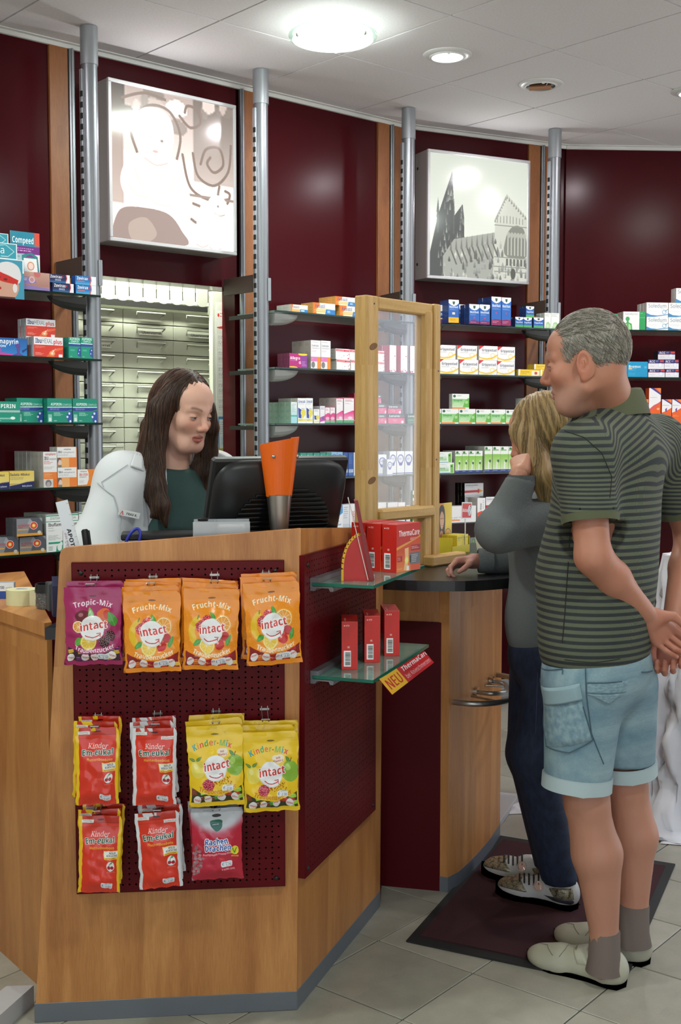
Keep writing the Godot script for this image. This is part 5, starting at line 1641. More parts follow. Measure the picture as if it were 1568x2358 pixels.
const STOCK := """
fs 2 0 0.134 0.101 0.0000 0.0330 0.050 2 0.04
fm 2 0 0.266 0.135 0.0000 0.0510 0.028 3 0.04
fm 2 0 0.431 0.146 0.0000 0.0480 0.028 2 0.04
fm 2 0 0.402 0.144 0.0486 0.0404 0.028 4 0.04
al 2 1 0.123 0.107 0.0000 0.0650 0.020 4 0.04
ce 2 1 0.253 0.059 0.0000 0.1290 0.045 3 0.04
ce 2 1 0.313 0.060 0.0000 0.1300 0.045 1 0.04
wr 2 1 0.410 0.088 0.0000 0.0490 0.040 2 0.04
wr 2 1 0.501 0.087 0.0000 0.0490 0.040 1 0.04
wr 2 1 0.655 0.067 0.0000 0.0490 0.040 1 0.04
rs 2 1 0.757 0.045 0.0000 0.1300 0.050 2 0.04
rs 2 1 0.833 0.047 0.0000 0.1320 0.050 2 0.04
wr 2 1 0.405 0.087 0.0496 0.0484 0.040 2 0.04
wr 2 1 0.493 0.087 0.0496 0.0474 0.040 1 0.04
wr 2 1 0.654 0.067 0.0496 0.0494 0.040 1 0.04
td 2 2 0.133 0.036 0.0000 0.0960 0.040 5 0.04
lv 2 2 0.172 0.050 0.0000 0.1140 0.045 3 0.04
lv 2 2 0.223 0.042 0.0000 0.1150 0.045 1 0.04
ls 2 2 0.269 0.036 0.0000 0.0650 0.030 1 0.04
lp 2 2 0.308 0.030 0.0000 0.0800 0.035 2 0.04
pk 2 2 0.339 0.029 0.0000 0.0760 0.035 1 0.04
pk 2 2 0.370 0.030 0.0000 0.0770 0.035 1 0.04
pt 2 2 0.409 0.043 0.0000 0.1200 0.040 3 0.04
pt 2 2 0.457 0.064 0.0000 0.1220 0.040 1 0.04
dr 2 2 0.569 0.064 0.0000 0.1460 0.040 1 -0.01
lo 2 2 0.682 0.056 0.0000 0.0470 0.030 2 0.04
lo 2 2 0.748 0.113 0.0000 0.0480 0.030 1 0.04
lo 2 2 0.681 0.056 0.0476 0.0494 0.030 2 0.04
lo 2 2 0.748 0.093 0.0486 0.0434 0.030 1 0.04
lo 2 2 0.681 0.020 0.0976 0.0434 0.020 1 0.04
te 2 3 0.188 0.038 0.0000 0.1150 0.040 2 0.04
te 2 3 0.227 0.037 0.0000 0.1150 0.040 2 0.04
te 2 3 0.267 0.039 0.0000 0.1140 0.040 2 0.04
te 2 3 0.309 0.034 0.0000 0.1140 0.040 2 0.04
te 2 3 0.345 0.033 0.0000 0.1130 0.040 2 0.04
ey 2 3 0.379 0.034 0.0000 0.1170 0.040 2 0.04
ey 2 3 0.414 0.035 0.0000 0.1160 0.040 2 0.04
bl 2 3 0.452 0.031 0.0000 0.1140 0.040 2 0.04
bl 2 3 0.485 0.034 0.0000 0.1130 0.040 2 0.04
wb 2 3 0.520 0.067 0.0000 0.1120 0.040 1 0.04
oc 2 3 0.672 0.038 0.0000 0.0780 0.030 1 0.11
oc 2 3 0.682 0.056 0.0000 0.1000 0.040 2 0.04
oc 2 3 0.759 0.046 0.0000 0.1150 0.040 2 0.04
oc 2 3 0.810 0.052 0.0000 0.1150 0.040 2 0.04
wp 2 4 0.294 0.047 0.0000 0.0910 0.040 1 0.04
gn 2 4 0.342 0.038 0.0000 0.1280 0.040 2 0.04
wn 2 4 0.343 0.052 0.0000 0.1060 0.030 1 0.10
wn 2 4 0.368 0.062 0.0000 0.1190 0.040 1 0.06
gy 2 4 0.449 0.043 0.0000 0.1170 0.040 2 0.04
na 2 4 0.494 0.054 0.0000 0.1180 0.040 1 0.04
na 2 4 0.683 0.053 0.0000 0.1170 0.040 1 0.04
na 2 4 0.748 0.069 0.0000 0.1140 0.040 1 0.04
na 2 4 0.819 0.049 0.0000 0.1110 0.040 1 0.04
vw 3 0 0.083 0.125 0.0000 0.0910 0.040 4 0.04
vy 3 0 0.175 0.061 0.0000 0.1130 0.040 2 0.10
vm 3 0 0.302 0.062 0.0000 0.0980 0.040 2 0.09
vm 3 0 0.313 0.032 0.0000 0.1070 0.040 1 -0.02
vm 3 0 0.366 0.061 0.0000 0.0990 0.040 1 0.09
vt 3 0 0.443 0.061 0.0000 0.1430 0.040 3 0.08
vt 3 0 0.506 0.058 0.0000 0.1420 0.040 1 0.08
vs 3 0 0.618 0.051 0.0000 0.0520 0.030 2 0.04
vs 3 0 0.671 0.053 0.0000 0.0520 0.030 1 0.04
vs 3 0 0.736 0.063 0.0000 0.0540 0.030 1 0.04
wg 3 0 0.804 0.042 0.0000 0.0810 0.035 2 0.04
wg 3 0 0.848 0.053 0.0000 0.0820 0.035 1 0.04
vs 3 0 0.685 0.052 0.0526 0.0574 0.030 2 0.04
rs 3 1 -0.009 0.044 0.0000 0.1330 0.040 2 0.04
gp 3 1 0.156 0.118 0.0000 0.0730 0.030 2 0.04
gp 3 1 0.282 0.111 0.0000 0.0740 0.030 1 0.04
gp 3 1 0.397 0.111 0.0000 0.0740 0.030 1 0.04
gp 3 1 0.509 0.110 0.0000 0.0710 0.030 1 0.04
yl 3 1 0.640 0.141 0.0000 0.0330 0.030 2 0.04
yl 3 1 0.782 0.129 0.0000 0.0340 0.030 1 0.04
yl 3 1 0.742 0.129 0.0346 0.0274 0.030 2 0.04
gp 3 1 0.512 0.107 0.0716 0.0744 0.030 1 0.04
gp 3 1 0.141 0.115 0.0736 0.0704 0.030 2 0.04
gp 3 1 0.266 0.119 0.0746 0.0704 0.030 1 0.04
gp 3 1 0.396 0.114 0.0746 0.0724 0.030 1 0.04
lg 3 2 -0.023 0.065 0.0000 0.0490 0.030 2 0.04
sp 3 2 0.084 0.089 0.0000 0.0740 0.030 1 0.04
sp 3 2 0.176 0.101 0.0000 0.0750 0.030 1 0.04
sp 3 2 0.279 0.100 0.0000 0.0750 0.030 1 0.04
sp 3 2 0.382 0.091 0.0000 0.0740 0.030 1 0.04
sp 3 2 0.474 0.090 0.0000 0.0740 0.030 1 0.04
sp 3 2 0.565 0.094 0.0000 0.0730 0.030 1 0.04
sp 3 2 0.687 0.106 0.0000 0.0780 0.030 1 0.04
sp 3 2 0.237 0.102 0.0756 0.0754 0.030 1 0.04
sq 3 2 0.692 0.100 0.0786 0.0554 0.030 3 0.04
oc 3 3 -0.037 0.046 0.0000 0.1140 0.040 2 0.04
gb 3 3 0.145 0.107 0.0000 0.0530 0.030 2 0.04
gt 3 3 0.258 0.041 0.0000 0.1130 0.040 3 0.04
gt 3 3 0.300 0.039 0.0000 0.1130 0.040 2 0.04
gt 3 3 0.340 0.041 0.0000 0.1130 0.040 2 0.04
gt 3 3 0.382 0.042 0.0000 0.1120 0.040 2 0.04
gu 3 3 0.437 0.048 0.0000 0.1340 0.045 4 0.04
gu 3 3 0.486 0.049 0.0000 0.1340 0.045 2 0.04
gu 3 3 0.536 0.049 0.0000 0.1330 0.045 2 0.04
gu 3 3 0.586 0.051 0.0000 0.1320 0.045 2 0.04
gu 3 3 0.638 0.053 0.0000 0.1300 0.045 2 0.04
gt 3 3 0.713 0.042 0.0000 0.1050 0.040 1 0.04
gb 3 3 0.134 0.104 0.0536 0.0544 0.030 1 0.04
wp 3 4 -0.029 0.023 0.0000 0.0940 0.030 1 0.04
gr 3 4 0.010 0.031 0.0000 0.1660 0.040 1 0.04
ww 3 4 0.125 0.242 0.0000 0.0830 0.060 1 0.07
db 3 4 0.375 0.117 0.0000 0.0610 0.030 2 -0.05
dt 3 4 0.395 0.049 0.0000 0.1190 0.050 3 0.04
db 3 4 0.447 0.102 0.0000 0.0510 0.030 2 0.04
db 3 4 0.446 0.101 0.0516 0.0714 0.030 2 0.04
db 3 4 0.375 0.116 0.0616 0.0654 0.030 3 -0.05
db 3 4 0.374 0.116 0.1276 0.0634 0.030 3 -0.05
ge 4 0 0.129 0.096 0.0000 0.0830 0.020 2 0.04
ge 4 0 0.246 0.100 0.0000 0.0840 0.020 3 0.04
ge 4 0 0.377 0.125 0.0000 0.0960 0.020 4 0.04
so 4 0 0.507 0.122 0.0000 0.0700 0.020 1 0.04
so 4 0 0.630 0.123 0.0000 0.0700 0.020 1 0.04
so 4 0 0.505 0.122 0.0706 0.0754 0.020 6 0.04
so 4 0 0.629 0.123 0.0706 0.0754 0.020 1 0.04
so 4 0 0.669 0.123 0.1466 0.0774 0.020 3 0.04
br 4 1 0.294 0.111 0.0000 0.0810 0.030 2 0.04
br 4 1 0.407 0.112 0.0000 0.0820 0.030 1 0.04
ak 4 1 0.522 0.095 0.0000 0.0430 0.030 1 0.04
ak 4 1 0.599 0.098 0.0000 0.0470 0.030 2 -0.01
ak 4 1 0.619 0.076 0.0000 0.0440 0.030 1 0.04
ak 4 1 0.520 0.090 0.0436 0.0504 0.030 1 0.04
ak 4 1 0.611 0.082 0.0446 0.0504 0.030 1 0.04
ak 4 1 0.598 0.098 0.0476 0.0494 0.030 2 -0.01
ak 4 1 0.597 0.098 0.0976 0.0454 0.030 2 -0.01
oh 4 2 0.454 0.073 0.0000 0.1320 0.040 1 0.04
ot 4 2 0.529 0.067 0.0000 0.1920 0.050 1 0.04
oh 4 2 0.603 0.055 0.0000 0.1320 0.040 1 0.04
oh 4 2 0.660 0.054 0.0000 0.1320 0.040 1 0.04
wd 4 3 0.549 0.106 0.0000 0.1200 0.050 1 0.04
wd 4 3 0.660 0.112 0.0000 0.1250 0.050 1 0.04
wd 4 4 0.708 0.095 -0.0260 0.1420 0.050 1 0.04
wd 4 4 0.604 0.099 -0.0250 0.1180 0.050 1 0.04
zd L 0 0.755 0.090 0.0000 0.0350 0.030 1 0.04
zb L 0 0.855 0.089 0.0000 0.0360 0.030 1 0.04
zd L 0 0.740 0.090 0.0356 0.0314 0.030 1 0.04
zb L 0 0.852 0.091 0.0366 0.0334 0.030 1 0.04
th L 1 0.489 0.156 0.0000 0.0650 0.030 2 0.04
ib L 1 0.671 0.124 0.0000 0.0800 0.022 3 -0.02
ib L 1 0.673 0.122 0.0000 0.0760 0.022 3 0.04
as L 1 0.819 0.052 0.0000 0.0810 0.045 1 0.04
as L 1 0.872 0.052 0.0000 0.0830 0.045 1 0.04
ib L 1 0.672 0.124 0.0806 0.0674 0.022 3 -0.02
ap L 2 0.506 0.107 0.0000 0.0780 0.060 1 0.04
ac L 2 0.614 0.108 0.0000 0.0930 0.050 2 0.01
ac L 2 0.724 0.106 0.0000 0.0930 0.050 1 0.04
ac L 2 0.833 0.107 0.0000 0.0940 0.050 1 0.04
ub L 3 0.464 0.099 0.0000 0.0650 0.030 2 0.04
ub L 3 0.564 0.101 0.0000 0.0660 0.030 2 0.04
ir L 3 0.703 0.058 0.0000 0.1370 0.034 7 0.04
iq L 3 0.763 0.084 0.0000 0.0760 0.030 2 0.04
il L 3 0.849 0.098 0.0000 0.0660 0.030 1 0.04
iq L 3 0.762 0.085 0.0766 0.0784 0.030 2 0.04
nu L 4 0.491 0.105 0.0000 0.0690 0.030 3 0.04
nu L 4 0.599 0.109 0.0000 0.0640 0.030 2 0.04
zz L 4 0.709 0.071 0.0000 0.1440 0.045 4 0.04
zz L 4 0.781 0.068 0.0000 0.1440 0.045 2 0.04
zz L 4 0.851 0.061 0.0000 0.1480 0.045 1 0.04
nu L 4 0.579 0.107 0.0696 0.0664 0.030 3 0.06
"""
const ORD: Array[String] = ["leftmost","second from left","third from left","fourth from left","fifth from left","sixth from left","seventh from left","eighth from left","ninth from left","tenth from left"]

func build_stock() -> void:
	var rows := []
	for line in STOCK.split("\n",false):
		rows.append(line.split(" ",false))
	var count := {}
	for r in rows:
		var id: String = r[0] + r[1] + r[2]
		count[id] = count.get(id,0) + 1
	var done := {}
	for r in rows:
		var key: String = r[0]
		var bay: String = r[1]
		var lev := int(r[2])
		var s := float(r[3])
		var w := float(r[4])
		var y0 := float(r[5])
		var h := float(r[6])
		var d := float(r[7])
		var deep := int(r[8])
		var off := float(r[9])
		var mesh := carton_mesh(key,w - 0.0008,h,d)
		var id: String = key + bay + str(lev)
		var i: int = done.get(id,0)
		done[id] = i + 1
		# place among its like: the table lists each shelf's lower cartons first, from left to right
		var put := ""
		if count[id] > 1:
			put = ", stacked " + ORD[i] if y0 > 0.02 else ", " + ORD[i]
		for k in deep:
			var at := bay_point(bay,s + w/2.0 + rng.randf_range(-0.0008,0.0008),off - k*(d + 0.0012))
			var place := put + (", %s row back" % ["","second","third","fourth","fifth","sixth","seventh"][k] if k > 0 else "") + ", %s shelf, %s rack" % [LEVEL_NAME[lev],BAY_NAME[bay]]
			var look: String = carton_look[key]
			if (look + place).split(" ").size() > 16:
				look = short_look(look)
			if (look + place).split(" ").size() > 16:
				place = place.replace(" from left","")
			single("medicine_carton",mesh,null,Vector3(at.x,LEVEL[lev] + y0 + 0.0002,at.y),bay_turn(bay) + rng.randf_range(-0.012,0.012),look + place,"carton","medicine cartons on the glass shelves")

func short_look(s: String) -> String:
	var i := s.find(" with ")
	return s.substr(0,i) if i > 0 else s

# ---------------------------------------------------------------- people
# a place from a bearing of the lens (u, v) and its depth d in metres
func at(u: float,v: float,d: float) -> Vector3:
	var r := Basis(Vector3.RIGHT,-0.07189)*Vector3((u - 784.0)/2694.0,(1179.0 - v)/2694.0,-1.0)
	return Vector3(0,1.5,0) + r*(d/-r.z)

func looking(f: Vector3,up := Vector3.UP) -> Basis:  # x to the person's left, y up, z ahead
	var z := f.normalized()
	var x := up.cross(z).normalized()
	return Basis(x,z.cross(x),z)

func lin(h: String) -> Color:
	return Color(h).srgb_to_linear()

func skin_mat(key: String) -> StandardMaterial3D:
	var m := mat(key,Color.WHITE,0.5)
	m.vertex_color_use_as_albedo = true
	m.subsurf_scatter_enabled = true
	m.subsurf_scatter_strength = 0.12
	return m

# a head in its own frame: x left, y up, z ahead; k scales it
func add_head(s: Sdf,bs: Basis,c: Vector3,k: float,male: bool) -> void:
	var q := func(x: float,y: float,z: float) -> Vector3: return c + bs*(Vector3(x,y,z)*k)
	var e := func(p: Vector3,r: Vector3,j: float,sub: bool) -> void: s.ell(p,r*k,bs,j,sub)
	e.call(q.call(0,0.036,-0.014),Vector3(0.074,0.090,0.096),0.02,false)
	e.call(q.call(0,-0.030,0.030),Vector3(0.060,0.076,0.062),0.03,false)
	e.call(q.call(0,0.050,0.046),Vector3(0.056,0.044,0.042),0.03,false)
	s.cap(q.call(-0.020,-0.096,0.058),q.call(0.020,-0.096,0.058),0.021*k,0.021*k,0.03)
	for m in [-1.0,1.0]:
		s.cap(q.call(m*0.056,-0.060,0.000),q.call(m*0.024,-0.098,0.052),0.020*k,0.020*k,0.03)
		e.call(q.call(m*0.044,-0.022,0.060),Vector3(0.022,0.020,0.022),0.025,false)
		s.cap(q.call(m*0.012,0.026,0.088),q.call(m*0.046,0.024,0.066),0.0095*k,0.008*k,0.014)
		e.call(q.call(m*0.033,0.004,0.094),Vector3(0.017,0.012,0.014),0.012,true)
		e.call(q.call(m*0.0325,0.003,0.0745),Vector3(0.0155,0.0135,0.0135),0.004,false)
	# nose
	s.cap(q.call(0,0.016,0.090),q.call(0,-0.026,0.108),0.0078*k,0.0090*k,0.014)
	s.cap(q.call(0,-0.028,0.108),q.call(0,-0.034,0.100),0.0098*k,0.0092*k,0.010)
	for m in [-1.0,1.0]:
		var nw := 1.0 if male else 0.84
		e.call(q.call(m*0.0120*nw,-0.034,0.096),Vector3(0.0078*nw,0.0078,0.011),0.006,false)
		e.call(q.call(m*0.007,-0.0425,0.102),Vector3(0.0035,0.004,0.005),0.003,true)
	# mouth
	s.cap(q.call(-0.0205,-0.0645,0.0800),q.call(0,-0.0618,0.0875),0.0040*k,0.0056*k,0.008)
	s.cap(q.call(0.0205,-0.0645,0.0800),q.call(0,-0.0618,0.0875),0.0040*k,0.0056*k,0.008)
	s.cap(q.call(-0.017,-0.0712,0.0795),q.call(0,-0.0730,0.0855),0.0042*k,0.0062*k,0.008)
	s.cap(q.call(0.017,-0.0712,0.0795),q.call(0,-0.0730,0.0855),0.0042*k,0.0062*k,0.008)
	s.cap(q.call(-0.022,-0.0672,0.086),q.call(0.022,-0.0672,0.086),0.0020*k,0.0020*k,0.003,true)
	s.cap(q.call(-0.010,-0.0672,0.0935),q.call(0.010,-0.0672,0.0935),0.0028*k,0.0028*k,0.003,true)
	# ears
	for m in [-1.0,1.0]:
		var big := 1.12 if male else 0.92
		var eb := bs*Basis(Vector3.UP,m*0.35)
		s.ell(q.call(m*0.077,-0.008,-0.010),Vector3(0.007,0.034,0.020)*k*big,eb,0.006)
		s.ell(q.call(m*0.086,0.000,-0.008),Vector3(0.008,0.021,0.0115)*k*big,eb,0.002,true)
		s.ell(q.call(m*0.080,-0.006,-0.006),Vector3(0.004,0.011,0.004)*k*big,eb,0.003)
		s.ell(q.call(m*0.079,-0.014,0.004),Vector3(0.005,0.007,0.005)*k*big,eb,0.004)
		s.ell(q.call(m*0.076,-0.040,-0.003),Vector3(0.006,0.009,0.009)*k*big,eb,0.005)

func face_paint(l: Vector3,base: Color,lips: Color,brow: Color,stubble: float) -> Color:
	# l in head units; what belongs to the skin itself: lips, brows, ruddy cheeks, a shaven beard
	var c := base*(1.0 + 0.10*folds.get_noise_3d(l.x*420,l.y*420,l.z*420) + 0.06*folds.get_noise_3d(l.x*1500,l.y*1500,l.z*1500))
	c.a = 1.0
	var cheek := exp(-pow((Vector2(absf(l.x),l.y) - Vector2(0.042,-0.024)).length()/0.024,2))*float(l.z > 0.02)
	c = c.lerp(Color(base.r*0.95,base.g*0.66,base.b*0.6),0.45*cheek)
	var tip := exp(-pow((l - Vector3(0,-0.03,0.112)).length()/0.02,2))
	c = c.lerp(Color(base.r*0.98,base.g*0.62,base.b*0.56),0.5*tip)
	var ear := smoothstep(0.074,0.082,absf(l.x))*float(l.z < 0.03)
	c = c.lerp(Color(base.r,base.g*0.68,base.b*0.6),0.5*ear)
	if l.z > 0.07 and absf(l.x) < 0.0235:
		var bow := 0.0035*(1.0 - pow(absf(l.x)/0.02,2))
		var up := -0.0545 + bow*0.3 - 0.006*absf(l.x)/0.022
		var dn := -0.0825 + 0.010*pow(absf(l.x)/0.022,2)
		var w := smoothstep(dn - 0.001,dn + 0.002,l.y)*(1.0 - smoothstep(up - 0.002,up + 0.001,l.y))
		c = c.lerp(lips,w)
	var arch := 0.0265 + 0.006*sin(clampf((absf(l.x) - 0.014)/0.036,0.0,1.0)*PI*0.75)
	if l.z > 0.04 and absf(l.x) > 0.012 and absf(l.x) < 0.052:
		c = c.lerp(brow,0.8*exp(-pow((l.y - arch)/0.0038,2))*smoothstep(0.012,0.018,absf(l.x))*(1.0 - smoothstep(0.044,0.052,absf(l.x))))
	if stubble > 0.0:
		var z := smoothstep(-0.035,-0.065,l.y)*smoothstep(-0.02,0.02,l.z)
		c = c.lerp(Color(0.32,0.29,0.27),stubble*z)
	return c

func add_eyes(parent: Node,bs: Basis,c: Vector3,k: float,look: Vector3,iris: Color,lash: Color) -> void:
	var ey := skin_mat("eyes")
	ey.roughness = 0.15
	ey.subsurf_scatter_enabled = false
	for m in [-1.0,1.0]:
		var o := c + bs*(Vector3(m*0.0325,0.0025,0.0768)*k)
		var b := MB.new()
		var dir := look.normalized()
		var r := 0.0128*k
		for j in 20:
			for i in 24:
				var p := []
				for q in [[i,j],[i,j + 1],[i + 1,j + 1],[i + 1,j]]:
					var th := PI*float(q[1])/20.0
					var ph := TAU*float(q[0])/24.0
					p.append(Basis(Quaternion(Vector3.UP,dir))*Vector3(sin(th)*cos(ph),cos(th),-sin(th)*sin(ph)))
				var mid := (p[0] + p[1] + p[2] + p[3]) as Vector3
				var a := mid.normalized().angle_to(dir)
				b.col = Color(0.01,0.01,0.012) if a < 0.20 else iris if a < 0.46 else Color(0.42,0.38,0.36)
				for q in p:
					b.vert(o + q*r,q)
				var f := b.v.size() - 4
				b.tri(f,f + 1,f + 2)
				b.tri(f,f + 2,f + 3)
		part("eye",b.mesh(ey,true),parent)
		# lids: two shells over the ball that leave an almond open
		b = MB.new()
		for up in [1.0,-1.0]:
			var p := []
			for j in 9:
				for i in 19:
					var az := lerpf(-1.35,1.35,i/18.0)
					var open: float = (0.20 if up > 0 else 0.26)*(1.0 - pow(absf(az)/1.35,2.2)) - 0.02
					var elv: float = up*lerpf(open,1.45,j/8.0)
					p.append(o + bs*(Vector3(sin(az)*cos(elv),sin(elv) - 0.04,cos(az)*cos(elv))*(0.0139 - 0.0006*absf(az))*k))
			if up < 0:
				p.reverse()
			smooth_grid(b,p,19,9)
		part("eyelids",b.mesh(mat("lid_" + str(iris),lash,0.5)),parent)
		b = MB.new()
		var pts2 := []
		for i in 11:
			var az := lerpf(-1.3,1.3,i/10.0)
			var elv := 0.20*(1.0 - pow(absf(az)/1.35,2.2)) - 0.02
			pts2.append(o + bs*(Vector3(sin(az)*cos(elv),sin(elv) - 0.045,cos(az)*cos(elv))*0.0143*k))
		b.tube(pts2,0.0007*k,5)
		part("lashes",b.mesh(mat("lash_dark",Color("2c1f1a"),0.7)),parent)

# a hand from the wrist: d along the palm, n out of the palm, thumb = +1 when the thumb lies towards d x n
func add_hand(s: Sdf,w: Vector3,d: Vector3,n: Vector3,thumb: float,curl: Array,k := 1.0,thumb_in := 0.5) -> void:
	d = d.normalized()
	n = (n - d*n.dot(d)).normalized()
	var t := d.cross(n).normalized()*thumb
	var across := [0.030,0.010,-0.011,-0.030]
	var reach := [0.086,0.090,0.085,0.076]
	var lens := [[0.043,0.026,0.021],[0.047,0.030,0.022],[0.043,0.028,0.021],[0.034,0.021,0.018]]
	for i in 4:
		var kn: Vector3 = w + d*reach[i]*k + t*across[i]*k - n*0.003*k
		s.cap(w + t*across[i]*0.55*k + d*0.008,kn,0.0155*k,0.0118*k,0.014)
		var a := 0.0
		var p := kn
		for j in 3:
			a += curl[i]*[0.75,1.15,0.75][j]
			var dir: Vector3 = (d*cos(a) + n*sin(a) + t*across[i]*1.6*(1.0 - minf(curl[i],1.0))).normalized()
			var q: Vector3 = p + dir*lens[i][j]*k
			s.cap(p,q,(0.0094 - 0.0009*j - 0.0004*i)*k,(0.0086 - 0.0009*j - 0.0004*i)*k,0.004)
			p = q
	# ball of the thumb and the thumb itself
	var b0 := w + d*0.022*k + t*0.020*k + n*0.008*k
	var d1 := (d*0.66 + t*0.62 + n*0.35).normalized()
	var b1 := b0 + d1*0.040*k
	s.cap(b0,b1,0.0185*k,0.0125*k,0.014)
	var d2 := (d*0.9 + t*(0.3 - thumb_in) + n*(0.25 + thumb_in*0.6)).normalized()
	var b2 := b1 + d2*0.030*k
	s.cap(b1,b2,0.0112*k,0.0100*k,0.005)
	var d3 := (d*0.9 - t*thumb_in + n*(0.15 + thumb_in*0.3)).normalized()
	s.cap(b2,b2 + d3*0.024*k,0.0100*k,0.0082*k,0.004)

func bounds(pts: Array,pad: float) -> Array:
	var lo: Vector3 = pts[0]
	var hi: Vector3 = pts[0]
	for p in pts:
		lo = lo.min(p)
		hi = hi.max(p)
	return [lo - Vector3.ONE*pad,hi + Vector3.ONE*pad]

var folds := FastNoiseLite.new()

# a ridge on a surface: a thin tube laid along points that are pressed onto a field from outside
func seam(s: Sdf,pts: Array,dir: Vector3,r: float,b: MB,lift := 0.0) -> void:
	var o := []
	for i in pts.size() - 1:
		for j in 6:
			var p: Vector3 = (pts[i] as Vector3).lerp(pts[i + 1],j/6.0)
			var h := s.hit(p - dir*0.25,dir,0.5)
			o.append(h - dir*lift)
	b.tube(o,r,6)

# a flap of cloth lying on a field: corners as seen along dir, raised by thick
func patch(s: Sdf,c: Array,dir: Vector3,thick: float,b: MB,m := 12) -> void:
	var p := []
	for j in m + 1:
		for i in m + 1:
			var u := float(i)/m
			var v := float(j)/m
			var q: Vector3 = (c[0] as Vector3).lerp(c[1],u).lerp((c[3] as Vector3).lerp(c[2],u),v)
			var h := s.hit(q - dir*0.25,dir,0.5)
			var edge := i == 0 or j == 0 or i == m or j == m
			p.append(h - dir*(0.0 if edge else thick))
	smooth_grid(b,p,m + 1,m + 1)

func streaks(key: String,a: Color,b: Color,seed_: int,rough: float) -> StandardMaterial3D:
	var m := mat(key,Color.WHITE,rough)
	m.albedo_texture = noise_tex(512,256,0.11,Vector2(1.0,0.035),a,b,seed_,0.35)
	m.rim_enabled = true
	m.rim = 0.25
	return m

# strands combed over the surface of a field: flow(p) gives the way the hair grows
func comb(b: MB,s: Sdf,count: int,steps: int,step: float,rad: float,lift: float,wild: float,flow: Callable,dark: Color,pale: Color,seed_: int,keep = null) -> void:
	var r := RandomNumberGenerator.new()
	r.seed = seed_
	var size := Vector3(s.nx,s.ny,s.nz)*s.h
	var made := 0
	var tries := 0
	while made < count and tries < count*400:
		tries += 1
		var p := s.o + Vector3(r.randf(),r.randf(),r.randf())*size
		if absf(s.at(p)) > 0.006 or (keep != null and not keep.call(p)):
			continue
		made += 1
		var sway := Vector3(r.randf_range(-1,1),r.randf_range(-1,1),r.randf_range(-1,1))*wild
		var up := lift*r.randf_range(0.2,1.6)
		var pts := []
		for i in steps:
			var g := s.grad(p)
			p -= g*(s.at(p) - up)
			pts.append(p)
			var d: Vector3 = flow.call(p) + sway
			d = (d - g*d.dot(g)).normalized()
			p += d*step
		var rr := []
		for i in steps:
			rr.append(rad*(1.0 - 0.75*float(i)/steps))
		b.col = dark.lerp(pale,r.randf()*r.randf() if r.randf() < 0.6 else r.randf())
		b.tube(pts,rr,3,false)

# a shoe along d from the heel on the floor
func add_shoe(s: Sdf,heel: Vector3,d: Vector3,len: float,wid: float,high: float) -> void:
	var bs := looking(d)
	var q := func(x: float,y: float,z: float) -> Vector3: return heel + bs*Vector3(x*wid,y,z*len)
	s.ell(q.call(0,0.036,0.14),Vector3(wid*0.42,0.040,len*0.15),bs,0.02)
	s.cap(q.call(0,0.030,0.20),q.call(0.0,0.026,0.62),wid*0.36,wid*0.40,0.03)
	s.ell(q.call(0.02,0.020,0.74),Vector3(wid*0.52,0.036,len*0.25),bs,0.03)
	s.cap(q.call(0,high*0.75,0.16),q.call(0,high*0.62,0.42),wid*0.33,wid*0.30,0.03)
	s.ell(q.call(0,high + 0.012,0.24),Vector3(wid*0.30,0.03,len*0.14),bs,0.006,true)
	s.cut(heel + Vector3(0,0.004,0),Vector3.DOWN)

func sole_mesh(d: Vector3,len: float,wid: float,y1: float,spring: float) -> ArrayMesh:
	# outline of a foot, extruded; heel at the origin, z ahead
	var p := PackedVector2Array()
	for q in [[-0.34,0.04],[-0.40,0.14],[-0.36,0.34],[-0.42,0.52],[-0.52,0.68],[-0.46,0.84],[-0.26,0.96],[0.0,1.0],[0.28,0.95],[0.48,0.82],[0.52,0.68],[0.40,0.50],[0.34,0.34],[0.40,0.14],[0.34,0.04],[0.0,0.0]]:
		p.append(Vector2(q[0]*wid,q[1]*len))
	var b := MB.new()
	b.x = Transform3D(looking(d)*Basis(Vector3(1,0,0),Vector3(0,0,1),Vector3(0,1,0)),Vector3.ZERO)
	var g := MB.new()
	g.prism(p,-y1,-0.0005)
	# write out with the toe sprung up a little
	var bs := looking(d)
	for i in g.v.size():
		var v := g.v[i]
		var lift := spring*pow(maxf(0.0,v.y/len - 0.6)/0.4,2)
		g.v[i] = bs*Vector3(-v.x,-v.z + lift,v.y)
		var nn := g.n[i]
		g.n[i] = bs*Vector3(-nn.x,-nn.z,nn.y)
	return g.mesh()

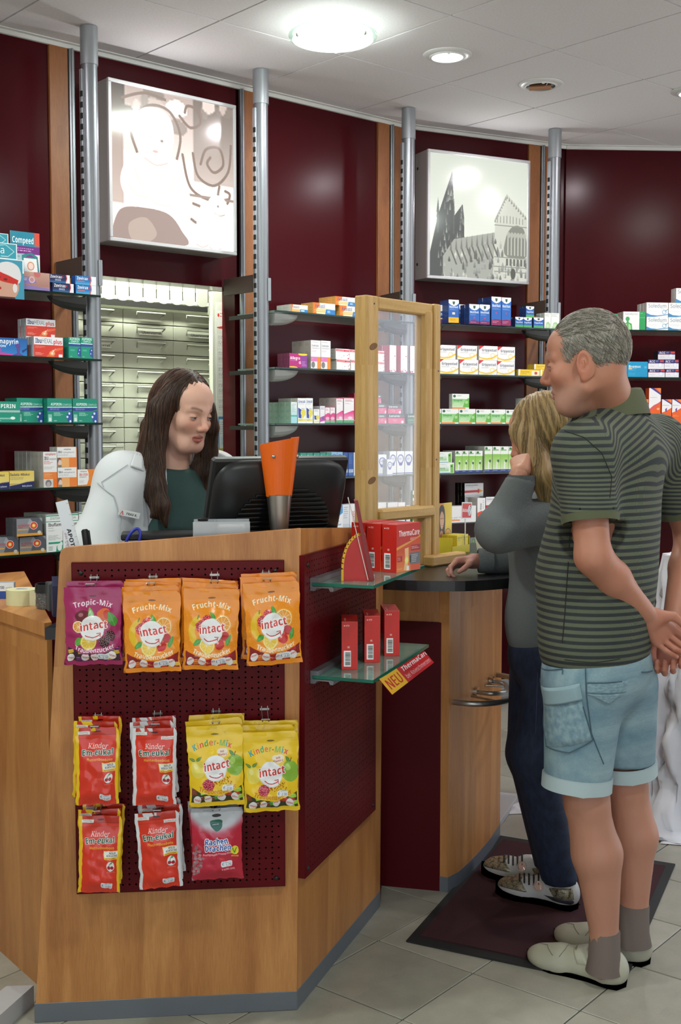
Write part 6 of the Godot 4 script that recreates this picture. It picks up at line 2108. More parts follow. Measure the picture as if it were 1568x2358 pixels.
func build_pharmacist() -> void:
	var o := thing("person","pharmacist with long brown hair in a white coat over a dark green jumper, looking down","person")
	var f := Vector3(0.766,0,0.643)
	var hb := looking(Vector3(0.735,-0.29,0.615))
	var hc := at(424,946,3.42)
	var hk := 0.90
	var neck := at(392,1080,3.46)
	var bs := looking(Vector3(0.70,0,0.714))
	var l := bs.x
	var shr := neck - l*0.165 + Vector3(0,-0.035,0.0)
	var shl := neck + l*0.165 + Vector3(0,-0.035,0.0)
	var waist := neck + Vector3(-0.05,-0.42,-0.06)
	var elr := at(222,1262,3.28)
	var ell := shl + Vector3(0.12,-0.24,0.06)
	# body: one field of skin for head, neck and trunk down to the legs
	var s := Sdf.new(hc - Vector3(0.15,0.22,0.15),hc + Vector3(0.15,0.15,0.15),0.0030)
	add_head(s,hb,hc,hk,false)
	s.cap(hc + hb*Vector3(0,-0.05,-0.025),neck + Vector3(0,-0.01,0),0.050,0.054,0.03)
	var base := lin("dfae99")
	var lips := lin("b4685e")
	var brow := lin("5a4034")
	var b := MB.new()
	var inv := hb.inverse()
	s.put(b,func(p: Vector3,_n: Vector3) -> Color: return face_paint(inv*(p - hc)/hk,base,lips,brow,0.0))
	var g := bounds([neck,shr,shl,waist + Vector3(0,-0.9,0),elr,ell],0.2)
	var t := Sdf.new(g[0],g[1],0.016)
	t.cap(neck,neck + Vector3(0,-0.06,0),0.052,0.06,0.03)
	t.ell(neck + Vector3(0.0,-0.16,-0.01),Vector3(0.145,0.15,0.09),bs,0.05)
	t.ell(waist,Vector3(0.125,0.18,0.09),bs,0.05)
	for m in [-1.0,1.0]:
		var hip: Vector3 = waist + l*m*0.085 + Vector3(0,-0.14,0)
		t.cap(hip,hip + Vector3(0,-0.76,0),0.085,0.04,0.05)
	t.cap(shr,elr,0.042,0.034,0.03)
	t.cap(shl,ell,0.042,0.034,0.03)
	b.col = base
	t.put(b)
	part("body",b.mesh(skin_mat("fair_skin"),true),o)
	add_eyes(o,hb,hc,hk,Vector3(0.76,-0.42,0.48),lin("5a6a70"),Color("cf9f8a"))
	# jumper
	g = bounds([neck,shr,shl,waist],0.2)
	t = Sdf.new(g[0],g[1],0.009)
	t.cap(neck + Vector3(0,-0.004,0.0),neck + Vector3(0,-0.07,0),0.062,0.075,0.03)
	t.cap(shr,shl,0.06,0.06,0.04)
	t.ell(neck + Vector3(0.01,-0.17,0.0) + bs.z*0.01,Vector3(0.155,0.15,0.10),bs,0.05)
	for m in [-1.0,1.0]:
		t.ell(neck + Vector3(0,-0.20,0) + bs.z*0.075 + l*m*0.062,Vector3(0.065,0.065,0.05),bs,0.05)
	t.ell(waist,Vector3(0.135,0.22,0.10),bs,0.06)
	t.cut(neck + Vector3(0,0.012,0),(Vector3.UP + bs.z*0.25).normalized())
	b = MB.new()
	t.put(b,null,func(p: Vector3,n: Vector3) -> Vector2: return Vector2(atan2(p.x - neck.x,p.z - neck.z)*3.0,p.y*8.0),func(p: Vector3,_n: Vector3) -> float: return 0.004*folds.get_noise_3d(p.x*60,p.y*120,p.z*60))
	var knit := mat("green_knit",Color.WHITE,0.85)
	knit.albedo_texture = noise_tex(256,256,0.25,Vector2(1.0,0.25),Color("233c3a"),Color("35524e"),41,0.4)
	part("jumper",b.mesh(knit),o)
	# white coat with its front left open
	g = bounds([neck,shr,shl,waist + Vector3(0,-0.1,0),elr,ell],0.22)
	t = Sdf.new(g[0],g[1],0.0075)
	t.cap(shr + Vector3(0,0.01,0),shl + Vector3(0,0.01,0),0.078,0.078,0.05)
	t.cap(neck + Vector3(0,-0.01,-0.02),neck + Vector3(0,-0.09,-0.02),0.075,0.10,0.05)
	t.ell(neck + Vector3(0.0,-0.18,-0.005),Vector3(0.185,0.18,0.118),bs,0.05)
	t.ell(waist + Vector3(0,-0.03,0),Vector3(0.18,0.28,0.125),bs,0.06)
	t.cap(shr + Vector3(0,0.005,0),elr,0.078,0.074,0.04)
	t.cap(elr,elr + Vector3(0.10,-0.14,0.14),0.072,0.05,0.04)
	t.cap(shl,ell,0.076,0.07,0.04)
	# opening: from the neck down the front, towards her left
	t.cap(neck + Vector3(0,0.06,0) + bs.z*0.10 + l*0.02,neck + Vector3(0.0,-0.55,0) + bs.z*0.19 + l*0.012,0.085,0.125,0.0,true)
	t.cap(neck + Vector3(0,0.06,0) + bs.z*0.10 + l*0.09,neck + Vector3(0.0,-0.55,0) + bs.z*0.17 + l*0.10,0.085,0.125,0.0,true)
	t.cap(neck + Vector3(0,-0.10,0) + bs.z*0.02,neck + Vector3(0,0.12,0) + bs.z*0.01,0.052,0.075,0.0,true)
	b = MB.new()
	var creases := func(p: Vector3,_n: Vector3) -> float: return 0.007*folds.get_noise_3d(p.x*26 + p.y*16,p.y*20,p.z*26) + 0.003*folds.get_noise_3d(p.x*90,p.y*40,p.z*90)
	t.put(b,null,null,creases)
	var white := mat("coat_white",Color("d5d8da"),0.75)
	part("coat",b.mesh(white),o)
	var dir := (Vector3(0.0,0.05,-1)).normalized()
	b = MB.new()
	seam(t,[at(312,1062,3.4),at(255,1100,3.4),at(262,1112,3.4)],dir,0.0012,b)
	seam(t,[at(245,1102,3.4),at(285,1130,3.4),at(300,1180,3.4),at(296,1250,3.4)],dir,0.0016,b)
	seam(t,[at(345,1140,3.4),at(352,1190,3.4),at(350,1262,3.4)],dir,0.0014,b)
	part("seams",b.mesh(mat("coat_seam",Color("b4b8bc"),0.8)),o)
	# collar: a folded band on each side of the neck
	b = MB.new()
	patch(t,[at(322,1040,3.4),at(338,1026,3.4),at(346,1078,3.4),at(318,1066,3.4)],dir,0.008,b)
	part("collar",b.mesh(white),o)
	b = MB.new()
	for p in [at(340,1218,3.4)]:
		var h := t.hit(p - dir*0.25,dir,0.5)
		b.x = Transform3D(looking(-dir,Vector3.UP)*Basis(Vector3.RIGHT,PI/2),h)
		b.lathe([Vector2(0.0095,-0.002),Vector2(0.0098,0.002),Vector2(0.007,0.003),Vector2(0.0065,0.0018),Vector2(0.0,0.0018)],18)
	part("button",b.mesh(mat("button",Color("c8ccd0"),0.35)),o)
	var h2 := t.hit(at(317,1170,3.4) - dir*0.25,dir,0.5)
	part("name_badge",card_mesh("badge",0.064,0.017,0.002,Color("d8dad8")),o,null,Transform3D(looking(t.grad(h2) + Vector3(0,0,0.5))*Basis(Vector3.BACK,-0.24),h2 + Vector3(0.0,-0.008,0.016)))
	# earring
	b = MB.new()
	b.x.origin = hc + hb*(Vector3(-0.082,-0.036,0.0)*hk)
	b.lathe([Vector2(0.0,-0.003),Vector2(0.003,0.0),Vector2(0.0,0.003)],10,true)
	part("earring",b.mesh(M["chrome"]),o)
	# hair: a mass parted in the middle and long locks on both sides
	var hair := streaks("brown_hair",Color("23160f"),Color("4e3324"),51,0.6)
	g = bounds([hc,at(320,1000,3.4),at(400,1200,3.25),at(490,1150,3.5)],0.16)
	t = Sdf.new(g[0],g[1],0.0062)
	t.ell(hc + hb*(Vector3(0,0.038,-0.020)*hk),Vector3(0.083,0.095,0.103)*hk,hb,0.02)
	t.cap(hc + hb*Vector3(0,0.0,-0.05),hc + hb*Vector3(0,-0.13,-0.075),0.072,0.06,0.03)
	# face opening
	t.ell(hc + hb*(Vector3(0,-0.030,0.090)*hk),Vector3(0.068,0.126,0.078)*hk,hb,0.004,true)
	t.ell(hc + hb*(Vector3(0,-0.10,0.055)*hk),Vector3(0.052,0.075,0.085)*hk,hb,0.012,true)
	var lock := func(pts: Array,rr: Array) -> void:
		for i in pts.size() - 1:
			t.cap(pts[i],pts[i + 1],rr[i],rr[i + 1],0.012)
	lock.call([at(400,900,3.37),at(368,945,3.36),at(355,1010,3.36),at(352,1070,3.34),at(358,1120,3.31),at(372,1165,3.29),at(382,1212,3.28)],[0.03,0.034,0.034,0.032,0.028,0.022,0.004])
	lock.call([at(380,930,3.40),at(350,985,3.40),at(336,1040,3.38),at(340,1090,3.34),at(348,1140,3.31),at(362,1182,3.29),at(345,1190,3.285)],[0.028,0.03,0.024,0.021,0.018,0.012,0.003])
	lock.call([at(486,935,3.40),at(490,985,3.43),at(484,1040,3.46),at(478,1090,3.46),at(470,1135,3.45)],[0.012,0.015,0.020,0.020,0.004])
	lock.call([at(470,1030,3.50),at(458,1080,3.47),at(452,1120,3.45)],[0.02,0.022,0.005])
	var pl := hc + hb*(Vector3(0,0.125,0.06)*hk)
	t.cap(hc + hb*(Vector3(0,0.155,-0.04)*hk),hc + hb*(Vector3(0,0.108,0.092)*hk),0.004,0.004,0.010,true)
	b = MB.new()
	t.put(b,null,func(p: Vector3,_n: Vector3) -> Vector2:
		var q := hb.inverse()*(p - hc)
		return Vector2(atan2(q.x,q.z + 0.05)*1.3 + q.x*4.0,q.y*1.6 + q.z*0.6),func(p: Vector3,_n: Vector3) -> float:
		var q := hb.inverse()*(p - hc)
		return 0.0012*sin((atan2(q.x,q.z + 0.06)*40.0 + folds.get_noise_3d(q.x*60,q.y*20,q.z*60)*9.0)) + 0.003*folds.get_noise_3d(q.x*160,q.y*25,q.z*160))
	part("hair",b.mesh(hair),o)
	# strands combed over it from the parting
	b = MB.new()
	var part_x := hb.x
	comb(b,t,2600,22,0.009,0.00075,0.0014,0.14,func(p: Vector3) -> Vector3:
		var q := hb.inverse()*(p - hc)
		return Vector3.DOWN + part_x*signf(q.x)*0.9*smoothstep(0.05,0.12,q.y) - hb.z*0.45*smoothstep(0.0,0.08,q.y),lin("24160f"),lin("6e4a34"),9)
	var sh := skin_mat("hair_strand")
	sh.roughness = 0.45
	sh.subsurf_scatter_enabled = false
	part("strands",b.mesh(sh,true),o).set_meta("kind","stuff")

func build_man() -> void:
	var o := thing("person","grey-haired man in a striped green polo shirt and denim shorts, hands clasped behind him","person")
	var f := Vector3(-0.8,0,-0.6)
	var bs := looking(f)
	var hb := looking(Vector3(-0.93,-0.13,-0.34))
	var hc := at(1348,838,3.05)
	var neck := at(1408,940,3.13)
	var shl := at(1346,1042,2.985)
	var shr := at(1512,1020,3.27)
	var ell := at(1366,1282,2.925)
	var wrl := at(1490,1420,3.05)
	var elr := at(1592,1235,3.34)
	var wrr := at(1548,1445,3.17)
	var hips := at(1375,1560,3.12)
	var knl := at(1350,1842,3.05)
	var cal := at(1373,1965,3.06)
	var anl := at(1392,2165,3.06)
	var knr := at(1440,1800,3.20)
	var car := at(1462,1925,3.205)
	var anr := at(1460,2105,3.19)
	var hal := at(1345,1580,3.06)
	var har := at(1428,1575,3.18)
	var base := lin("b87e66")
	var lips := lin("a8625a")
	var brow := lin("8a7a70")
	# skin: head, then trunk and limbs, then the hands, each on a grid of its own
	var s := Sdf.new(hc - Vector3(0.16,0.23,0.16),hc + Vector3(0.17,0.16,0.16),0.0031)
	add_head(s,hb,hc,1.02,true)
	s.cap(hc + hb*Vector3(0,-0.03,-0.040),neck,0.057,0.064,0.03)
	s.cap(hc + hb*Vector3(0,-0.10,0.035),neck + hb*Vector3(0,0.03,0.03),0.03,0.045,0.03)
	var b := MB.new()
	var inv := hb.inverse()
	s.put(b,func(p: Vector3,_n: Vector3) -> Color: return face_paint(inv*(p - hc)/1.02,base,lips,brow,0.22))
	var head := s
	var g := bounds([neck,shl,shr,ell,elr,wrl,wrr,anl,anr,hips],0.16)
	var t := Sdf.new(g[0],g[1],0.0105)
	t.cap(neck,neck + Vector3(0,-0.08,0),0.062,0.08,0.03)
	t.ell(at(1395,1110,3.13),Vector3(0.165,0.20,0.10),bs,0.05)
	t.ell(at(1378,1360,3.12),Vector3(0.155,0.24,0.115),bs,0.05)
	t.ell(hips,Vector3(0.16,0.13,0.11),bs,0.05)
	t.cap(shl,ell,0.050,0.044,0.02)
	t.cap(ell,ell.lerp(wrl,0.35),0.045,0.046,0.02)
	t.cap(ell.lerp(wrl,0.35),wrl,0.045,0.029,0.015)
	t.cap(shr,elr,0.050,0.044,0.02)
	t.cap(elr,elr.lerp(wrr,0.35),0.045,0.045,0.02)
	t.cap(elr.lerp(wrr,0.35),wrr,0.044,0.029,0.015)
	t.cap(hal,knl,0.082,0.056,0.03)
	t.cap(knl,cal,0.054,0.066,0.03)
	t.cap(cal - bs.z*0.004,anl,0.064,0.036,0.02)
	t.cap(anl,anl + Vector3(0,-0.07,0),0.036,0.04,0.02)
	t.cap(har,knr,0.080,0.056,0.03)
	t.cap(knr,car,0.054,0.062,0.03)
	t.cap(car,anr,0.060,0.036,0.02)
	t.cap(anr,anr + Vector3(0,-0.07,0),0.036,0.04,0.02)
	var blotch := func(p: Vector3,_n: Vector3) -> Color:
		var k := 0.5 + 0.5*folds.get_noise_3d(p.x*30,p.y*30,p.z*30)
		var c := base.lerp(Color(base.r*0.92,base.g*0.72,base.b*0.66),0.35*k)
		if p.y < 0.62:
			c = c.lerp(lin("c08e76"),0.45)
		return c
	t.put(b,blotch)
	# left hand: palm towards the lens, fingers to the right; right hand takes it from below
	var hand_col := lin("bb7864")
	g = bounds([wrl,wrr,at(1640,1560,3.1)],0.07)
	t = Sdf.new(g[0],g[1],0.0030)
	var dl := Vector3(0.60,-0.60,-0.32)
	t.cap(wrl.lerp(ell,0.12),wrl + dl.normalized()*0.015,0.029,0.027,0.01)
	add_hand(t,wrl,dl,Vector3(0.35,0.0,0.93),-1.0,[0.55,0.62,0.66,0.55],1.0,0.25)
	b.col = hand_col
	t.put(b,func(p: Vector3,_n: Vector3) -> Color: return hand_col.lerp(base,0.5 + 0.5*folds.get_noise_3d(p.x*70,p.y*70,p.z*70)))
	t = Sdf.new(g[0],g[1],0.0030)
	var dr := Vector3(-0.10,-0.97,0.20)
	t.cap(wrr.lerp(elr,0.12),wrr + dr.normalized()*0.015,0.029,0.027,0.01)
	var wr2 := wrr + Vector3(0.0,-0.002,0.0)
	add_hand(t,wr2,dr,Vector3(-0.35,-0.2,0.95),1.0 ,[0.95,1.0,1.0,1.0],1.0,0.3)
	t.put(b,func(p: Vector3,_n: Vector3) -> Color: return hand_col.lerp(base,0.3))
	part("body",b.mesh(skin_mat("ruddy_skin"),true),o)
	add_eyes(o,hb,hc,1.02,hb*Vector3(0,-0.3,1),lin("5a6a78"),Color("b07a66"))
	# hair: short and grey, a close cap with thin tufts
	t = Sdf.new(hc - Vector3(0.15,0.14,0.15),hc + Vector3(0.16,0.16,0.16),0.0036)
	t.ell(hc + hb*Vector3(0,0.040,-0.017),Vector3(0.079,0.096,0.101)*1.02,hb,0.0)
	t.ell(hc + hb*Vector3(0,-0.03,0.115),Vector3(0.10,0.150,0.092),hb,0.01,true)
	t.ell(hc + hb*Vector3(0.0,-0.115,-0.02),Vector3(0.11,0.100,0.14),hb,0.008,true)
	t.ell(hc + hb*Vector3(0.082,-0.02,0.0),Vector3(0.03,0.050,0.034),hb,0.006,true)
	t.ell(hc + hb*Vector3(-0.082,-0.02,0.0),Vector3(0.03,0.050,0.034),hb,0.006,true)
	b = MB.new()
	t.put(b,null,func(p: Vector3,_n: Vector3) -> Vector2:
		var q := hb.inverse()*(p - hc)
		return Vector2(q.z*5.0 + q.y*2.0,q.y*2.0 + q.x),func(p: Vector3,_n: Vector3) -> float: return 0.0012*folds.get_noise_3d(p.x*240,p.y*140,p.z*240))
	part("hair",b.mesh(streaks("grey_hair",Color("5e564c"),Color("b4ada2"),52,0.55)),o)
	b = MB.new()
	comb(b,t,4200,4,0.0052,0.0008,0.0022,0.35,func(p: Vector3) -> Vector3:
		var q := hb.inverse()*(p - hc)
		return hb*Vector3(0,-0.9 if q.y < 0.07 else -0.1,-0.8),lin("6a6359"),lin("c6c0b6"),12)
	var sh := skin_mat("hair_strand")
	sh.roughness = 0.5
	part("tufts",b.mesh(sh,true),o).set_meta("kind","stuff")
	# polo shirt
	g = bounds([neck,shl,shr,at(1350,1200,2.94),at(1225,1400,3.1),at(1560,1540,3.2),elr],0.14)
	t = Sdf.new(g[0],g[1],0.0088)
	t.cap(shl + Vector3(0,-0.005,0),shr + Vector3(0,-0.005,0),0.074,0.074,0.05)
	t.cap(neck + Vector3(0.01,0.0,0),neck + Vector3(0.0,-0.10,0),0.066,0.12,0.05)
	t.ell(at(1402,1060,3.14),Vector3(0.195,0.15,0.125),bs,0.06)
	t.ell(at(1394,1190,3.13),Vector3(0.188,0.19,0.136),bs,0.06)
	t.ell(at(1372,1330,3.12),Vector3(0.184,0.19,0.156),bs,0.06)
	t.ell(at(1370,1470,3.12),Vector3(0.186,0.16,0.142),bs,0.06)
	t.cap(shl,shl.lerp(ell,0.66),0.078,0.071,0.035)
	t.cap(shr,shr.lerp(elr,0.70),0.078,0.070,0.035)
	t.cap(neck + Vector3(0,0.01,0),neck + hb*Vector3(0,0.10,0.0),0.064,0.075,0.0,true)
	# hem, with the side slit, and the open ends of the sleeves
	t.cut(at(1370,1536,3.12) + Vector3(0,0.004,0),(Vector3.DOWN + bs.z*0.10).normalized())
	var ul := (ell - shl).normalized()
	var ur := (elr - shr).normalized()
	t.cut(shl.lerp(ell,0.66),ul,0.105)
	t.cut(shr.lerp(elr,0.70),ur,0.105)
	t.cap(shl.lerp(ell,0.46),shl.lerp(ell,0.9),0.058,0.062,0.0,true)
	b = MB.new()
	var wave := func(p: Vector3,n: Vector3) -> float:
		var k := folds.get_noise_3d(p.x*34 + p.y*20,p.y*22,p.z*34)
		return 0.0075*k*smoothstep(1.52,1.40,p.y) + 0.0025*folds.get_noise_3d(p.x*90,p.y*60,p.z*90)
	var stripe_uv := func(p: Vector3,_n: Vector3) -> Vector2:
		var lat := minf(absf((p - neck).dot(bs.x)),0.19)
		var dep := absf((p - neck - Vector3(0.02,0,0)).dot(bs.z))*(1.0 - smoothstep(0.14,0.20,lat))
		var k := smoothstep(1.34,1.50,p.y + 0.45*lat)
		return Vector2((p.x*0.6 + p.z*0.8)*5.5,(p.y + k*(0.42*lat - 0.5*dep))/0.0182/4.0)
	t.put(b,null,stripe_uv,wave)
	var shirt := mat("striped_jersey",Color.WHITE,0.85)
	shirt.albedo_texture = ImageTexture.create_from_image(stripe_picture())
	part("polo_shirt",b.mesh(shirt),o)
	var olive := mat("olive_rib",Color("565a42"),0.9)
	b = MB.new()
	b.tube([shl.lerp(ell,0.60),shl.lerp(ell,0.605),shl.lerp(ell,0.665),shl.lerp(ell,0.675)],[0.0715,0.0745,0.0725,0.0695],36,false)
	b.tube([shl.lerp(ell,0.675),shl.lerp(ell,0.60)],[0.0695,0.066],36,false)
	part("sleeve_cuff",b.mesh(),o,olive)
	b = MB.new()
	b.tube([shr.lerp(elr,0.645),shr.lerp(elr,0.65),shr.lerp(elr,0.705),shr.lerp(elr,0.712)],[0.0700,0.0735,0.0720,0.069],32,false)
	part("sleeve_cuff",b.mesh(),o,olive)
	# collar: a turned-down band round the neck
	b = MB.new()
	var cp := []
	var m := 40
	for j in 6:
		for i in m + 1:
			var a := TAU*i/m
			var v := j/5.0
			var out := [0.066,0.071,0.077,0.085,0.093,0.098][j] as float
			var y := [0.052,0.060,0.052,0.030,0.008,-0.008][j] as float
			var rad := bs*Vector3(sin(a)*out*1.05,0,cos(a)*out*0.95)
			cp.append(neck + Vector3(0.008,-0.012,0) + rad + Vector3(0,y - 0.018*cos(a) - 0.012,0))
	smooth_grid(b,cp,m + 1,6)
	part("collar",b.mesh(),o,olive)
	b = MB.new()
	var back := Vector3(0.2,0.05,-0.98).normalized()
	seam(t,[at(1300,992,2.95),at(1345,1005,2.95),at(1385,1040,2.95),at(1408,1095,2.95),at(1402,1150,2.95)],back,0.0012,b)
	seam(t,[at(1312,1240,2.95),at(1306,1330,2.95),at(1300,1420,2.95),at(1293,1500,2.95)],back,0.0012,b)
	seam(t,[at(1300,1524,2.95),at(1370,1526,2.95),at(1440,1520,2.95)],back,0.0012,b)
	part("seams",b.mesh(),o,mat("shirt_seam",Color("23261f"),0.9))
	# shorts
	var hml := at(1329,1792,3.05)
	var hmr := at(1439,1760,3.20)
	g = bounds([hips,hal,har,hml,hmr],0.2)
	t = Sdf.new(g[0],g[1],0.0085)
	t.ell(hips + Vector3(0,0.03,0),Vector3(0.182,0.15,0.138),bs,0.04)
	t.cap(hal,hml + Vector3(0,-0.02,0),0.108,0.088,0.03)
	t.cap(har,hmr + Vector3(0,-0.02,0),0.104,0.082,0.03)
	t.cut(hml,Vector3.DOWN)
	b = MB.new()
	var denim_uv := func(p: Vector3,n: Vector3) -> Vector2: return Vector2(p.x*0.6 + p.z*0.8,p.y)*2.2
	t.put(b,null,denim_uv,func(p: Vector3,_n: Vector3) -> float: return 0.008*folds.get_noise_3d(p.x*30 + p.y*12,p.y*26,p.z*30) + 0.002*folds.get_noise_3d(p.x*110,p.y*80,p.z*110))
	var denim := mat("pale_denim",Color.WHITE,0.85)
	denim.albedo_texture = noise_tex(512,512,0.012,Vector2(1.0,0.7),Color("5f7d8e"),Color("9db4b8"),71,0.22)
	part("shorts",b.mesh(denim),o)
	var cuff := mat("cuff_denim",Color("aebfc2"),0.85)
	for q in [[hal,hml,0.090],[har,hmr,0.085]]:
		b = MB.new()
		var d: Vector3 = (q[1] - q[0]).normalized()
		b.tube([q[1] - d*0.012,q[1] - d*0.010,q[1] + d*0.026,q[1] + d*0.030,q[1] + d*0.026],[q[2] - 0.002,q[2] + 0.003,q[2] + 0.003,q[2] - 0.001,q[2] - 0.014],40,false)
		part("turned_cuff",b.mesh(),o,cuff)
	var dirn := Vector3(0.22,0.0,-0.975).normalized()
	b = MB.new()
	patch(t,[at(1236,1640,2.95),at(1338,1612,2.95),at(1364,1706,2.95),at(1254,1738,2.95)],dirn,0.007,b)
	part("cargo_pocket",b.mesh(),o,denim)
	b = MB.new()
	patch(t,[at(1230,1606,2.95),at(1334,1574,2.95),at(1342,1612,2.95),at(1240,1646,2.95)],dirn,0.012,b)
	part("pocket_flap",b.mesh(),o,mat("flap_denim",Color("8fa8b0"),0.85))
	b = MB.new()
	patch(t,[at(1352,1572,2.95),at(1448,1572,2.95),at(1442,1600,2.95),at(1352,1596,2.95)],dirn,0.003,b)
	patch(t,[at(1352,1597,2.95),at(1442,1601,2.95),at(1402,1622,2.95),at(1400,1622,2.95)],dirn,0.003,b)
	part("back_pocket",b.mesh(),o,denim)
	b = MB.new()
	seam(t,[at(1236,1640,2.95),at(1254,1738,2.95),at(1310,1738,2.95),at(1366,1706,2.95),at(1338,1612,2.95)],dirn,0.0014,b,0.002)
	seam(t,[at(1240,1562,2.95),at(1294,1546,2.95),at(1294,1560,2.95)],dirn,0.0014,b)
	seam(t,[at(1348,1540,2.95),at(1350,1596,2.95),at(1362,1690,2.95),at(1396,1780,2.95)],dirn,0.0014,b)
	seam(t,[at(1352,1572,2.95),at(1448,1572,2.95)],dirn,0.0016,b,0.003)
	seam(t,[at(1480,1560,2.95),at(1512,1572,2.95)],dirn,0.0016,b,0.002)
	part("seams",b.mesh(),o,mat("denim_seam",Color("47606c"),0.9))
	# socks and shoes
	var taupe := mat("taupe_sock",Color("7a6c64"),0.95)
	for q in [[anl,2],[anr,0]]:
		b = MB.new()
		var a: Vector3 = q[0]
		b.tube([a + Vector3(0,0.030,0),a + Vector3(0,0.026,0),a + Vector3(0,-0.005,0),a + Vector3(0,-0.05,0),a + Vector3(0,-0.085,0)],[0.038,0.0415,0.0415,0.043,0.05],28)
		part("sock",b.mesh(),o,taupe)
	var leather := mat("cream_leather",Color("b4b19c"),0.5)
	var rubber := mat("shoe_rubber",Color("57524a"),0.7)
	for q in [[Vector3(0.768,0,-3.045),Vector3(-0.80,0,-0.60)],[Vector3(0.868,0,-3.180),Vector3(-0.80,0,-0.60)]]:
		var heel: Vector3 = q[0]
		var d: Vector3 = q[1]
		g = bounds([heel,heel + d*0.30,heel + Vector3(0,0.12,0)],0.08)
		t = Sdf.new(g[0],g[1],0.0038)
		add_shoe(t,heel,d,0.295,0.105,0.075)
		b = MB.new()
		t.put(b,null,null,func(p: Vector3,_n: Vector3) -> float: return 0.0016*folds.get_noise_3d(p.x*160,p.y*160,p.z*160))
		var sb := part("shoe",b.mesh(),o,leather)
		part("sole",sole_mesh(d,0.297,0.104,0.013,0.012),sb,rubber,Transform3D(Basis(),heel))
		b = MB.new()
		var sd := looking(d).x
		var strap_dir := (-sd + Vector3(0,-0.35,0)).normalized()
		patch(t,[heel + d*0.135 + Vector3(0,0.095,0),heel + d*0.165 + Vector3(0,0.095,0),heel + d*0.125 + Vector3(0,0.03,0),heel + d*0.090 + Vector3(0,0.034,0)],strap_dir,0.004,b,8)
		part("strap",b.mesh(),sb,leather)
		b = MB.new()
		seam(t,[heel + d*0.27 + Vector3(0,0.05,0),heel + d*0.23 + Vector3(0,0.055,0),heel + d*0.19 + Vector3(0,0.03,0)],strap_dir,0.0009,b)
		seam(t,[heel + d*0.085 + Vector3(0,0.08,0),heel + d*0.06 + Vector3(0,0.05,0),heel + d*0.02 + Vector3(0,0.04,0)],strap_dir,0.0009,b)
		seam(t,[heel + d*0.175 + Vector3(0,0.09,0),heel + d*0.17 + Vector3(0,0.06,0),heel + d*0.18 + Vector3(0,0.03,0)],strap_dir,0.0009,b)
		part("stitching",b.mesh(),sb,mat("stitch",Color("7c7866"),0.8))

func stripe_picture() -> Image:
	# four stripes of the jersey: dark melange bands and olive bands with a net of light stitches
	var im := Image.create(512,256,false,Image.FORMAT_RGBA8)
	var r := RandomNumberGenerator.new()
	r.seed = 3
	var n := FastNoiseLite.new()
	n.frequency = 0.05
	for y in 256:
		var v := (y % 64)/64.0
		for x in 512:
			var c: Color
			var mel := 0.5 + 0.5*n.get_noise_2d(x*0.6,y*6.0)
			if v < 0.46:
				c = Color("22272a").lerp(Color("34393a"),mel)
			else:
				c = Color("4c5140").lerp(Color("5f6450"),mel)
				var dot := (x + (2 if (y/4) % 2 else 0)) % 4 < 1 and y % 4 < 2
				if dot and v > 0.5 and v < 0.95:
					c = Color("8b8f7c")
			im.set_pixel(x,y,c)
	return im

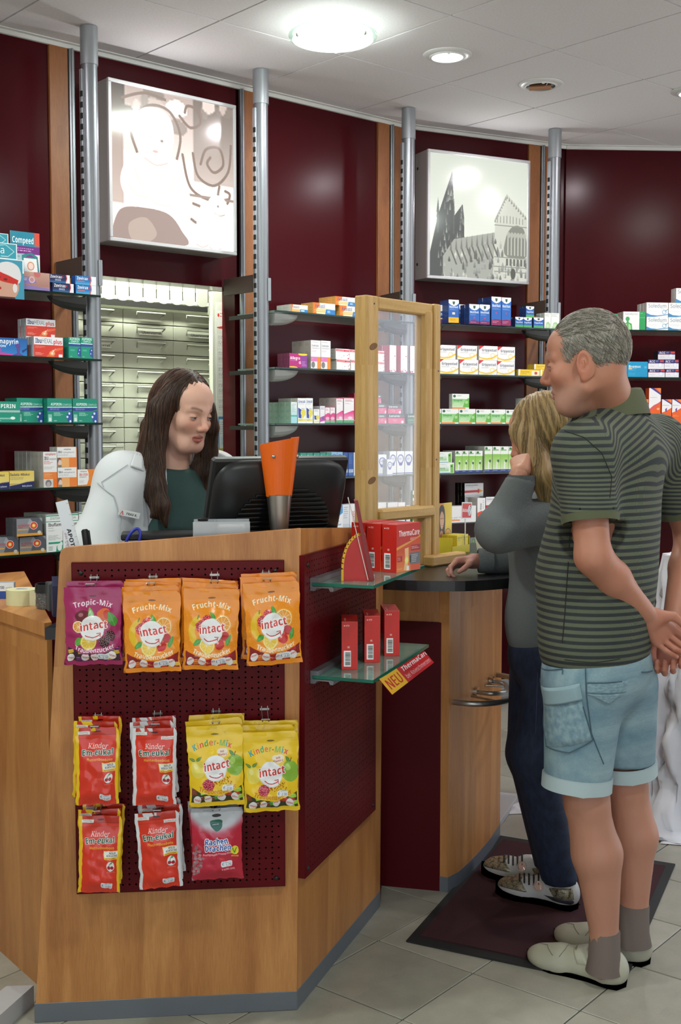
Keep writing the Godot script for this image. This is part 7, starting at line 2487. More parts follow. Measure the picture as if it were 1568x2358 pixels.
func build_woman() -> void:
	var o := thing("person","blonde woman in a grey jumper and dark jeans leaning on the round counter","person")
	var bs := looking(Vector3(-0.85,0,-0.53))
	var hb := looking(Vector3(-0.86,-0.36,-0.36))
	var hc := at(1248,1002,3.60)
	var neck := at(1288,1120,3.64)
	var shl := at(1292,1192,3.50)
	var shr := at(1225,1190,3.76)
	var ell := at(1148,1222,3.42)
	var wrl := at(1200,1092,3.45)
	var elr := at(1225,1292,3.78)
	var wrr := at(1096,1291,3.74)
	var hips := at(1262,1500,3.62)
	var hal := at(1284,1530,3.55)
	var har := at(1240,1530,3.70)
	var knl := at(1230,1740,3.48)
	var knr := at(1218,1735,3.64)
	var anl := at(1288,2025,3.56)
	var anr := at(1268,1985,3.68)
	var base := lin("c98f74")
	var s := Sdf.new(hc - Vector3(0.15,0.22,0.15),hc + Vector3(0.16,0.15,0.15),0.0033)
	add_head(s,hb,hc,0.95,false)
	s.cap(hc + hb*Vector3(0,-0.04,-0.03),neck,0.05,0.055,0.03)
	var b := MB.new()
	var inv := hb.inverse()
	s.put(b,func(p: Vector3,_n: Vector3) -> Color: return face_paint(inv*(p - hc)/0.95,base,lin("a8605a"),lin("8a6a4a"),0.0))
	var g := bounds([neck,shl,shr,ell,elr,wrl,wrr,hips,anl,anr],0.15)
	var t := Sdf.new(g[0],g[1],0.013)
	t.cap(neck,neck + Vector3(0,-0.06,0),0.052,0.06,0.03)
	t.ell(at(1262,1260,3.63),Vector3(0.135,0.15,0.09),bs,0.05)
	t.ell(at(1258,1410,3.62),Vector3(0.12,0.18,0.09),bs,0.05)
	t.ell(hips,Vector3(0.14,0.11,0.10),bs,0.04)
	t.cap(shl,ell,0.045,0.036,0.02)
	t.cap(ell,wrl,0.036,0.024,0.02)
	t.cap(shr,elr,0.045,0.036,0.02)
	t.cap(elr,wrr,0.036,0.024,0.02)
	for q in [[hal,knl,anl],[har,knr,anr]]:
		t.cap(q[0],q[1],0.07,0.05,0.03)
		t.cap(q[1],q[2],0.05,0.035,0.03)
	b.col = base
	t.put(b)
	# the raised hand, loosely closed before the mouth
	g = bounds([wrl,at(1180,1040,3.45),at(1235,1090,3.5)],0.06)
	t = Sdf.new(g[0],g[1],0.003)
	var du := Vector3(0.10,0.62,-0.78)
	t.cap(wrl.lerp(ell,0.22),wrl + du*0.012,0.026,0.024,0.01)
	add_hand(t,wrl,du,Vector3(0.55,-0.70,-0.45),1.0,[1.2,1.25,1.25,1.2],0.84,0.5)
	t.put(b,func(_p: Vector3,_n: Vector3) -> Color: return base)
	# the hand on the counter, fingers curled under
	g = bounds([wrr,at(1020,1300,3.72)],0.07)
	t = Sdf.new(g[0],g[1],0.003)
	var dd := Vector3(-0.93,-0.10,0.30)
	t.cap(wrr.lerp(elr,0.25),wrr + dd*0.012,0.026,0.024,0.01)
	add_hand(t,wrr,dd,Vector3(0.05,-0.85,0.45),1.0,[0.75,0.85,0.95,1.0],0.84,0.45)
	t.put(b,func(_p: Vector3,_n: Vector3) -> Color: return lin("c08a78"))
	part("body",b.mesh(skin_mat("tan_skin"),true),o)
	# jumper
	g = bounds([neck,shl,shr,ell,wrl,elr,wrr,at(1180,1495,3.6),at(1330,1495,3.7)],0.13)
	t = Sdf.new(g[0],g[1],0.0088)
	t.cap(shl,shr,0.066,0.066,0.05)
	t.cap(neck + Vector3(0,-0.01,0),neck + Vector3(0,-0.08,0),0.062,0.10,0.04)
	t.ell(at(1264,1270,3.63),Vector3(0.16,0.17,0.118),bs,0.05)
	t.ell(at(1256,1420,3.62),Vector3(0.158,0.19,0.118),bs,0.05)
	t.cut(at(1250,1488,3.62),Vector3.DOWN,0.24)
	t.cap(shl,ell,0.070,0.064,0.03)
	t.cap(ell,wrl + Vector3(0,-0.02,0),0.060,0.040,0.025)
	t.cap(shr,elr,0.066,0.055,0.03)
	t.cap(elr,wrr + Vector3(0.01,0,0),0.050,0.038,0.03)
	t.cut(wrl + Vector3(0,-0.012,0),Vector3(0.1,0.95,0),0.06)
	t.cut(wrr + Vector3(0.012,0,0),Vector3(-1,0,0.2).normalized(),0.06)
	b = MB.new()
	t.put(b,null,func(p: Vector3,_n: Vector3) -> Vector2: return Vector2(p.x + p.z,p.y)*5.0,func(p: Vector3,_n: Vector3) -> float:
		var near_el := exp(-pow((p - ell.lerp(wrl,0.35)).length()/0.12,2))
		return (0.006 + 0.006*near_el)*folds.get_noise_3d(p.x*34,p.y*(30 + 60*near_el),p.z*34))
	var wool := mat("grey_jersey",Color.WHITE,0.9)
	wool.albedo_texture = noise_tex(256,256,0.3,Vector2(1,1),Color("565c5c"),Color("747a79"),81,0.5)
	part("jumper",b.mesh(wool),o)
	b = MB.new()
	var q0 := wrl + Vector3(0,-0.035,0)
	b.tube([q0,q0 + Vector3(0,0.002,0),wrl + Vector3(0.0,-0.004,0),wrl + Vector3(0,-0.002,0)],[0.040,0.0425,0.0405,0.036],26,false)
	part("cuff",b.mesh(),o,wool)
	b = MB.new()
	b.tube([wrr + Vector3(0.055,0,0),wrr + Vector3(0.053,0,0),wrr + Vector3(0.008,0,0),wrr + Vector3(0.006,0,0)],[0.039,0.042,0.0395,0.035],26,false)
	part("cuff",b.mesh(),o,wool)
	# jeans
	g = bounds([hips,hal,har,knl,knr,anl,anr],0.16)
	t = Sdf.new(g[0],g[1],0.0088)
	t.ell(hips,Vector3(0.158,0.13,0.12),bs,0.04)
	t.cap(hal,knl,0.094,0.066,0.03)
	t.cap(knl,anl,0.064,0.052,0.03)
	t.cap(har,knr,0.092,0.066,0.03)
	t.cap(knr,anr,0.064,0.050,0.03)
	t.cut(anl + Vector3(0,-0.004,0),Vector3.DOWN)
	b = MB.new()
	t.put(b,null,func(p: Vector3,_n: Vector3) -> Vector2: return Vector2(p.x + p.z,p.y)*3.0,func(p: Vector3,_n: Vector3) -> float: return 0.007*folds.get_noise_3d(p.x*36,p.y*50,p.z*36))
	var jean := mat("dark_denim",Color.WHITE,0.85)
	jean.albedo_texture = noise_tex(256,256,0.05,Vector2(1.0,0.5),Color("141c30"),Color("26344e"),91,0.3)
	part("jeans",b.mesh(jean),o)
	b = MB.new()
	var back := Vector3(0.2,0.0,-0.98).normalized()
	seam(t,[at(1236,1560,3.4),at(1232,1700,3.4),at(1246,1800,3.4),at(1276,1900,3.4),at(1288,2010,3.4)],back,0.0012,b)
	part("side_seam",b.mesh(),o,mat("jean_seam",Color("3c4c68"),0.9))
	# hair: long and blonde, over the far shoulder and down the back
	g = bounds([hc,at(1215,1100,3.55),at(1300,1170,3.6)],0.15)
	t = Sdf.new(g[0],g[1],0.0064)
	t.ell(hc + hb*Vector3(0,0.038,-0.020),Vector3(0.086,0.096,0.104)*0.96,hb,0.02)
	t.ell(hc + hb*Vector3(0,-0.05,0.085),Vector3(0.058,0.115,0.070),hb,0.012,true)
	t.cap(hc + hb*Vector3(0.0,0.0,-0.045),at(1300,1120,3.62),0.075,0.062,0.03)
	t.cap(hc + hb*Vector3(0.062,0.01,0.02),at(1252,1100,3.47),0.036,0.034,0.02)
	t.cap(at(1252,1100,3.47),at(1262,1165,3.46),0.034,0.02,0.02)
	t.cap(hc + hb*Vector3(0.050,0.035,0.055),at(1228,1060,3.50),0.026,0.016,0.02)
	t.cap(at(1290,1080,3.55),at(1288,1170,3.52),0.055,0.03,0.03)
	b = MB.new()
	t.put(b,null,func(p: Vector3,_n: Vector3) -> Vector2:
		var q := inv*(p - hc)
		return Vector2(atan2(q.x,q.z + 0.03)*1.2 + q.z*3.0,q.y*1.4),func(p: Vector3,_n: Vector3) -> float:
		var q := inv*(p - hc)
		return 0.0024*sin(atan2(q.x,q.z + 0.04)*22.0 + folds.get_noise_3d(q.x*60,q.y*20,q.z*60)*9.0) + 0.003*folds.get_noise_3d(q.x*150,q.y*24,q.z*150))
	part("hair",b.mesh(streaks("blonde_hair",Color("7a5e34"),Color("c0a06a"),53,0.5)),o)
	b = MB.new()
	comb(b,t,2600,22,0.009,0.00075,0.0014,0.14,func(p: Vector3) -> Vector3:
		var q := inv*(p - hc)
		return Vector3.DOWN + hb.x*signf(q.x)*0.9*smoothstep(0.05,0.12,q.y) - hb.z*0.35*smoothstep(0.0,0.08,q.y),lin("6e5430"),lin("ceb07a"),19)
	part("strands",b.mesh(skin_mat("hair_strand"),true),o).set_meta("kind","stuff")
	# trainers in white and snakeskin with silver
	var white := mat("trainer_white",Color("c4c4c0"),0.5)
	var snake := mat("snakeskin",Color.WHITE,0.3,0.35)
	var im := Image.create(128,128,false,Image.FORMAT_RGBA8)
	for y in 128:
		for x in 128:
			var sx := (x + (4 if (y/8) % 2 else 0)) % 8
			var k := 0.45 + 0.55*float(sx > 0 and y % 8 > 0)
			var dark := folds.get_noise_2d(x*5.0,y*5.0) > 0.18
			im.set_pixel(x,y,Color("b0a88c")*k if not dark else Color("3a362c")*k)
	snake.albedo_texture = ImageTexture.create_from_image(im)
	snake.uv1_triplanar = true
	snake.uv1_scale = Vector3(11,11,11)
	var d := Vector3(-0.845,0,-0.535).normalized()
	for q in [Vector3(0.738,0,-3.535),Vector3(0.712,0,-3.70)]:
		g = bounds([q,q + d*0.28,q + Vector3(0,0.13,0)],0.08)
		t = Sdf.new(g[0],g[1],0.0038)
		add_shoe(t,q + Vector3(0,0.014,0),d,0.272,0.092,0.088)
		b = MB.new()
		t.put(b)
		var sb := part("trainer",b.mesh(),o,white)
		part("sole",sole_mesh(d,0.28,0.100,0.028,0.014),sb,mat("trainer_sole",Color("c8c8c4"),0.55),Transform3D(Basis(),q))
		var sd := looking(d).x
		var inw := (-sd + Vector3(0,-0.3,0)).normalized()
		var down := (Vector3.DOWN - sd*0.35).normalized()
		b = MB.new()
		patch(t,[q + d*0.185 + Vector3(0,0.07,0),q + d*0.262 + Vector3(0,0.055,0),q + d*0.262 + Vector3(0,0.030,0),q + d*0.150 + Vector3(0,0.030,0)],inw,0.0025,b,10)
		patch(t,[q + d*0.18 + sd*0.034 + Vector3(0,0.1,0),q + d*0.255 + sd*0.02 + Vector3(0,0.1,0),q + d*0.255 - sd*0.02 + Vector3(0,0.1,0),q + d*0.18 - sd*0.03 + Vector3(0,0.1,0)],down,0.0025,b,10)
		part("toe_cap",b.mesh(),sb,snake)
		b = MB.new()
		patch(t,[q + d*0.004 + Vector3(0,0.075,0),q + d*0.085 + Vector3(0,0.060,0),q + d*0.065 + Vector3(0,0.034,0),q + d*0.004 + Vector3(0,0.034,0)],inw,0.0025,b,8)
		part("heel_panel",b.mesh(),sb,snake)
		b = MB.new()
		patch(t,[q + d*0.006 + Vector3(0,0.036,0),q + d*0.10 + Vector3(0,0.034,0),q + d*0.07 + Vector3(0,0.022,0),q + d*0.006 + Vector3(0,0.020,0)],inw,0.005,b,8)
		part("heel_counter",b.mesh(),sb,mat("trainer_grey",Color("4a4a52"),0.3,0.3))
		b = MB.new()
		for k in 5:
			var z := 0.118 + 0.016*k
			var pts := []
			for i in 5:
				var u := lerpf(0.034,-0.02,i/4.0)
				pts.append(t.hit(q + d*(z + 0.006*i) + sd*u + Vector3(0,0.2,0),Vector3.DOWN,0.3) + Vector3(0,0.003,0))
			b.tube(pts,0.0028,6)
		part("laces",b.mesh(),sb,mat("lace_dark",Color("2a2a28"),0.8))
		b = MB.new()
		var h := t.hit(q + d*0.118 + Vector3(0,0.058,0) - inw*0.25,inw,0.5)
		b.x = Transform3D(Basis(Quaternion(Vector3.UP,-inw)),h + inw*0.002)
		b.lathe([Vector2(0.0,0.003),Vector2(0.013,0.003),Vector2(0.0135,0.0055),Vector2(0.016,0.0055),Vector2(0.0165,0.0)].duplicate(),24)
		var star := PackedVector2Array()
		for k in 10:
			var a := TAU*k/10.0
			var rr2 := 0.0125 if k % 2 == 0 else 0.0055
			star.append(Vector2(cos(a),sin(a))*rr2)
		b.x = Transform3D(Basis(Quaternion(Vector3.UP,-inw))*Basis(Vector3.RIGHT,-PI/2),h + inw*0.002)
		b.prism(star,0.002,0.0045)
		part("star_badge",b.mesh(),sb,M["chrome"])

# ---------------------------------------------------------------- ceiling lights and light boxes
func glow(key: String,c: Color,e: float) -> StandardMaterial3D:
	var m := mat(key,c,0.4)
	m.emission_enabled = true
	m.emission = c
	m.emission_energy_multiplier = e
	return m

func area(parent: Node,w: float,h: float,e: float,c: Color,tf: Transform3D) -> void:
	var l := AreaLight3D.new()
	l.name = "area_light"
	l.area_size = Vector2(w,h)
	l.light_energy = e
	l.light_color = c
	l.shadow_enabled = true
	l.set("area_range",14.0)
	l.transform = tf
	parent.add_child(l,true)

const DOWN := Basis(Vector3(1,0,0),Vector3(0,0,-1),Vector3(0,1,0))

func dish_lamp(x: float,z: float,label: String,e: float) -> void:
	var o := thing("ceiling_lamp",label,"lamp",Vector3(x,CEIL,z),0.0,"round glass ceiling lamps")
	var b := MB.new()
	b.lathe([Vector2(0.0,-0.028),Vector2(0.12,-0.028),Vector2(0.12,-0.0005),Vector2(0.0,-0.0004)],40)
	part("base_plate",b.mesh(),o,M["lamp_white"])
	b = MB.new()
	b.lathe([Vector2(0.0,-0.068),Vector2(0.06,-0.067),Vector2(0.12,-0.062),Vector2(0.148,-0.052),Vector2(0.156,-0.044),Vector2(0.156,-0.034),Vector2(0.0,-0.032)],48,true)
	part("glowing_glass",b.mesh(),o,glow("lamp_glow",Color("f1fff4"),2.6))
	b = MB.new()
	b.lathe([Vector2(0.158,-0.056),Vector2(0.170,-0.050),Vector2(0.173,-0.044),Vector2(0.172,-0.038),Vector2(0.158,-0.044),Vector2(0.158,-0.056)],48,true)
	var rim := mat("lamp_rim",Color(0.86,0.97,0.92,0.5),0.08)
	rim.transparency = BaseMaterial3D.TRANSPARENCY_ALPHA
	part("glass_rim",b.mesh(),o,rim)
	for k in 3:
		var a := TAU*k/3.0 + 0.6
		b = MB.new()
		b.lathe([Vector2(0.0,-0.07),Vector2(0.005,-0.069),Vector2(0.006,-0.058),Vector2(0.0,-0.057)],10)
		part("screw",b.mesh(),o,M["steel"],Transform3D(Basis(),Vector3(cos(a)*0.15,0.006,sin(a)*0.15)))
	var l := OmniLight3D.new()
	l.name = "lamp_light"
	l.light_energy = e*0.14
	l.light_color = Color("f4fff8")
	l.light_size = 0.05
	l.omni_range = 16.0
	l.shadow_enabled = true
	l.position = Vector3(0,-0.049,0)
	o.add_child(l)
	area(o,0.2,0.2,e*0.62,Color("f2fff6"),Transform3D(DOWN,Vector3(0,-0.072,0)))

func downlight(x: float,z: float,lit: bool,label: String,e: float) -> void:
	var o := thing("downlight",label,"lamp",Vector3(x,CEIL,z),0.0,"recessed downlights")
	var b := MB.new()
	b.lathe([Vector2(0.072,-0.012),Vector2(0.086,-0.011),Vector2(0.099,-0.006),Vector2(0.103,-0.0025),Vector2(0.072,-0.0025),Vector2(0.072,-0.012)],44,true)
	part("rim",b.mesh(),o,M["lamp_white"])
	b = MB.new()
	b.lathe([Vector2(0.066,-0.016),Vector2(0.072,-0.018),Vector2(0.076,-0.013),Vector2(0.066,-0.008),Vector2(0.066,-0.016)],40,true)
	part("inner_ring",b.mesh(),o,M["lamp_white"])
	b = MB.new()
	b.lathe([Vector2(0.0,-0.009),Vector2(0.066,-0.009),Vector2(0.066,-0.006),Vector2(0.0,-0.006)],36)
	if lit:
		part("glowing_cover",b.mesh(),o,glow("spot_glow",Color("fffaff"),3.2))
		area(o,0.09,0.09,e,Color("fff6fa"),Transform3D(DOWN,Vector3(0,-0.019,0)))
	else:
		part("reflector",b.mesh(),o,mat("reflector",Color("8f8d8a"),0.2,0.9))
		b = MB.new()
		b.tube([Vector3(-0.05,-0.018,-0.008),Vector3(0.045,-0.018,0.012)],0.012,10)
		part("unlit_bulb",b.mesh(),o,mat("copper_bulb",Color("a8795a"),0.3))
		b = MB.new()
		b.box(Vector3(-0.062,-0.013,-0.03),Vector3(0.062,-0.011,-0.024),0.0)
		b.box(Vector3(0.02,-0.014,-0.05),Vector3(0.024,-0.012,0.05),0.0)
		part("cross_bar",b.mesh(),o,M["lamp_white"])
	b = MB.new()
	b.box(Vector3(-0.006,-0.021,0.066),Vector3(0.006,-0.012,0.074),0.001)
	part("catch",b.mesh(),o,M["lamp_white"])

func light_box(k: int,s0: float,s1: float,y0: float,y1: float,im: Image,label: String,e: float,hot: Vector3,warm: Color) -> void:
	var f := wall_frame(k)
	var o := thing("light_box",label,"light box",f[0] + Vector3(WD[k].x,0,WD[k].y)*s0 + Vector3(0,y0,0),f[1],"illuminated picture boxes")
	var w := s1 - s0
	var h := y1 - y0
	part("case",box_mesh(Vector3(0,0,0.001),Vector3(w,h,0.125),0.003),o,mat("box_case",Color("a3a09e"),0.45,0.2))
	var b := MB.new()
	var r := 0.014
	b.box(Vector3(-0.001,-0.001,0.12),Vector3(w + 0.001,r,0.136),0.002)
	b.box(Vector3(-0.001,h - r,0.12),Vector3(w + 0.001,h + 0.001,0.136),0.002)
	b.box(Vector3(-0.001,r,0.12),Vector3(r,h - r,0.136),0.002)
	b.box(Vector3(w - r,r,0.12),Vector3(w + 0.001,h - r,0.136),0.002)
	part("frame",b.mesh(),o,mat("box_frame",Color("c9c9cc"),0.35,0.3))
	var m := StandardMaterial3D.new()
	m.resource_name = "lit_picture"
	var tex := ImageTexture.create_from_image(im)
	m.albedo_color = Color(0.25,0.25,0.25)
	m.roughness = 0.12
	m.emission_enabled = true
	m.emission = warm
	m.emission_texture = tex
	m.emission_operator = BaseMaterial3D.EMISSION_OP_MULTIPLY
	m.emission_energy_multiplier = e
	b = MB.new()
	b.box(Vector3(r,r,0.126),Vector3(w - r,h - r,0.1285),0.0)
	var am := b.mesh(M["white_plastic"])
	b = MB.new()
	b.quad(Vector3(r,r,0.129),Vector3(w - r,r,0.129),Vector3(w - r,h - r,0.129),Vector3(r,h - r,0.129))
	part("lit_picture",b.mesh(m,false,am),o)
	for y in [0.08,h - 0.08]:
		b = MB.new()
		b.tube([Vector3(0.001,y,0.03),Vector3(-0.003,y,0.03)],0.007,12)
		part("screw",b.mesh(),o,M["dark_bracket"])
	var l := OmniLight3D.new()
	l.name = "picture_light"
	l.light_energy = 0.05
	l.light_size = 0.01
	l.omni_range = 12.0
	l.shadow_enabled = true
	l.position = hot
	o.add_child(l)

func build_lights() -> void:
	dish_lamp(-0.03,-4.675,"large round frosted glass ceiling lamp, lit, nearest the top edge",1.7)
	downlight(0.448,-5.03,true,"small round recessed downlight, lit bright white",1.0)
	downlight(0.911,-5.45,false,"small round recessed downlight, unlit, with a copper bulb showing",0.0)
	# the same fittings go on through the shop behind the lens
	dish_lamp(-1.5,-2.3,"round frosted ceiling lamp behind the viewer at the left",2.8)
	dish_lamp(1.0,-1.4,"round frosted ceiling lamp behind the viewer at the right",2.8)
	dish_lamp(-0.6,0.9,"round frosted ceiling lamp near the shop window",2.8)
	downlight(1.7,-3.3,true,"recessed downlight over the mat, outside the picture",1.2)
	downlight(-1.5,-3.7,true,"recessed downlight over the left desk, outside the picture",1.2)
	dish_lamp(2.5,-4.66,"round frosted ceiling lamp beyond the right edge",1.0)
	downlight(1.64,-5.56,true,"recessed downlight just beyond the right edge",1.0)
	# strip light in the store room
	var f := wall_frame(0)
	var o := thing("strip_light","fluorescent strip light in the store room behind the opening","lamp",f[0] + Basis(Vector3.UP,f[1])*Vector3(-0.3,2.52,-0.15),f[1])
	part("tray",box_mesh(Vector3(-0.5,0.03,-0.05),Vector3(0.5,0.078,0.01),0.003),o,M["lamp_white"])
	part("glowing_tube",box_mesh(Vector3(-0.48,0.005,-0.035),Vector3(0.48,0.029,-0.005),0.008),o,glow("tube_glow",Color("fafff2"),3.0))
	area(o,0.9,0.05,3.0,Color("fafff2"),Transform3D(Basis(Vector3.RIGHT,-1.1),Vector3(0,0.0,-0.02)))
	light_box(0,-0.622,0.020,2.268,2.922,picture_child(),"illuminated sepia photo of a toddler in a hood with a soft toy",1.5,Vector3(0.22,0.48,0.16),Color("fff8f4"))
	light_box(1,-0.605,0.024,2.268,2.918,picture_church(),"illuminated black and white photo of a gothic church with pointed towers",1.0,Vector3(0.38,0.42,0.16),Color("fbfff6"))

# ---------------------------------------------------------------- drawer wall in the store room behind the opening
func build_drawers() -> void:
	var f := wall_frame(0)
	var o := thing("drawer_cabinet","tall pale green metal apothecary cabinet of many shallow drawers","cabinet",f[0],f[1])
	var z := -0.4
	var x0 := -0.806
	var x1 := 0.312
	part("body",box_mesh(Vector3(x0,0.02,z - 0.6),Vector3(x1,2.10,z - 0.022),0.002),o,M["cream_metal"])
	var front := box_mesh(Vector3(0.0015,0.0015,-0.02),Vector3(0.2785,0.0675,0.0),0.002)
	var b := MB.new()
	b.tube([Vector3(0.075,0.030,0.0),Vector3(0.062,0.052,0.022),Vector3(0.218,0.052,0.022),Vector3(0.205,0.030,0.0)],0.0042,7)
	var grip := b.mesh()
	b = MB.new()
	b.box(Vector3(0.075,0.014,0.002),Vector3(0.205,0.034,0.004),0.0)
	var cup := b.mesh()
	b = MB.new()
	b.box(Vector3(0.234,0.05,0.0),Vector3(0.272,0.062,0.0012),0.0)
	var slip := b.mesh()
	var paper := mat("label_paper",Color("c2c6b6"),0.6)
	for c in 4:
		var x := -0.806 + 0.2795*c
		for r in 26:
			var y := 2.06 - 0.07*(r + 1)
			if y < 0.2:
				continue
			var d := part("drawer",front,o,M["cream_metal"],Transform3D(Basis(),Vector3(x,y,z)))
			part("handle",grip,d,M["cream_light"])
			if (r == 1 and c >= 2) or (r == 2 and c == 1):
				var lab := card_mesh("drawer_label",0.13,0.026,0.001)
				part("label",lab,d,null,Transform3D(Basis(Vector3.RIGHT,-0.35),Vector3(0.14,0.018,0.018)))
			elif r > 3 and (r + c) % 2 == 0:
				part("label",slip,d,paper)
	# folded blind over the cabinet, a bar and a dark sheet painted as the shadow behind it
	o = thing("roller_blind","pale scalloped blind folded above the drawer cabinet","blind",f[0] + Vector3(0,2.12,0),f[1])
	for k in 13:
		b = MB.new()
		var p := PackedVector2Array()
		for i in 9:
			var a := PI + PI*i/8.0
			p.append(Vector2(0.036 + 0.036*cos(a),-0.02 + 0.02*sin(a)))
		p.append(Vector2(0.072,0.075))
		p.append(Vector2(0.0,0.075))
		b.x = Transform3D(Basis(Vector3.UP,0.12),Vector3(-0.78 + k*0.073,0.0,-0.30))
		b.prism(p,0.0,0.003)
		part("slat",b.mesh(),o,M["cream_light"])
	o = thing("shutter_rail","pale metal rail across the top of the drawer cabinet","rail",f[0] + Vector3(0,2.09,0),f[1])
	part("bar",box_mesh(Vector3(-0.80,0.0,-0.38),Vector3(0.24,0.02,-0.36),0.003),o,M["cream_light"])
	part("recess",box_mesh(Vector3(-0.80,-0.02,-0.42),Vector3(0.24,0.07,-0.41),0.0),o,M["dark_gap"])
	o = thing("notice_panel","narrow pale panel covered with printed notices beside the drawers","notice board",f[0],f[1])
	part("panel",box_mesh(Vector3(0.19,0.1,-0.33),Vector3(0.42,2.16,-0.30),0.002),o,M["cream_light"])
	part("notices",card_mesh("notices",0.13,0.86,0.001),o,null,Transform3D(Basis(),Vector3(0.275,1.25,-0.297)))

# ---------------------------------------------------------------- the sales counter
const CA := Vector2(-0.773,-2.857)
const CB := Vector2(-0.113,-2.923)
const CC := Vector2(0.124,-3.578)
const DESK := 1.0

func hexa(b: MB,p: Array) -> void:  # bottom 4 counter-clockwise from above, top 4 likewise
	b.quad(p[3],p[2],p[1],p[0])
	b.quad(p[4],p[5],p[6],p[7])
	for k in 4:
		var j := (k + 1) % 4
		b.quad(p[k],p[j],p[4 + j],p[4 + k])

func flat(poly: Array,y0: float,y1: float) -> ArrayMesh:  # a plate with an outline in (x, z)
	var b := MB.new()
	b.x = Transform3D(Basis(Vector3.RIGHT,-PI/2),Vector3.ZERO)
	var p := PackedVector2Array()
	for q in poly:
		p.append(Vector2(q.x,-q.y))
	b.prism(p,y0,y1)
	return b.mesh()

func build_counter() -> void:
	var wood: StandardMaterial3D = M["wood"]
	var o := thing("sales_counter","beech veneer sales counter with a tapered front, grey plinth and pegboards","counter")
	var t1 := turn_of(CB - CA)
	var b := MB.new()
	b.x = Transform3D(Basis(Vector3.UP,t1),Vector3(CA.x,0,CA.y))
	b.prism(PackedVector2Array([Vector2(0.004,0.05),Vector2(0.6633,0.05),Vector2(0.677,1.247),Vector2(0.10,1.2055),Vector2(0.086,1.2),Vector2(0.082,1.186)]),-0.028,0.0)
	part("front_panel",b.mesh(),o,wood)
	b = MB.new()
	b.x = Transform3D(Basis(Vector3.UP,t1),Vector3(CA.x,0,CA.y))
	b.box(Vector3(0.0,0.0,-0.028),Vector3(0.664,0.05,0.0015),0.001)
	part("plinth",b.mesh(),o,M["plinth"])
	# the side panel leans very slightly outwards with the front's edge
	var d1 := (CB - CA).normalized()
	var d2 := (CC - CB).normalized()
	var lean := d1*0.0137
	var inw := Vector2(d2.y,-d2.x)*0.028
	if inw.x > 0:
		inw = -inw
	b = MB.new()
	var q := func(v: Vector2,y: float) -> Vector3: return Vector3(v.x,y,v.y)
	hexa(b,[q.call(CB,0.05),q.call(CC,0.05),q.call(CC + inw,0.05),q.call(CB + inw,0.05),q.call(CB + lean,1.247),q.call(CC + lean*0.6,1.196),q.call(CC + lean*0.6 + inw,1.196),q.call(CB + lean + inw,1.247)])
	part("side_panel",b.mesh(),o,wood)
	b = MB.new()
	b.x = Transform3D(Basis(Vector3.UP,turn_of(d2)),Vector3(CB.x,0,CB.y))
	b.box(Vector3(0.0,0.0,-0.028),Vector3(0.695,0.05,0.0015),0.001)
	part("plinth",b.mesh(),o,M["plinth"])
	# end of the side panel, turned towards the round counter
	part("end_panel",flat([CC,CC + Vector2(0.012,-0.18),CC + Vector2(-0.016,-0.18),CC + Vector2(-0.028,0.0)],0.0,0.99),o,M["red_side"])
	part("desk_top",flat([Vector2(-0.74,-2.90),Vector2(-0.12,-2.96),Vector2(0.085,-3.55),Vector2(0.06,-3.66),Vector2(-0.42,-3.36),Vector2(-0.70,-3.42)],DESK - 0.03,DESK),o,M["black_laminate"])
	# pegboards
	pegboard(CA,t1,Vector2(0.112,0.336),Vector2(0.634,1.170),0.018,"dark red perforated steel board on the counter front, hung with sweet bags")
	pegboard(CB,turn_of(d2),Vector2(0.004,0.348),Vector2(0.584,1.18),0.022,"dark red perforated steel board on the counter side, with glass shelves")

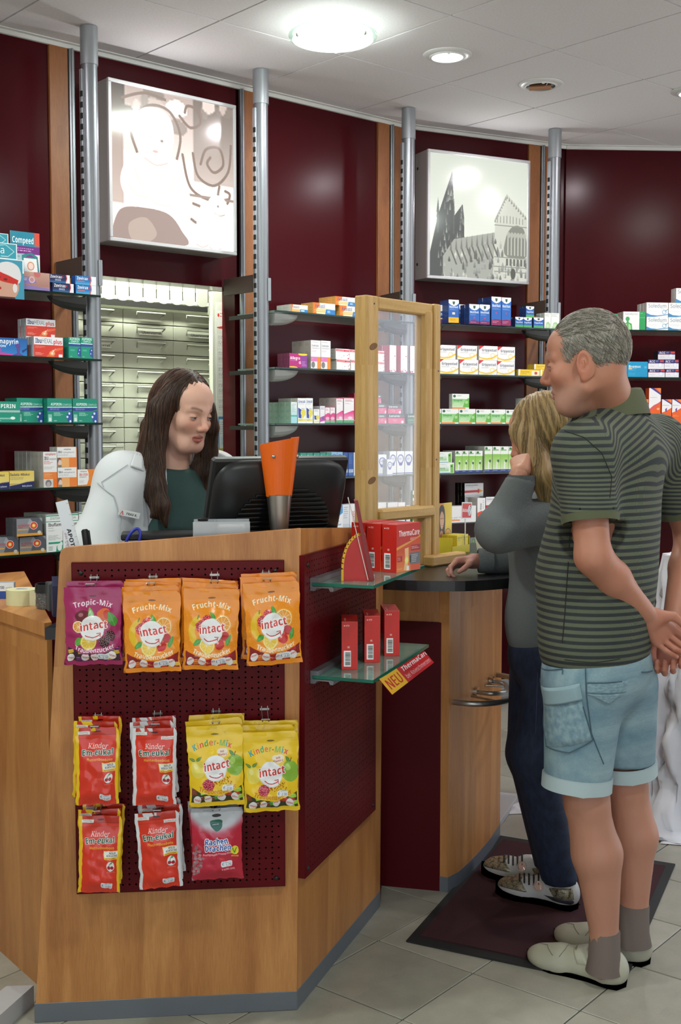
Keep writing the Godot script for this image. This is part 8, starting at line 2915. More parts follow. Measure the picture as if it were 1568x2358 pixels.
func pegboard(org: Vector2,turn: float,lo: Vector2,hi: Vector2,off: float,label: String) -> void:
	var o := thing("pegboard",label,"pegboard",Vector3(org.x,lo.y,org.y) + Basis(Vector3.UP,turn)*Vector3(lo.x,0,0),turn,"perforated boards")
	var w := hi.x - lo.x
	var h := hi.y - lo.y
	var px := 0.0163
	var py := 0.0137
	var nx := int((w - 0.012)/px)
	var ny := int((h - 0.012)/py)
	var mx := (w - nx*px)/2.0
	var my := (h - ny*py)/2.0
	var z := off
	var b := MB.new()
	# border
	b.quad(Vector3(0,0,z),Vector3(w,0,z),Vector3(w,my,z),Vector3(0,my,z))
	b.quad(Vector3(0,h - my,z),Vector3(w,h - my,z),Vector3(w,h,z),Vector3(0,h,z))
	b.quad(Vector3(0,my,z),Vector3(mx,my,z),Vector3(mx,h - my,z),Vector3(0,h - my,z))
	b.quad(Vector3(w - mx,my,z),Vector3(w,my,z),Vector3(w,h - my,z),Vector3(w - mx,h - my,z))
	for j in ny:
		for i in nx:
			var x0 := mx + i*px
			var y0 := my + j*py
			var c := Vector3(x0 + px/2,y0 + py/2,z)
			if (i + j) % 2 == 1 and j % 2 == 1 or (j % 2 == 1 and i % 2 == 0):
				b.quad(Vector3(x0,y0,z),Vector3(x0 + px,y0,z),Vector3(x0 + px,y0 + py,z),Vector3(x0,y0 + py,z))
				continue
			var ring := []
			var rim := []
			for k in 8:
				var a := TAU*(k + 0.5)/8.0
				ring.append(c + Vector3(cos(a),sin(a),0)*0.0026)
				var e := Vector2(cos(a),sin(a))
				var s := minf(px/2/absf(e.x),py/2/absf(e.y))
				rim.append(c + Vector3(e.x,e.y,0)*s)
			var cor := [Vector3(x0 + px,y0 + py,z),Vector3(x0,y0 + py,z),Vector3(x0,y0,z),Vector3(x0 + px,y0,z)]
			for k in 8:
				var k2 := (k + 1) % 8
				b.quad(ring[k],rim[k],rim[k2],ring[k2])
				b.quad(ring[k2],ring[k2] + Vector3(0,0,-0.004),ring[k] + Vector3(0,0,-0.004),ring[k])
			for k in 4:
				b.tri3(rim[2*k],cor[k],rim[(2*k + 1) % 8])
	part("perforated_face",b.mesh(),o,M["red_board"])
	b = MB.new()
	b.box(Vector3(0,h - 0.0015,0.001),Vector3(w,h,z),0.0)
	b.box(Vector3(0,0,0.001),Vector3(w,0.0015,z),0.0)
	b.box(Vector3(0,0.0015,0.001),Vector3(0.0015,h - 0.0015,z),0.0)
	b.box(Vector3(w - 0.0015,0.0015,0.001),Vector3(w,h - 0.0015,z),0.0)
	part("folded_edge",b.mesh(),o,M["red_board"])
	part("backing",box_mesh(Vector3(0.004,0.004,0.0012),Vector3(w - 0.004,h - 0.004,0.003),0.0),o,mat("peg_backing",Color("180405"),0.9))
	for q in [Vector2(0.023,0.02),Vector2(w - 0.023,0.022),Vector2(0.023,h - 0.026),Vector2(w - 0.023,h - 0.026)]:
		b = MB.new()
		b.x = Transform3D(Basis(Vector3.RIGHT,PI/2),Vector3(q.x,q.y,z))
		b.lathe([Vector2(0.0,0.004),Vector2(0.0,0.004),Vector2(0.0045,0.0035),Vector2(0.006,0.001),Vector2(0.006,0.0)].slice(0,5),14,true)
		part("screw",b.mesh(),o,M["black_plastic"])

# hooks and bags of sweets; s and y are the hook's place on the front, fan the bags hung on it from back to front
func bag_mesh(key: String,w: float,h: float,fat: float,seed_: int) -> ArrayMesh:
	var r: Rect2 = SHEET_UV[key]
	var n := FastNoiseLite.new()
	n.seed = seed_
	n.frequency = 0.9
	var nx := 18
	var ny := 24
	var b := MB.new()
	var p := []
	for side in 2:
		for j in ny + 1:
			for i in nx + 1:
				var u := float(i)/nx
				var v := float(j)/ny   # 0 at the top
				var across := 1.0 - pow(absf(u*2 - 1),2.6)
				var along := smoothstep(0.12,0.42,v)*(1.0 - smoothstep(0.86,0.97,v))*(0.55 + 0.6*v)
				var z := fat*across*along
				var crease := n.get_noise_2d(u*9.0,v*11.0 + side*40.0)*0.004*(0.25 + along)
				crease += (0.0022*sin(v*70.0 + u*6.0)*across if v < 0.11 else 0.0)*0.4
				var pinch := 1.0 - 0.05*along
				var x := (u - 0.5)*w*pinch + n.get_noise_2d(v*8.0,90.0 + u*2.0)*0.003
				var y := -v*h + n.get_noise_2d(u*5.0,130.0)*0.0035*(v + 0.3)
				var bow := 0.006*sin(PI*u)*(1.0 - v)*(1.0 if seed_ % 2 else -0.6)
				var edge := 1.0 if i > 0 and i < nx and j > 0 and j < ny else 0.0
				p.append(Vector3(x,y,bow + (z + crease + 0.0006)*(1.0 if side == 0 else -0.75)*edge + n.get_noise_2d(u*3.0,v*4.0 + 300.0)*0.003))
	var m := (nx + 1)*(ny + 1)
	for side in 2:
		var nor := []
		nor.resize(m)
		nor.fill(Vector3.ZERO)
		for j in ny:
			for i in nx:
				var a := j*(nx + 1) + i
				var o := side*m
				var nn: Vector3 = (p[o + a + nx + 2] - p[o + a]).cross(p[o + a + 1] - p[o + a + nx + 1])
				for k in [a,a + 1,a + nx + 1,a + nx + 2]:
					nor[k] += nn
		var first := b.v.size()
		for j in ny + 1:
			for i in nx + 1:
				var k := j*(nx + 1) + i
				var u := float(i)/nx
				var uv := r.position + r.size*Vector2(u,float(j)/ny) if side == 0 else r.position + r.size*Vector2(u*0.1 + 0.02,0.02 + 0.06*float(j)/ny)
				b.vert(p[side*m + k],nor[k] if side == 0 else -nor[k],uv)
		for j in ny:
			for i in nx:
				var a := first + j*(nx + 1) + i
				if side == 0:
					b.tri(a,a + nx + 1,a + nx + 2)
					b.tri(a,a + nx + 2,a + 1)
				else:
					b.tri(a,a + nx + 2,a + nx + 1)
					b.tri(a,a + 1,a + nx + 2)
	return b.mesh(M["film"])

func build_sweets() -> void:
	var t1 := turn_of(CB - CA)
	var fr := Basis(Vector3.UP,t1)
	var zb := 0.018
	# s, y of the hook; bags as [print, count, s of the bag's middle, top, width, height, look, lean]
	var hooks := [
		[0.167,1.133,"tropic",2,0.172,1.120,0.137,0.186,"magenta bag of tropical dextrose sweets",0.0],
		[0.310,1.133,"fruit",4,0.311,1.108,0.137,0.194,"orange bag of fruit dextrose sweets",0.006],
		[0.461,1.136,"fruit",3,0.455,1.112,0.135,0.196,"orange bag of fruit dextrose sweets",-0.03],
		[0.588,1.139,"fruit",3,0.597,1.126,0.137,0.200,"orange bag of fruit dextrose sweets",0.045],
		[0.172,0.788,"cough_yellow",3,0.178,0.778,0.104,0.186,"red bag of cough drops with yellow edges",-0.012],
		[0.317,0.790,"cough_white",3,0.314,0.774,0.106,0.188,"red bag of cough drops with white edges",-0.01],
		[0.462,0.792,"child",3,0.458,0.776,0.137,0.196,"yellow bag of children's sweets",0.03],
		[0.583,0.795,"child",3,0.594,0.758,0.137,0.196,"yellow bag of children's sweets",0.015],
		[0.173,0.580,"cough_yellow",3,0.182,0.560,0.102,0.186,"red bag of cough drops with yellow edges",-0.03],
		[0.318,0.577,"cough_white",3,0.316,0.566,0.106,0.186,"red bag of cough drops with white edges",0.06],
		[0.461,0.576,"throat",2,0.462,0.572,0.126,0.176,"silver and red bag of throat gums",0.01]]
	var spot := ["top row, far left hook","top row, second hook","top row, third hook","top row, fourth hook","middle row, far left hook","middle row, second hook","middle row, third hook","middle row, fourth hook","bottom row, far left hook","bottom row, second hook","bottom row, third hook"]
	for hk in hooks.size():
		var q: Array = hooks[hk]
		var s: float = q[0]
		var y: float = q[1]
		var reach := 0.085
		var o := thing("wire_hook","double wire hook on the red board, %s" % spot[hk],"hook",Vector3(CA.x,y,CA.y) + fr*Vector3(s,0,zb),t1,"wire display hooks")
		var b := MB.new()
		for e in [-0.0075,0.0075]:
			b.tube([Vector3(e,0.008,0.001),Vector3(e,-0.001,0.003),Vector3(e,-0.006,0.012),Vector3(e,-0.010,reach),Vector3(e*1.3,-0.004,reach + 0.004)],0.0014,6)
		b.tube([Vector3(-0.0098,-0.004,reach + 0.004),Vector3(0.0098,-0.004,reach + 0.004)],0.0016,6)
		part("wires",b.mesh(),o,M["steel"])
		b = MB.new()
		b.box(Vector3(-0.012,-0.003,-0.0),Vector3(0.012,0.003,0.002),0.0005)
		part("base_clip",b.mesh(),o,M["steel"])
		var n: int = q[3]
		for k in n:
			var front := k == n - 1
			var dep := 0.018 + 0.06*float(k + 1)/n - (0.0 if n > 1 else 0.0)
			var jit := 0.0 if front else rng.randf_range(-0.009,0.009)
			var lift := 0.0 if front else 0.004 + 0.007*(n - 1 - k)
			var bag := bag_mesh(q[2],q[6],q[7],0.011,hk*7 + k)
			var at := Vector3(CA.x,0,CA.y) + fr*Vector3(q[4] + jit,q[5] + lift,zb + dep)
			var lab: String = "%s, %s%s" % [q[8],spot[hk],", foremost" if front else [", rearmost",", second back",", third back"][k]]
			var bg := single("sweet_bag",bag,null,at,t1,lab,"bag","bags of sweets on the red board")
			bg.rotation = Vector3(-0.06,t1,q[9] + (0.0 if front else rng.randf_range(-0.05,0.05)))

func cup_light() -> void:
	# orange tapered shade on a steel cone beside the monitor
	var o := thing("orange_cone_sign","orange tapered plastic cone on a brushed steel foot beside the monitor","sign",Vector3(-0.163,DESK,-3.10),0.25)
	var b := MB.new()
	b.lathe([Vector2(0.016,0.0),Vector2(0.019,0.18),Vector2(0.0335,0.322),Vector2(0.030,0.324),Vector2(0.0,0.30)],36)
	part("steel_foot",b.mesh(),o,mat("brushed",Color("a8a29a"),0.36,1.0))
	b = MB.new()
	# half-round sheet, open at the back, its top cut at a slant
	var rows := 12
	var cols := 28
	var pts := []
	for sgn in 2:
		for j in rows + 1:
			for i in cols + 1:
				var a := lerpf(-2.3,2.3,float(i)/cols)
				var top := 0.468 + 0.012*sin(a*0.75) - 0.006*(a/2.3)*(a/2.3)
				var y := lerpf(0.318,top,float(j)/rows)
				var r := lerpf(0.0345,0.055,(y - 0.318)/0.16) - 0.0025*sgn
				pts.append(Vector3(sin(a)*r,y,cos(a)*r*0.8))
	var m := (rows + 1)*(cols + 1)
	for j in rows:
		for i in cols:
			var a := j*(cols + 1) + i
			b.quad(pts[a],pts[a + 1],pts[a + cols + 2],pts[a + cols + 1])
			b.quad(pts[m + a + 1],pts[m + a],pts[m + a + cols + 1],pts[m + a + cols + 2])
	for i in cols:
		var a := rows*(cols + 1) + i
		b.quad(pts[a],pts[a + 1],pts[m + a + 1],pts[m + a])
		b.quad(pts[i + 1],pts[i],pts[m + i],pts[m + i + 1])
	for j in rows:
		var a := j*(cols + 1)
		b.quad(pts[a],pts[a + cols + 1],pts[m + a + cols + 1],pts[m + a])
		b.quad(pts[a + cols + cols + 1],pts[a + cols],pts[m + a + cols],pts[m + a + cols + cols + 1])
	var sh := mat("orange_sheet",Color("f06a0a"),0.35)
	sh.backlight_enabled = true
	sh.backlight = Color(0.5,0.2,0.02)
	part("orange_shade",b.mesh(),o,sh)
	for a in [-0.45,1.35]:
		b = MB.new()
		var r := 0.0478
		b.x = Transform3D(Basis(Vector3.UP,a)*Basis(Vector3.RIGHT,PI/2),Vector3(sin(a)*r,0.425,cos(a)*r*0.8))
		b.lathe([Vector2(0.0,0.006),Vector2(0.004,0.005),Vector2(0.0055,0.0015),Vector2(0.0055,0.0)],14,true)
		part("screw",b.mesh(),o,M["chrome"])

func build_monitor() -> void:
	# seen from behind: a wide black shell that swells in the middle, tilted back on a round foot
	var base := Vector3(-0.20,DESK,-3.24)
	var o := thing("monitor","black computer monitor seen from behind on the pharmacist's desk","monitor",base,0.50)
	var tilt := Transform3D(Basis(Vector3.RIGHT,0.36),Vector3(0.0,0.145,0.0))
	var b := MB.new()
	var w := 0.405
	var h := 0.29
	b.x = tilt*Transform3D(Basis(),Vector3(-w/2,0,0))
	b.box(Vector3(0,0,-0.028),Vector3(w,h,0.0),0.008)
	part("screen_bezel",b.mesh(),o,M["black_plastic"])
	# the shell: rounded trapezium lofted in rings
	b = MB.new()
	b.x = tilt*Transform3D(Basis(),Vector3(0,h/2,0))
	var rings := [[0.198,0.148,0.0,0.022],[0.196,0.146,0.012,0.03],[0.186,0.136,0.024,0.04],[0.165,0.112,0.034,0.05],[0.140,0.090,0.042,0.05],[0.0,0.0,0.046,0.0]]
	var grid := []
	for g in rings:
		for k in 81:
			var a := TAU*k/80.0
			var c := cos(a)
			var s := sin(a)
			var e := 0.36
			grid.append(Vector3(signf(c)*pow(absf(c),e)*g[0],signf(s)*pow(absf(s),e)*g[1] - 0.004,g[2]))
	grid.reverse()
	smooth_grid(b,grid,81,rings.size())
	part("back_shell",b.mesh(),o,M["black_plastic"])
	# round vented bulge with ribs
	b = MB.new()
	b.x = tilt*Transform3D(Basis(),Vector3(0,h/2 - 0.03,0.03))
	for k in 15:
		var y := -0.085 + k*0.013
		var half := sqrt(maxf(0.0,0.142*0.142 - y*y*1.7))
		b.box(Vector3(-half,y,0.0),Vector3(half,y + 0.009,0.020),0.002)
	part("vent_ribs",b.mesh(),o,M["black_gloss"]).set_meta("kind","stuff")
	b = MB.new()
	b.tube([Vector3(0,0.02,0.02),Vector3(0,0.16,0.035),Vector3(0,0.30,0.06)],[0.03,0.026,0.024],14)
	part("stand",b.mesh(),o,M["black_plastic"])
	b = MB.new()
	b.lathe([Vector2(0.11,0.0005),Vector2(0.11,0.012),Vector2(0.09,0.022),Vector2(0.0,0.026)],32,true)
	part("foot",b.mesh(),o,M["black_plastic"])

func build_desk_things() -> void:
	cup_light()
	build_monitor()
	# letter tray of clear plastic
	var o := thing("plastic_tray","small clear plastic tray of slips behind the counter's top edge","tray",Vector3(-0.305,DESK,-2.99),turn_of(CB - CA))
	part("pedestal",box_mesh(Vector3(-0.055,0.0,-0.04),Vector3(0.055,0.205,0.03),0.003),o,mat("tray_grey",Color("8a8c8e"),0.4))
	var clear := mat("frosted_plastic",Color(0.8,0.82,0.84,0.45),0.3)
	clear.transparency = BaseMaterial3D.TRANSPARENCY_ALPHA
	var b := MB.new()
	b.box(Vector3(-0.072,0.205,0.030),Vector3(0.072,0.262,0.033),0.0)
	b.box(Vector3(-0.072,0.205,-0.06),Vector3(-0.069,0.255,0.03),0.0)
	b.box(Vector3(0.069,0.205,-0.06),Vector3(0.072,0.250,0.03),0.0)
	b.box(Vector3(-0.018,0.205,-0.06),Vector3(-0.015,0.262,0.03),0.0)
	b.box(Vector3(-0.072,0.205,-0.063),Vector3(0.072,0.262,-0.06),0.0)
	b.box(Vector3(-0.072,0.205,-0.06),Vector3(0.072,0.208,0.03),0.0)
	part("tray",b.mesh(),o,clear)
	part("slips",box_mesh(Vector3(-0.01,0.209,-0.05),Vector3(0.06,0.25,0.022),0.002),o,mat("slip_paper",Color("cfd2d4"),0.7))
	o = thing("stamp_pad","small black lid resting on the clear plastic tray","lid",Vector3(-0.352,DESK + 0.262,-2.985),0.0)
	b = MB.new()
	b.lathe([Vector2(0.0,0.0),Vector2(0.013,0.0),Vector2(0.014,0.006),Vector2(0.011,0.008),Vector2(0.0,0.008)],20)
	part("lid",b.mesh(),o,M["black_plastic"])
	# dark wrist rest or keyboard back seen over the edge
	o = thing("keyboard","black keyboard edge showing above the counter's top edge","keyboard",Vector3(-0.40,DESK,-3.04),turn_of(CB - CA) + 0.06)
	part("stand",box_mesh(Vector3(-0.10,0.0,-0.06),Vector3(0.10,0.21,-0.02),0.004),o,M["black_plastic"])
	part("deck",box_mesh(Vector3(-0.17,0.21,-0.09),Vector3(0.14,0.226,0.02),0.004),o,M["black_plastic"])
	# blue cable loop
	o = thing("blue_cable","loop of blue cable standing up behind the counter's top edge","cable",Vector3(-0.535,DESK,-2.99),0.1)
	b = MB.new()
	var pts := []
	for i in 21:
		var a := lerpf(-0.9,3.7,i/20.0)
		pts.append(Vector3(0.020*cos(a) + 0.012*(i/20.0 - 0.5) - 0.012*sin(a)*-1.0,0.205 + 0.036*sin(a),0.004*cos(a*2)))
	pts.reverse()
	pts.append(Vector3(0.05,0.14,0.0))
	pts.append(Vector3(0.06,0.0,0.0))
	pts.insert(0,Vector3(-0.05,0.0,0.0))
	pts.insert(1,Vector3(-0.045,0.13,0.0))
	b.tube(smooth_path(pts,3),0.0042,8)
	part("cord",b.mesh(),o,mat("blue_rubber",Color("1c2a9a"),0.4))
	b = MB.new()
	b.tube([Vector3(0.0,0.206,0.012),Vector3(0.05,0.209,0.004),Vector3(0.11,0.2,-0.01),Vector3(0.13,0.0,-0.01)],0.0035,7)
	part("cord",b.mesh(),o,M["blue_rubber"])
	# ruler and marker in a holder
	o = thing("pen_holder","black pen holder behind the counter's left corner","holder",Vector3(-0.652,DESK,-2.985),0.0)
	b = MB.new()
	b.lathe([Vector2(0.0,0.0),Vector2(0.034,0.0),Vector2(0.036,0.135),Vector2(0.033,0.135),Vector2(0.031,0.004),Vector2(0.0,0.004)],24)
	part("cup",b.mesh(),o,M["black_plastic"])
	o = thing("ruler","white plastic ruler with black lettering leaning at the counter's left corner","ruler",Vector3(-0.640,DESK + 0.012,-2.980),0.0)
	part("blade",card_mesh("ruler",0.033,0.31,0.0016,Color("d8dce2")),o,null,Transform3D(Basis(Vector3.BACK,0.235)*Basis(Vector3.UP,-0.15),Vector3.ZERO))
	o = thing("marker_pen","thick black marker standing behind the counter's left corner","marker",Vector3(-0.628,DESK + 0.006,-2.99),0.0)
	b = MB.new()
	b.x = Transform3D(Basis(Vector3.BACK,0.12),Vector3.ZERO)
	b.tube([Vector3(0,0,0),Vector3(0,0.18,0),Vector3(0,0.181,0),Vector3(0,0.232,0),Vector3(0,0.236,0)],[0.0075,0.0075,0.0092,0.0092,0.006],14)
	b.box(Vector3(0.0075,0.19,-0.003),Vector3(0.012,0.232,0.003),0.001)
	part("body",b.mesh(),o,M["black_plastic"])

func smooth_path(p: Array,k: int) -> Array:
	var o := []
	for i in p.size() - 1:
		var a: Vector3 = p[maxi(i - 1,0)]
		var d: Vector3 = p[mini(i + 2,p.size() - 1)]
		for j in k:
			o.append((p[i] as Vector3).cubic_interpolate(p[i + 1],a,d,float(j)/k))
	o.append(p[p.size() - 1])
	return o

func build_left_desk() -> void:
	# low desk going back from the counter's left end
	var p0 := Vector2(-1.42,-3.815)
	var p1 := Vector2(-0.76,-2.975)
	var d := (p1 - p0).normalized()
	var n := Vector2(d.y,-d.x)  # to the back right
	if n.x < 0:
		n = -n
	var o := thing("side_desk","beech veneer side desk left of the counter","desk")
	part("top",flat([p0,p1,p1 + n*0.02,p0 + n*0.40],0.965,1.0),o,M["wood"])
	part("front_panel",flat([p0 + n*0.006,p1 + n*0.006,p1 + n*0.02,p0 + n*0.024],0.0,0.964),o,M["wood"])
	part("end_panel",flat([p0 + n*0.03,p0 + n*0.03 + d*0.02,p0 + n*0.38 + d*0.02,p0 + n*0.38],0.0,0.964),o,M["wood"])
	var b := MB.new()
	var s := thing("floor_sill","pale grey low sill on the floor at the counter's left end","sill")
	part("sill",flat([Vector2(-0.80,-2.955),Vector2(-0.845,-2.79),Vector2(-0.92,-2.55),Vector2(-0.985,-2.57),Vector2(-0.87,-2.95)],0.0,0.05),s,mat("sill_white",Color("b4b2b2"),0.5))
	# label roll, pins, blue box, carton
	o = thing("label_roll","roll of pale yellow adhesive labels lying on the side desk","roll",Vector3(-0.905,1.0,-3.30))
	b = MB.new()
	b.lathe([Vector2(0.021,0.0),Vector2(0.044,0.0),Vector2(0.044,0.043),Vector2(0.021,0.043),Vector2(0.021,0.0)],40)
	part("labels",b.mesh(),o,mat("label_yellow",Color("d8d4a4"),0.6))
	b = MB.new()
	b.lathe([Vector2(0.017,0.001),Vector2(0.021,0.001),Vector2(0.021,0.044),Vector2(0.017,0.044),Vector2(0.017,0.001)],30)
	part("core",b.mesh(),o,mat("core_white",Color("dcdcd8"),0.6))
	b = MB.new()
	b.box(Vector3(0.03,0.0,0.032),Vector3(0.085,0.042,0.0335),0.0)
	part("loose_end",b.mesh(),o,mat("label_strip",Color("dedab4"),0.6))
	o = thing("pin_tin","clear round tub of steel pins with a black rim","tub",Vector3(-0.812,1.0,-3.23))
	b = MB.new()
	b.lathe([Vector2(0.0,0.001),Vector2(0.034,0.001),Vector2(0.035,0.045),Vector2(0.0,0.045)],28)
	part("pins",b.mesh(),o,mat("pin_grey",Color("6a6e70"),0.4,0.6))
	b = MB.new()
	for k in 90:
		var a := rng.randf_range(0,TAU)
		var y := rng.randf_range(0.004,0.042)
		var dir := Vector3(rng.randf_range(-1,1),rng.randf_range(-0.6,0.6),rng.randf_range(-1,1)).normalized()*0.008
		var c := Vector3(cos(a)*0.0348,y,sin(a)*0.0348)
		dir -= Vector3(cos(a),0,sin(a))*dir.dot(Vector3(cos(a),0,sin(a)))
		b.tube([c - dir,c + dir],0.0007,4,false)
	part("loose_pins",b.mesh(),o,M["steel"]).set_meta("kind","stuff")
	b = MB.new()
	b.lathe([Vector2(0.033,0.045),Vector2(0.0375,0.045),Vector2(0.036,0.068),Vector2(0.032,0.068),Vector2(0.033,0.045)],28)
	part("rim",b.mesh(),o,M["black_plastic"])
	o = thing("blue_box","small dark blue cardboard box with an oval white label","box",Vector3(-0.740,1.0,-3.075),0.30)
	part("box",box_mesh(Vector3(-0.022,0.0,-0.055),Vector3(0.022,0.083,-0.0008),0.0006),o,mat("navy_card",Color("24254a"),0.5))
	part("label",card_mesh("blue_box",0.043,0.082,0.0005,Color("24254a")),o)
	b = MB.new()
	b.x = Transform3D(Basis(Vector3.RIGHT,-0.5),Vector3(-0.008,0.083,-0.01))
	b.box(Vector3(-0.014,0.0,-0.001),Vector3(0.010,0.026,0.0),0.0)
	part("flap",b.mesh(),o,M["navy_card"])
	o = thing("scissors_stand","grey metal stand behind the small dark blue box","stand",Vector3(-0.775,1.0,-3.185),0.4)
	part("plate",box_mesh(Vector3(-0.03,0.0,-0.03),Vector3(0.06,0.078,0.02),0.003),o,mat("stand_grey",Color("55575a"),0.4,0.4))
	b = MB.new()
	b.lathe([Vector2(0.0,0.078),Vector2(0.003,0.078),Vector2(0.003,0.088),Vector2(0.008,0.090),Vector2(0.008,0.093),Vector2(0.0,0.095)],12)
	part("knob",b.mesh(),o,M["chrome"],Transform3D(Basis(),Vector3(0.022,0,0)))
	single("medicine_carton",carton_mesh("ta",0.062,0.047,0.03),null,Vector3(-0.988,1.0002,-3.40),0.1,"small white and blue tablet carton lying behind the label roll","carton")

# ---------------------------------------------------------------- glass shelves on the side of the counter
func build_side_shelves() -> void:
	var d2 := (CC - CB).normalized()
	var t := turn_of(d2)
	var fr := Basis(Vector3.UP,t)
	for k in 2:
		var y: float = [1.107,0.868][k]
		var len: float = [0.465,0.515][k]
		var at := Vector3(CB.x,y,CB.y) + fr*Vector3(0.045,0,0.0225)
		var o := thing("side_shelf","%s small green-edged glass shelf on the counter's side pegboard" % ["upper","lower"][k],"shelf",at,t,"small glass shelves on the side pegboard")
		part("glass",box_mesh(Vector3(0.0,-0.008,0.004),Vector3(len,0.0,0.168),0.0),o,M["shelf_glass"])
		var b := MB.new()
		b.box(Vector3(0.0,-0.0082,0.168),Vector3(len,0.0002,0.170),0.0005)
		b.box(Vector3(-0.002,-0.0082,0.004),Vector3(0.0,0.0002,0.170),0.0005)
		part("polished_edge",b.mesh(),o,mat("glass_edge_bright",Color("1f6a58"),0.12))
		b = MB.new()
		var prof := PackedVector2Array([Vector2(0.0,0.012),Vector2(0.022,0.012),Vector2(0.022,0.0005),Vector2(0.006,0.0005),Vector2(0.006,-0.0095),Vector2(0.060,-0.0095),Vector2(0.064,-0.014),Vector2(0.062,-0.021),Vector2(0.054,-0.021),Vector2(0.050,-0.013),Vector2(0.018,-0.013),Vector2(0.012,-0.021),Vector2(0.0,-0.021)])
		b.x = Transform3D(Basis(Vector3(0,0,1),Vector3(0,1,0),Vector3(-1,0,0)),Vector3(len - 0.01,0,0))
		b.prism(prof,0.0,len - 0.008)
		part("aluminium_clamp",b.mesh(),o,M["aluminium"])
	# cartons of heat wraps
	var up := [[0.125,-3.168],[0.083,-3.20],[0.042,-3.235]]
	for k in 3:
		single("wrap_carton",carton_mesh("tx",0.118,0.131,0.047),null,Vector3(up[k][0] + 0.062,1.1074,up[k][1] - 0.028),turn_of(Vector2(0.6,-0.8)),"red heat wrap carton on the upper side shelf, %s" % ["nearest the shelf's outer edge","middle of the three","closest to the pegboard"][k],"carton","red heat wrap cartons")
	var low := [[0.024,-3.02,0.0],[0.084,-3.115,0.03],[0.139,-3.205,0.06]]
	for k in 3:
		single("wrap_carton",carton_mesh("tx",0.118,0.127,0.042),null,Vector3(low[k][0] + 0.021,0.8684,low[k][1] - 0.062),PI/2 + low[k][2],"red heat wrap carton turned edge on, %s on the lower side shelf" % ["nearest the lens","middle of the three","farthest"][k],"carton","red heat wrap cartons")
	# hanging sign
	var o := thing("shelf_sign","red and yellow advertising strip hanging below the lower glass shelf","sign",Vector3(0.090,0.860,-2.945),turn_of(Vector2(0.322,-0.947)))
	part("strip",card_mesh("new_sign",0.43,0.052,0.001,Color("b8322a")),o,null,Transform3D(Basis(Vector3.RIGHT,-0.75),Vector3(0.215,-0.036,0.044)))
	part("clip_strip",box_mesh(Vector3(0.0,-0.004,-0.006),Vector3(0.43,0.0,0.008),0.001),o,M["black_plastic"])
	# leaflet stand
	o = thing("leaflet_stand","red cardboard stand with a yellow curved edge on the upper side shelf","stand",Vector3(0.008,1.1074,-2.985),0.0)
	var p := PackedVector2Array([Vector2(0.0,0.0)])
	for i in 11:
		var a := PI - (PI/2)*i/10.0
		p.append(Vector2(0.052 + 0.052*cos(a),0.03 + 0.09*sin(a)))
	p.append(Vector2(0.070,0.0))
	var b := MB.new()
	b.prism(p,-0.001,0.001)
	part("side_card",b.mesh(),o,mat("red_card",Color("b4201c"),0.45))
	b = MB.new()
	for i in 11:
		var q0 := p[i]
		var q1 := p[i + 1]
		b.quad(Vector3(q0.x - 0.004,q0.y,-0.03),Vector3(q0.x - 0.004,q0.y,0.0012),Vector3(q1.x - 0.004,q1.y + 0.004,0.0012),Vector3(q1.x - 0.004,q1.y + 0.004,-0.03))
		b.quad(Vector3(q0.x,q0.y,0.0013),Vector3(q1.x,q1.y,0.0013),Vector3(q1.x - 0.006,q1.y + 0.005,0.0013),Vector3(q0.x - 0.006,q0.y,0.0013))
	part("curved_edge",b.mesh(),o,mat("yellow_card",Color("e0a81c"),0.5))
	b = MB.new()
	b.x = Transform3D(Basis(Vector3.BACK,0.20),Vector3(0.066,0.0,0.0))
	b.box(Vector3(0.0,0.0,-0.07),Vector3(0.014,0.118,0.004),0.0008)
	part("leaflet_pocket",b.mesh(),o,M["red_card"])
	o = thing("leaflets","stack of dark red leaflets leaning in the red cardboard stand","leaflets",Vector3(0.008 + 0.066,1.1094,-2.985),0.0)
	b = MB.new()
	b.x = Transform3D(Basis(Vector3.BACK,0.20),Vector3(0.0,0.0,0.0))
	b.box(Vector3(0.002,0.001,-0.066),Vector3(0.012,0.208,0.006),0.0005)
	part("leaflet_block",b.mesh(),o,mat("leaflet_red",Color("7e1418"),0.4))
	b = MB.new()
	b.x = Transform3D(Basis(Vector3.BACK,0.24),Vector3(-0.003,0.0,0.0))
	b.box(Vector3(-0.001,0.001,-0.066),Vector3(0.001,0.216,0.0065),0.0)
	part("loose_leaflet",b.mesh(),o,mat("leaflet_edge",Color("d8ccc4"),0.6))

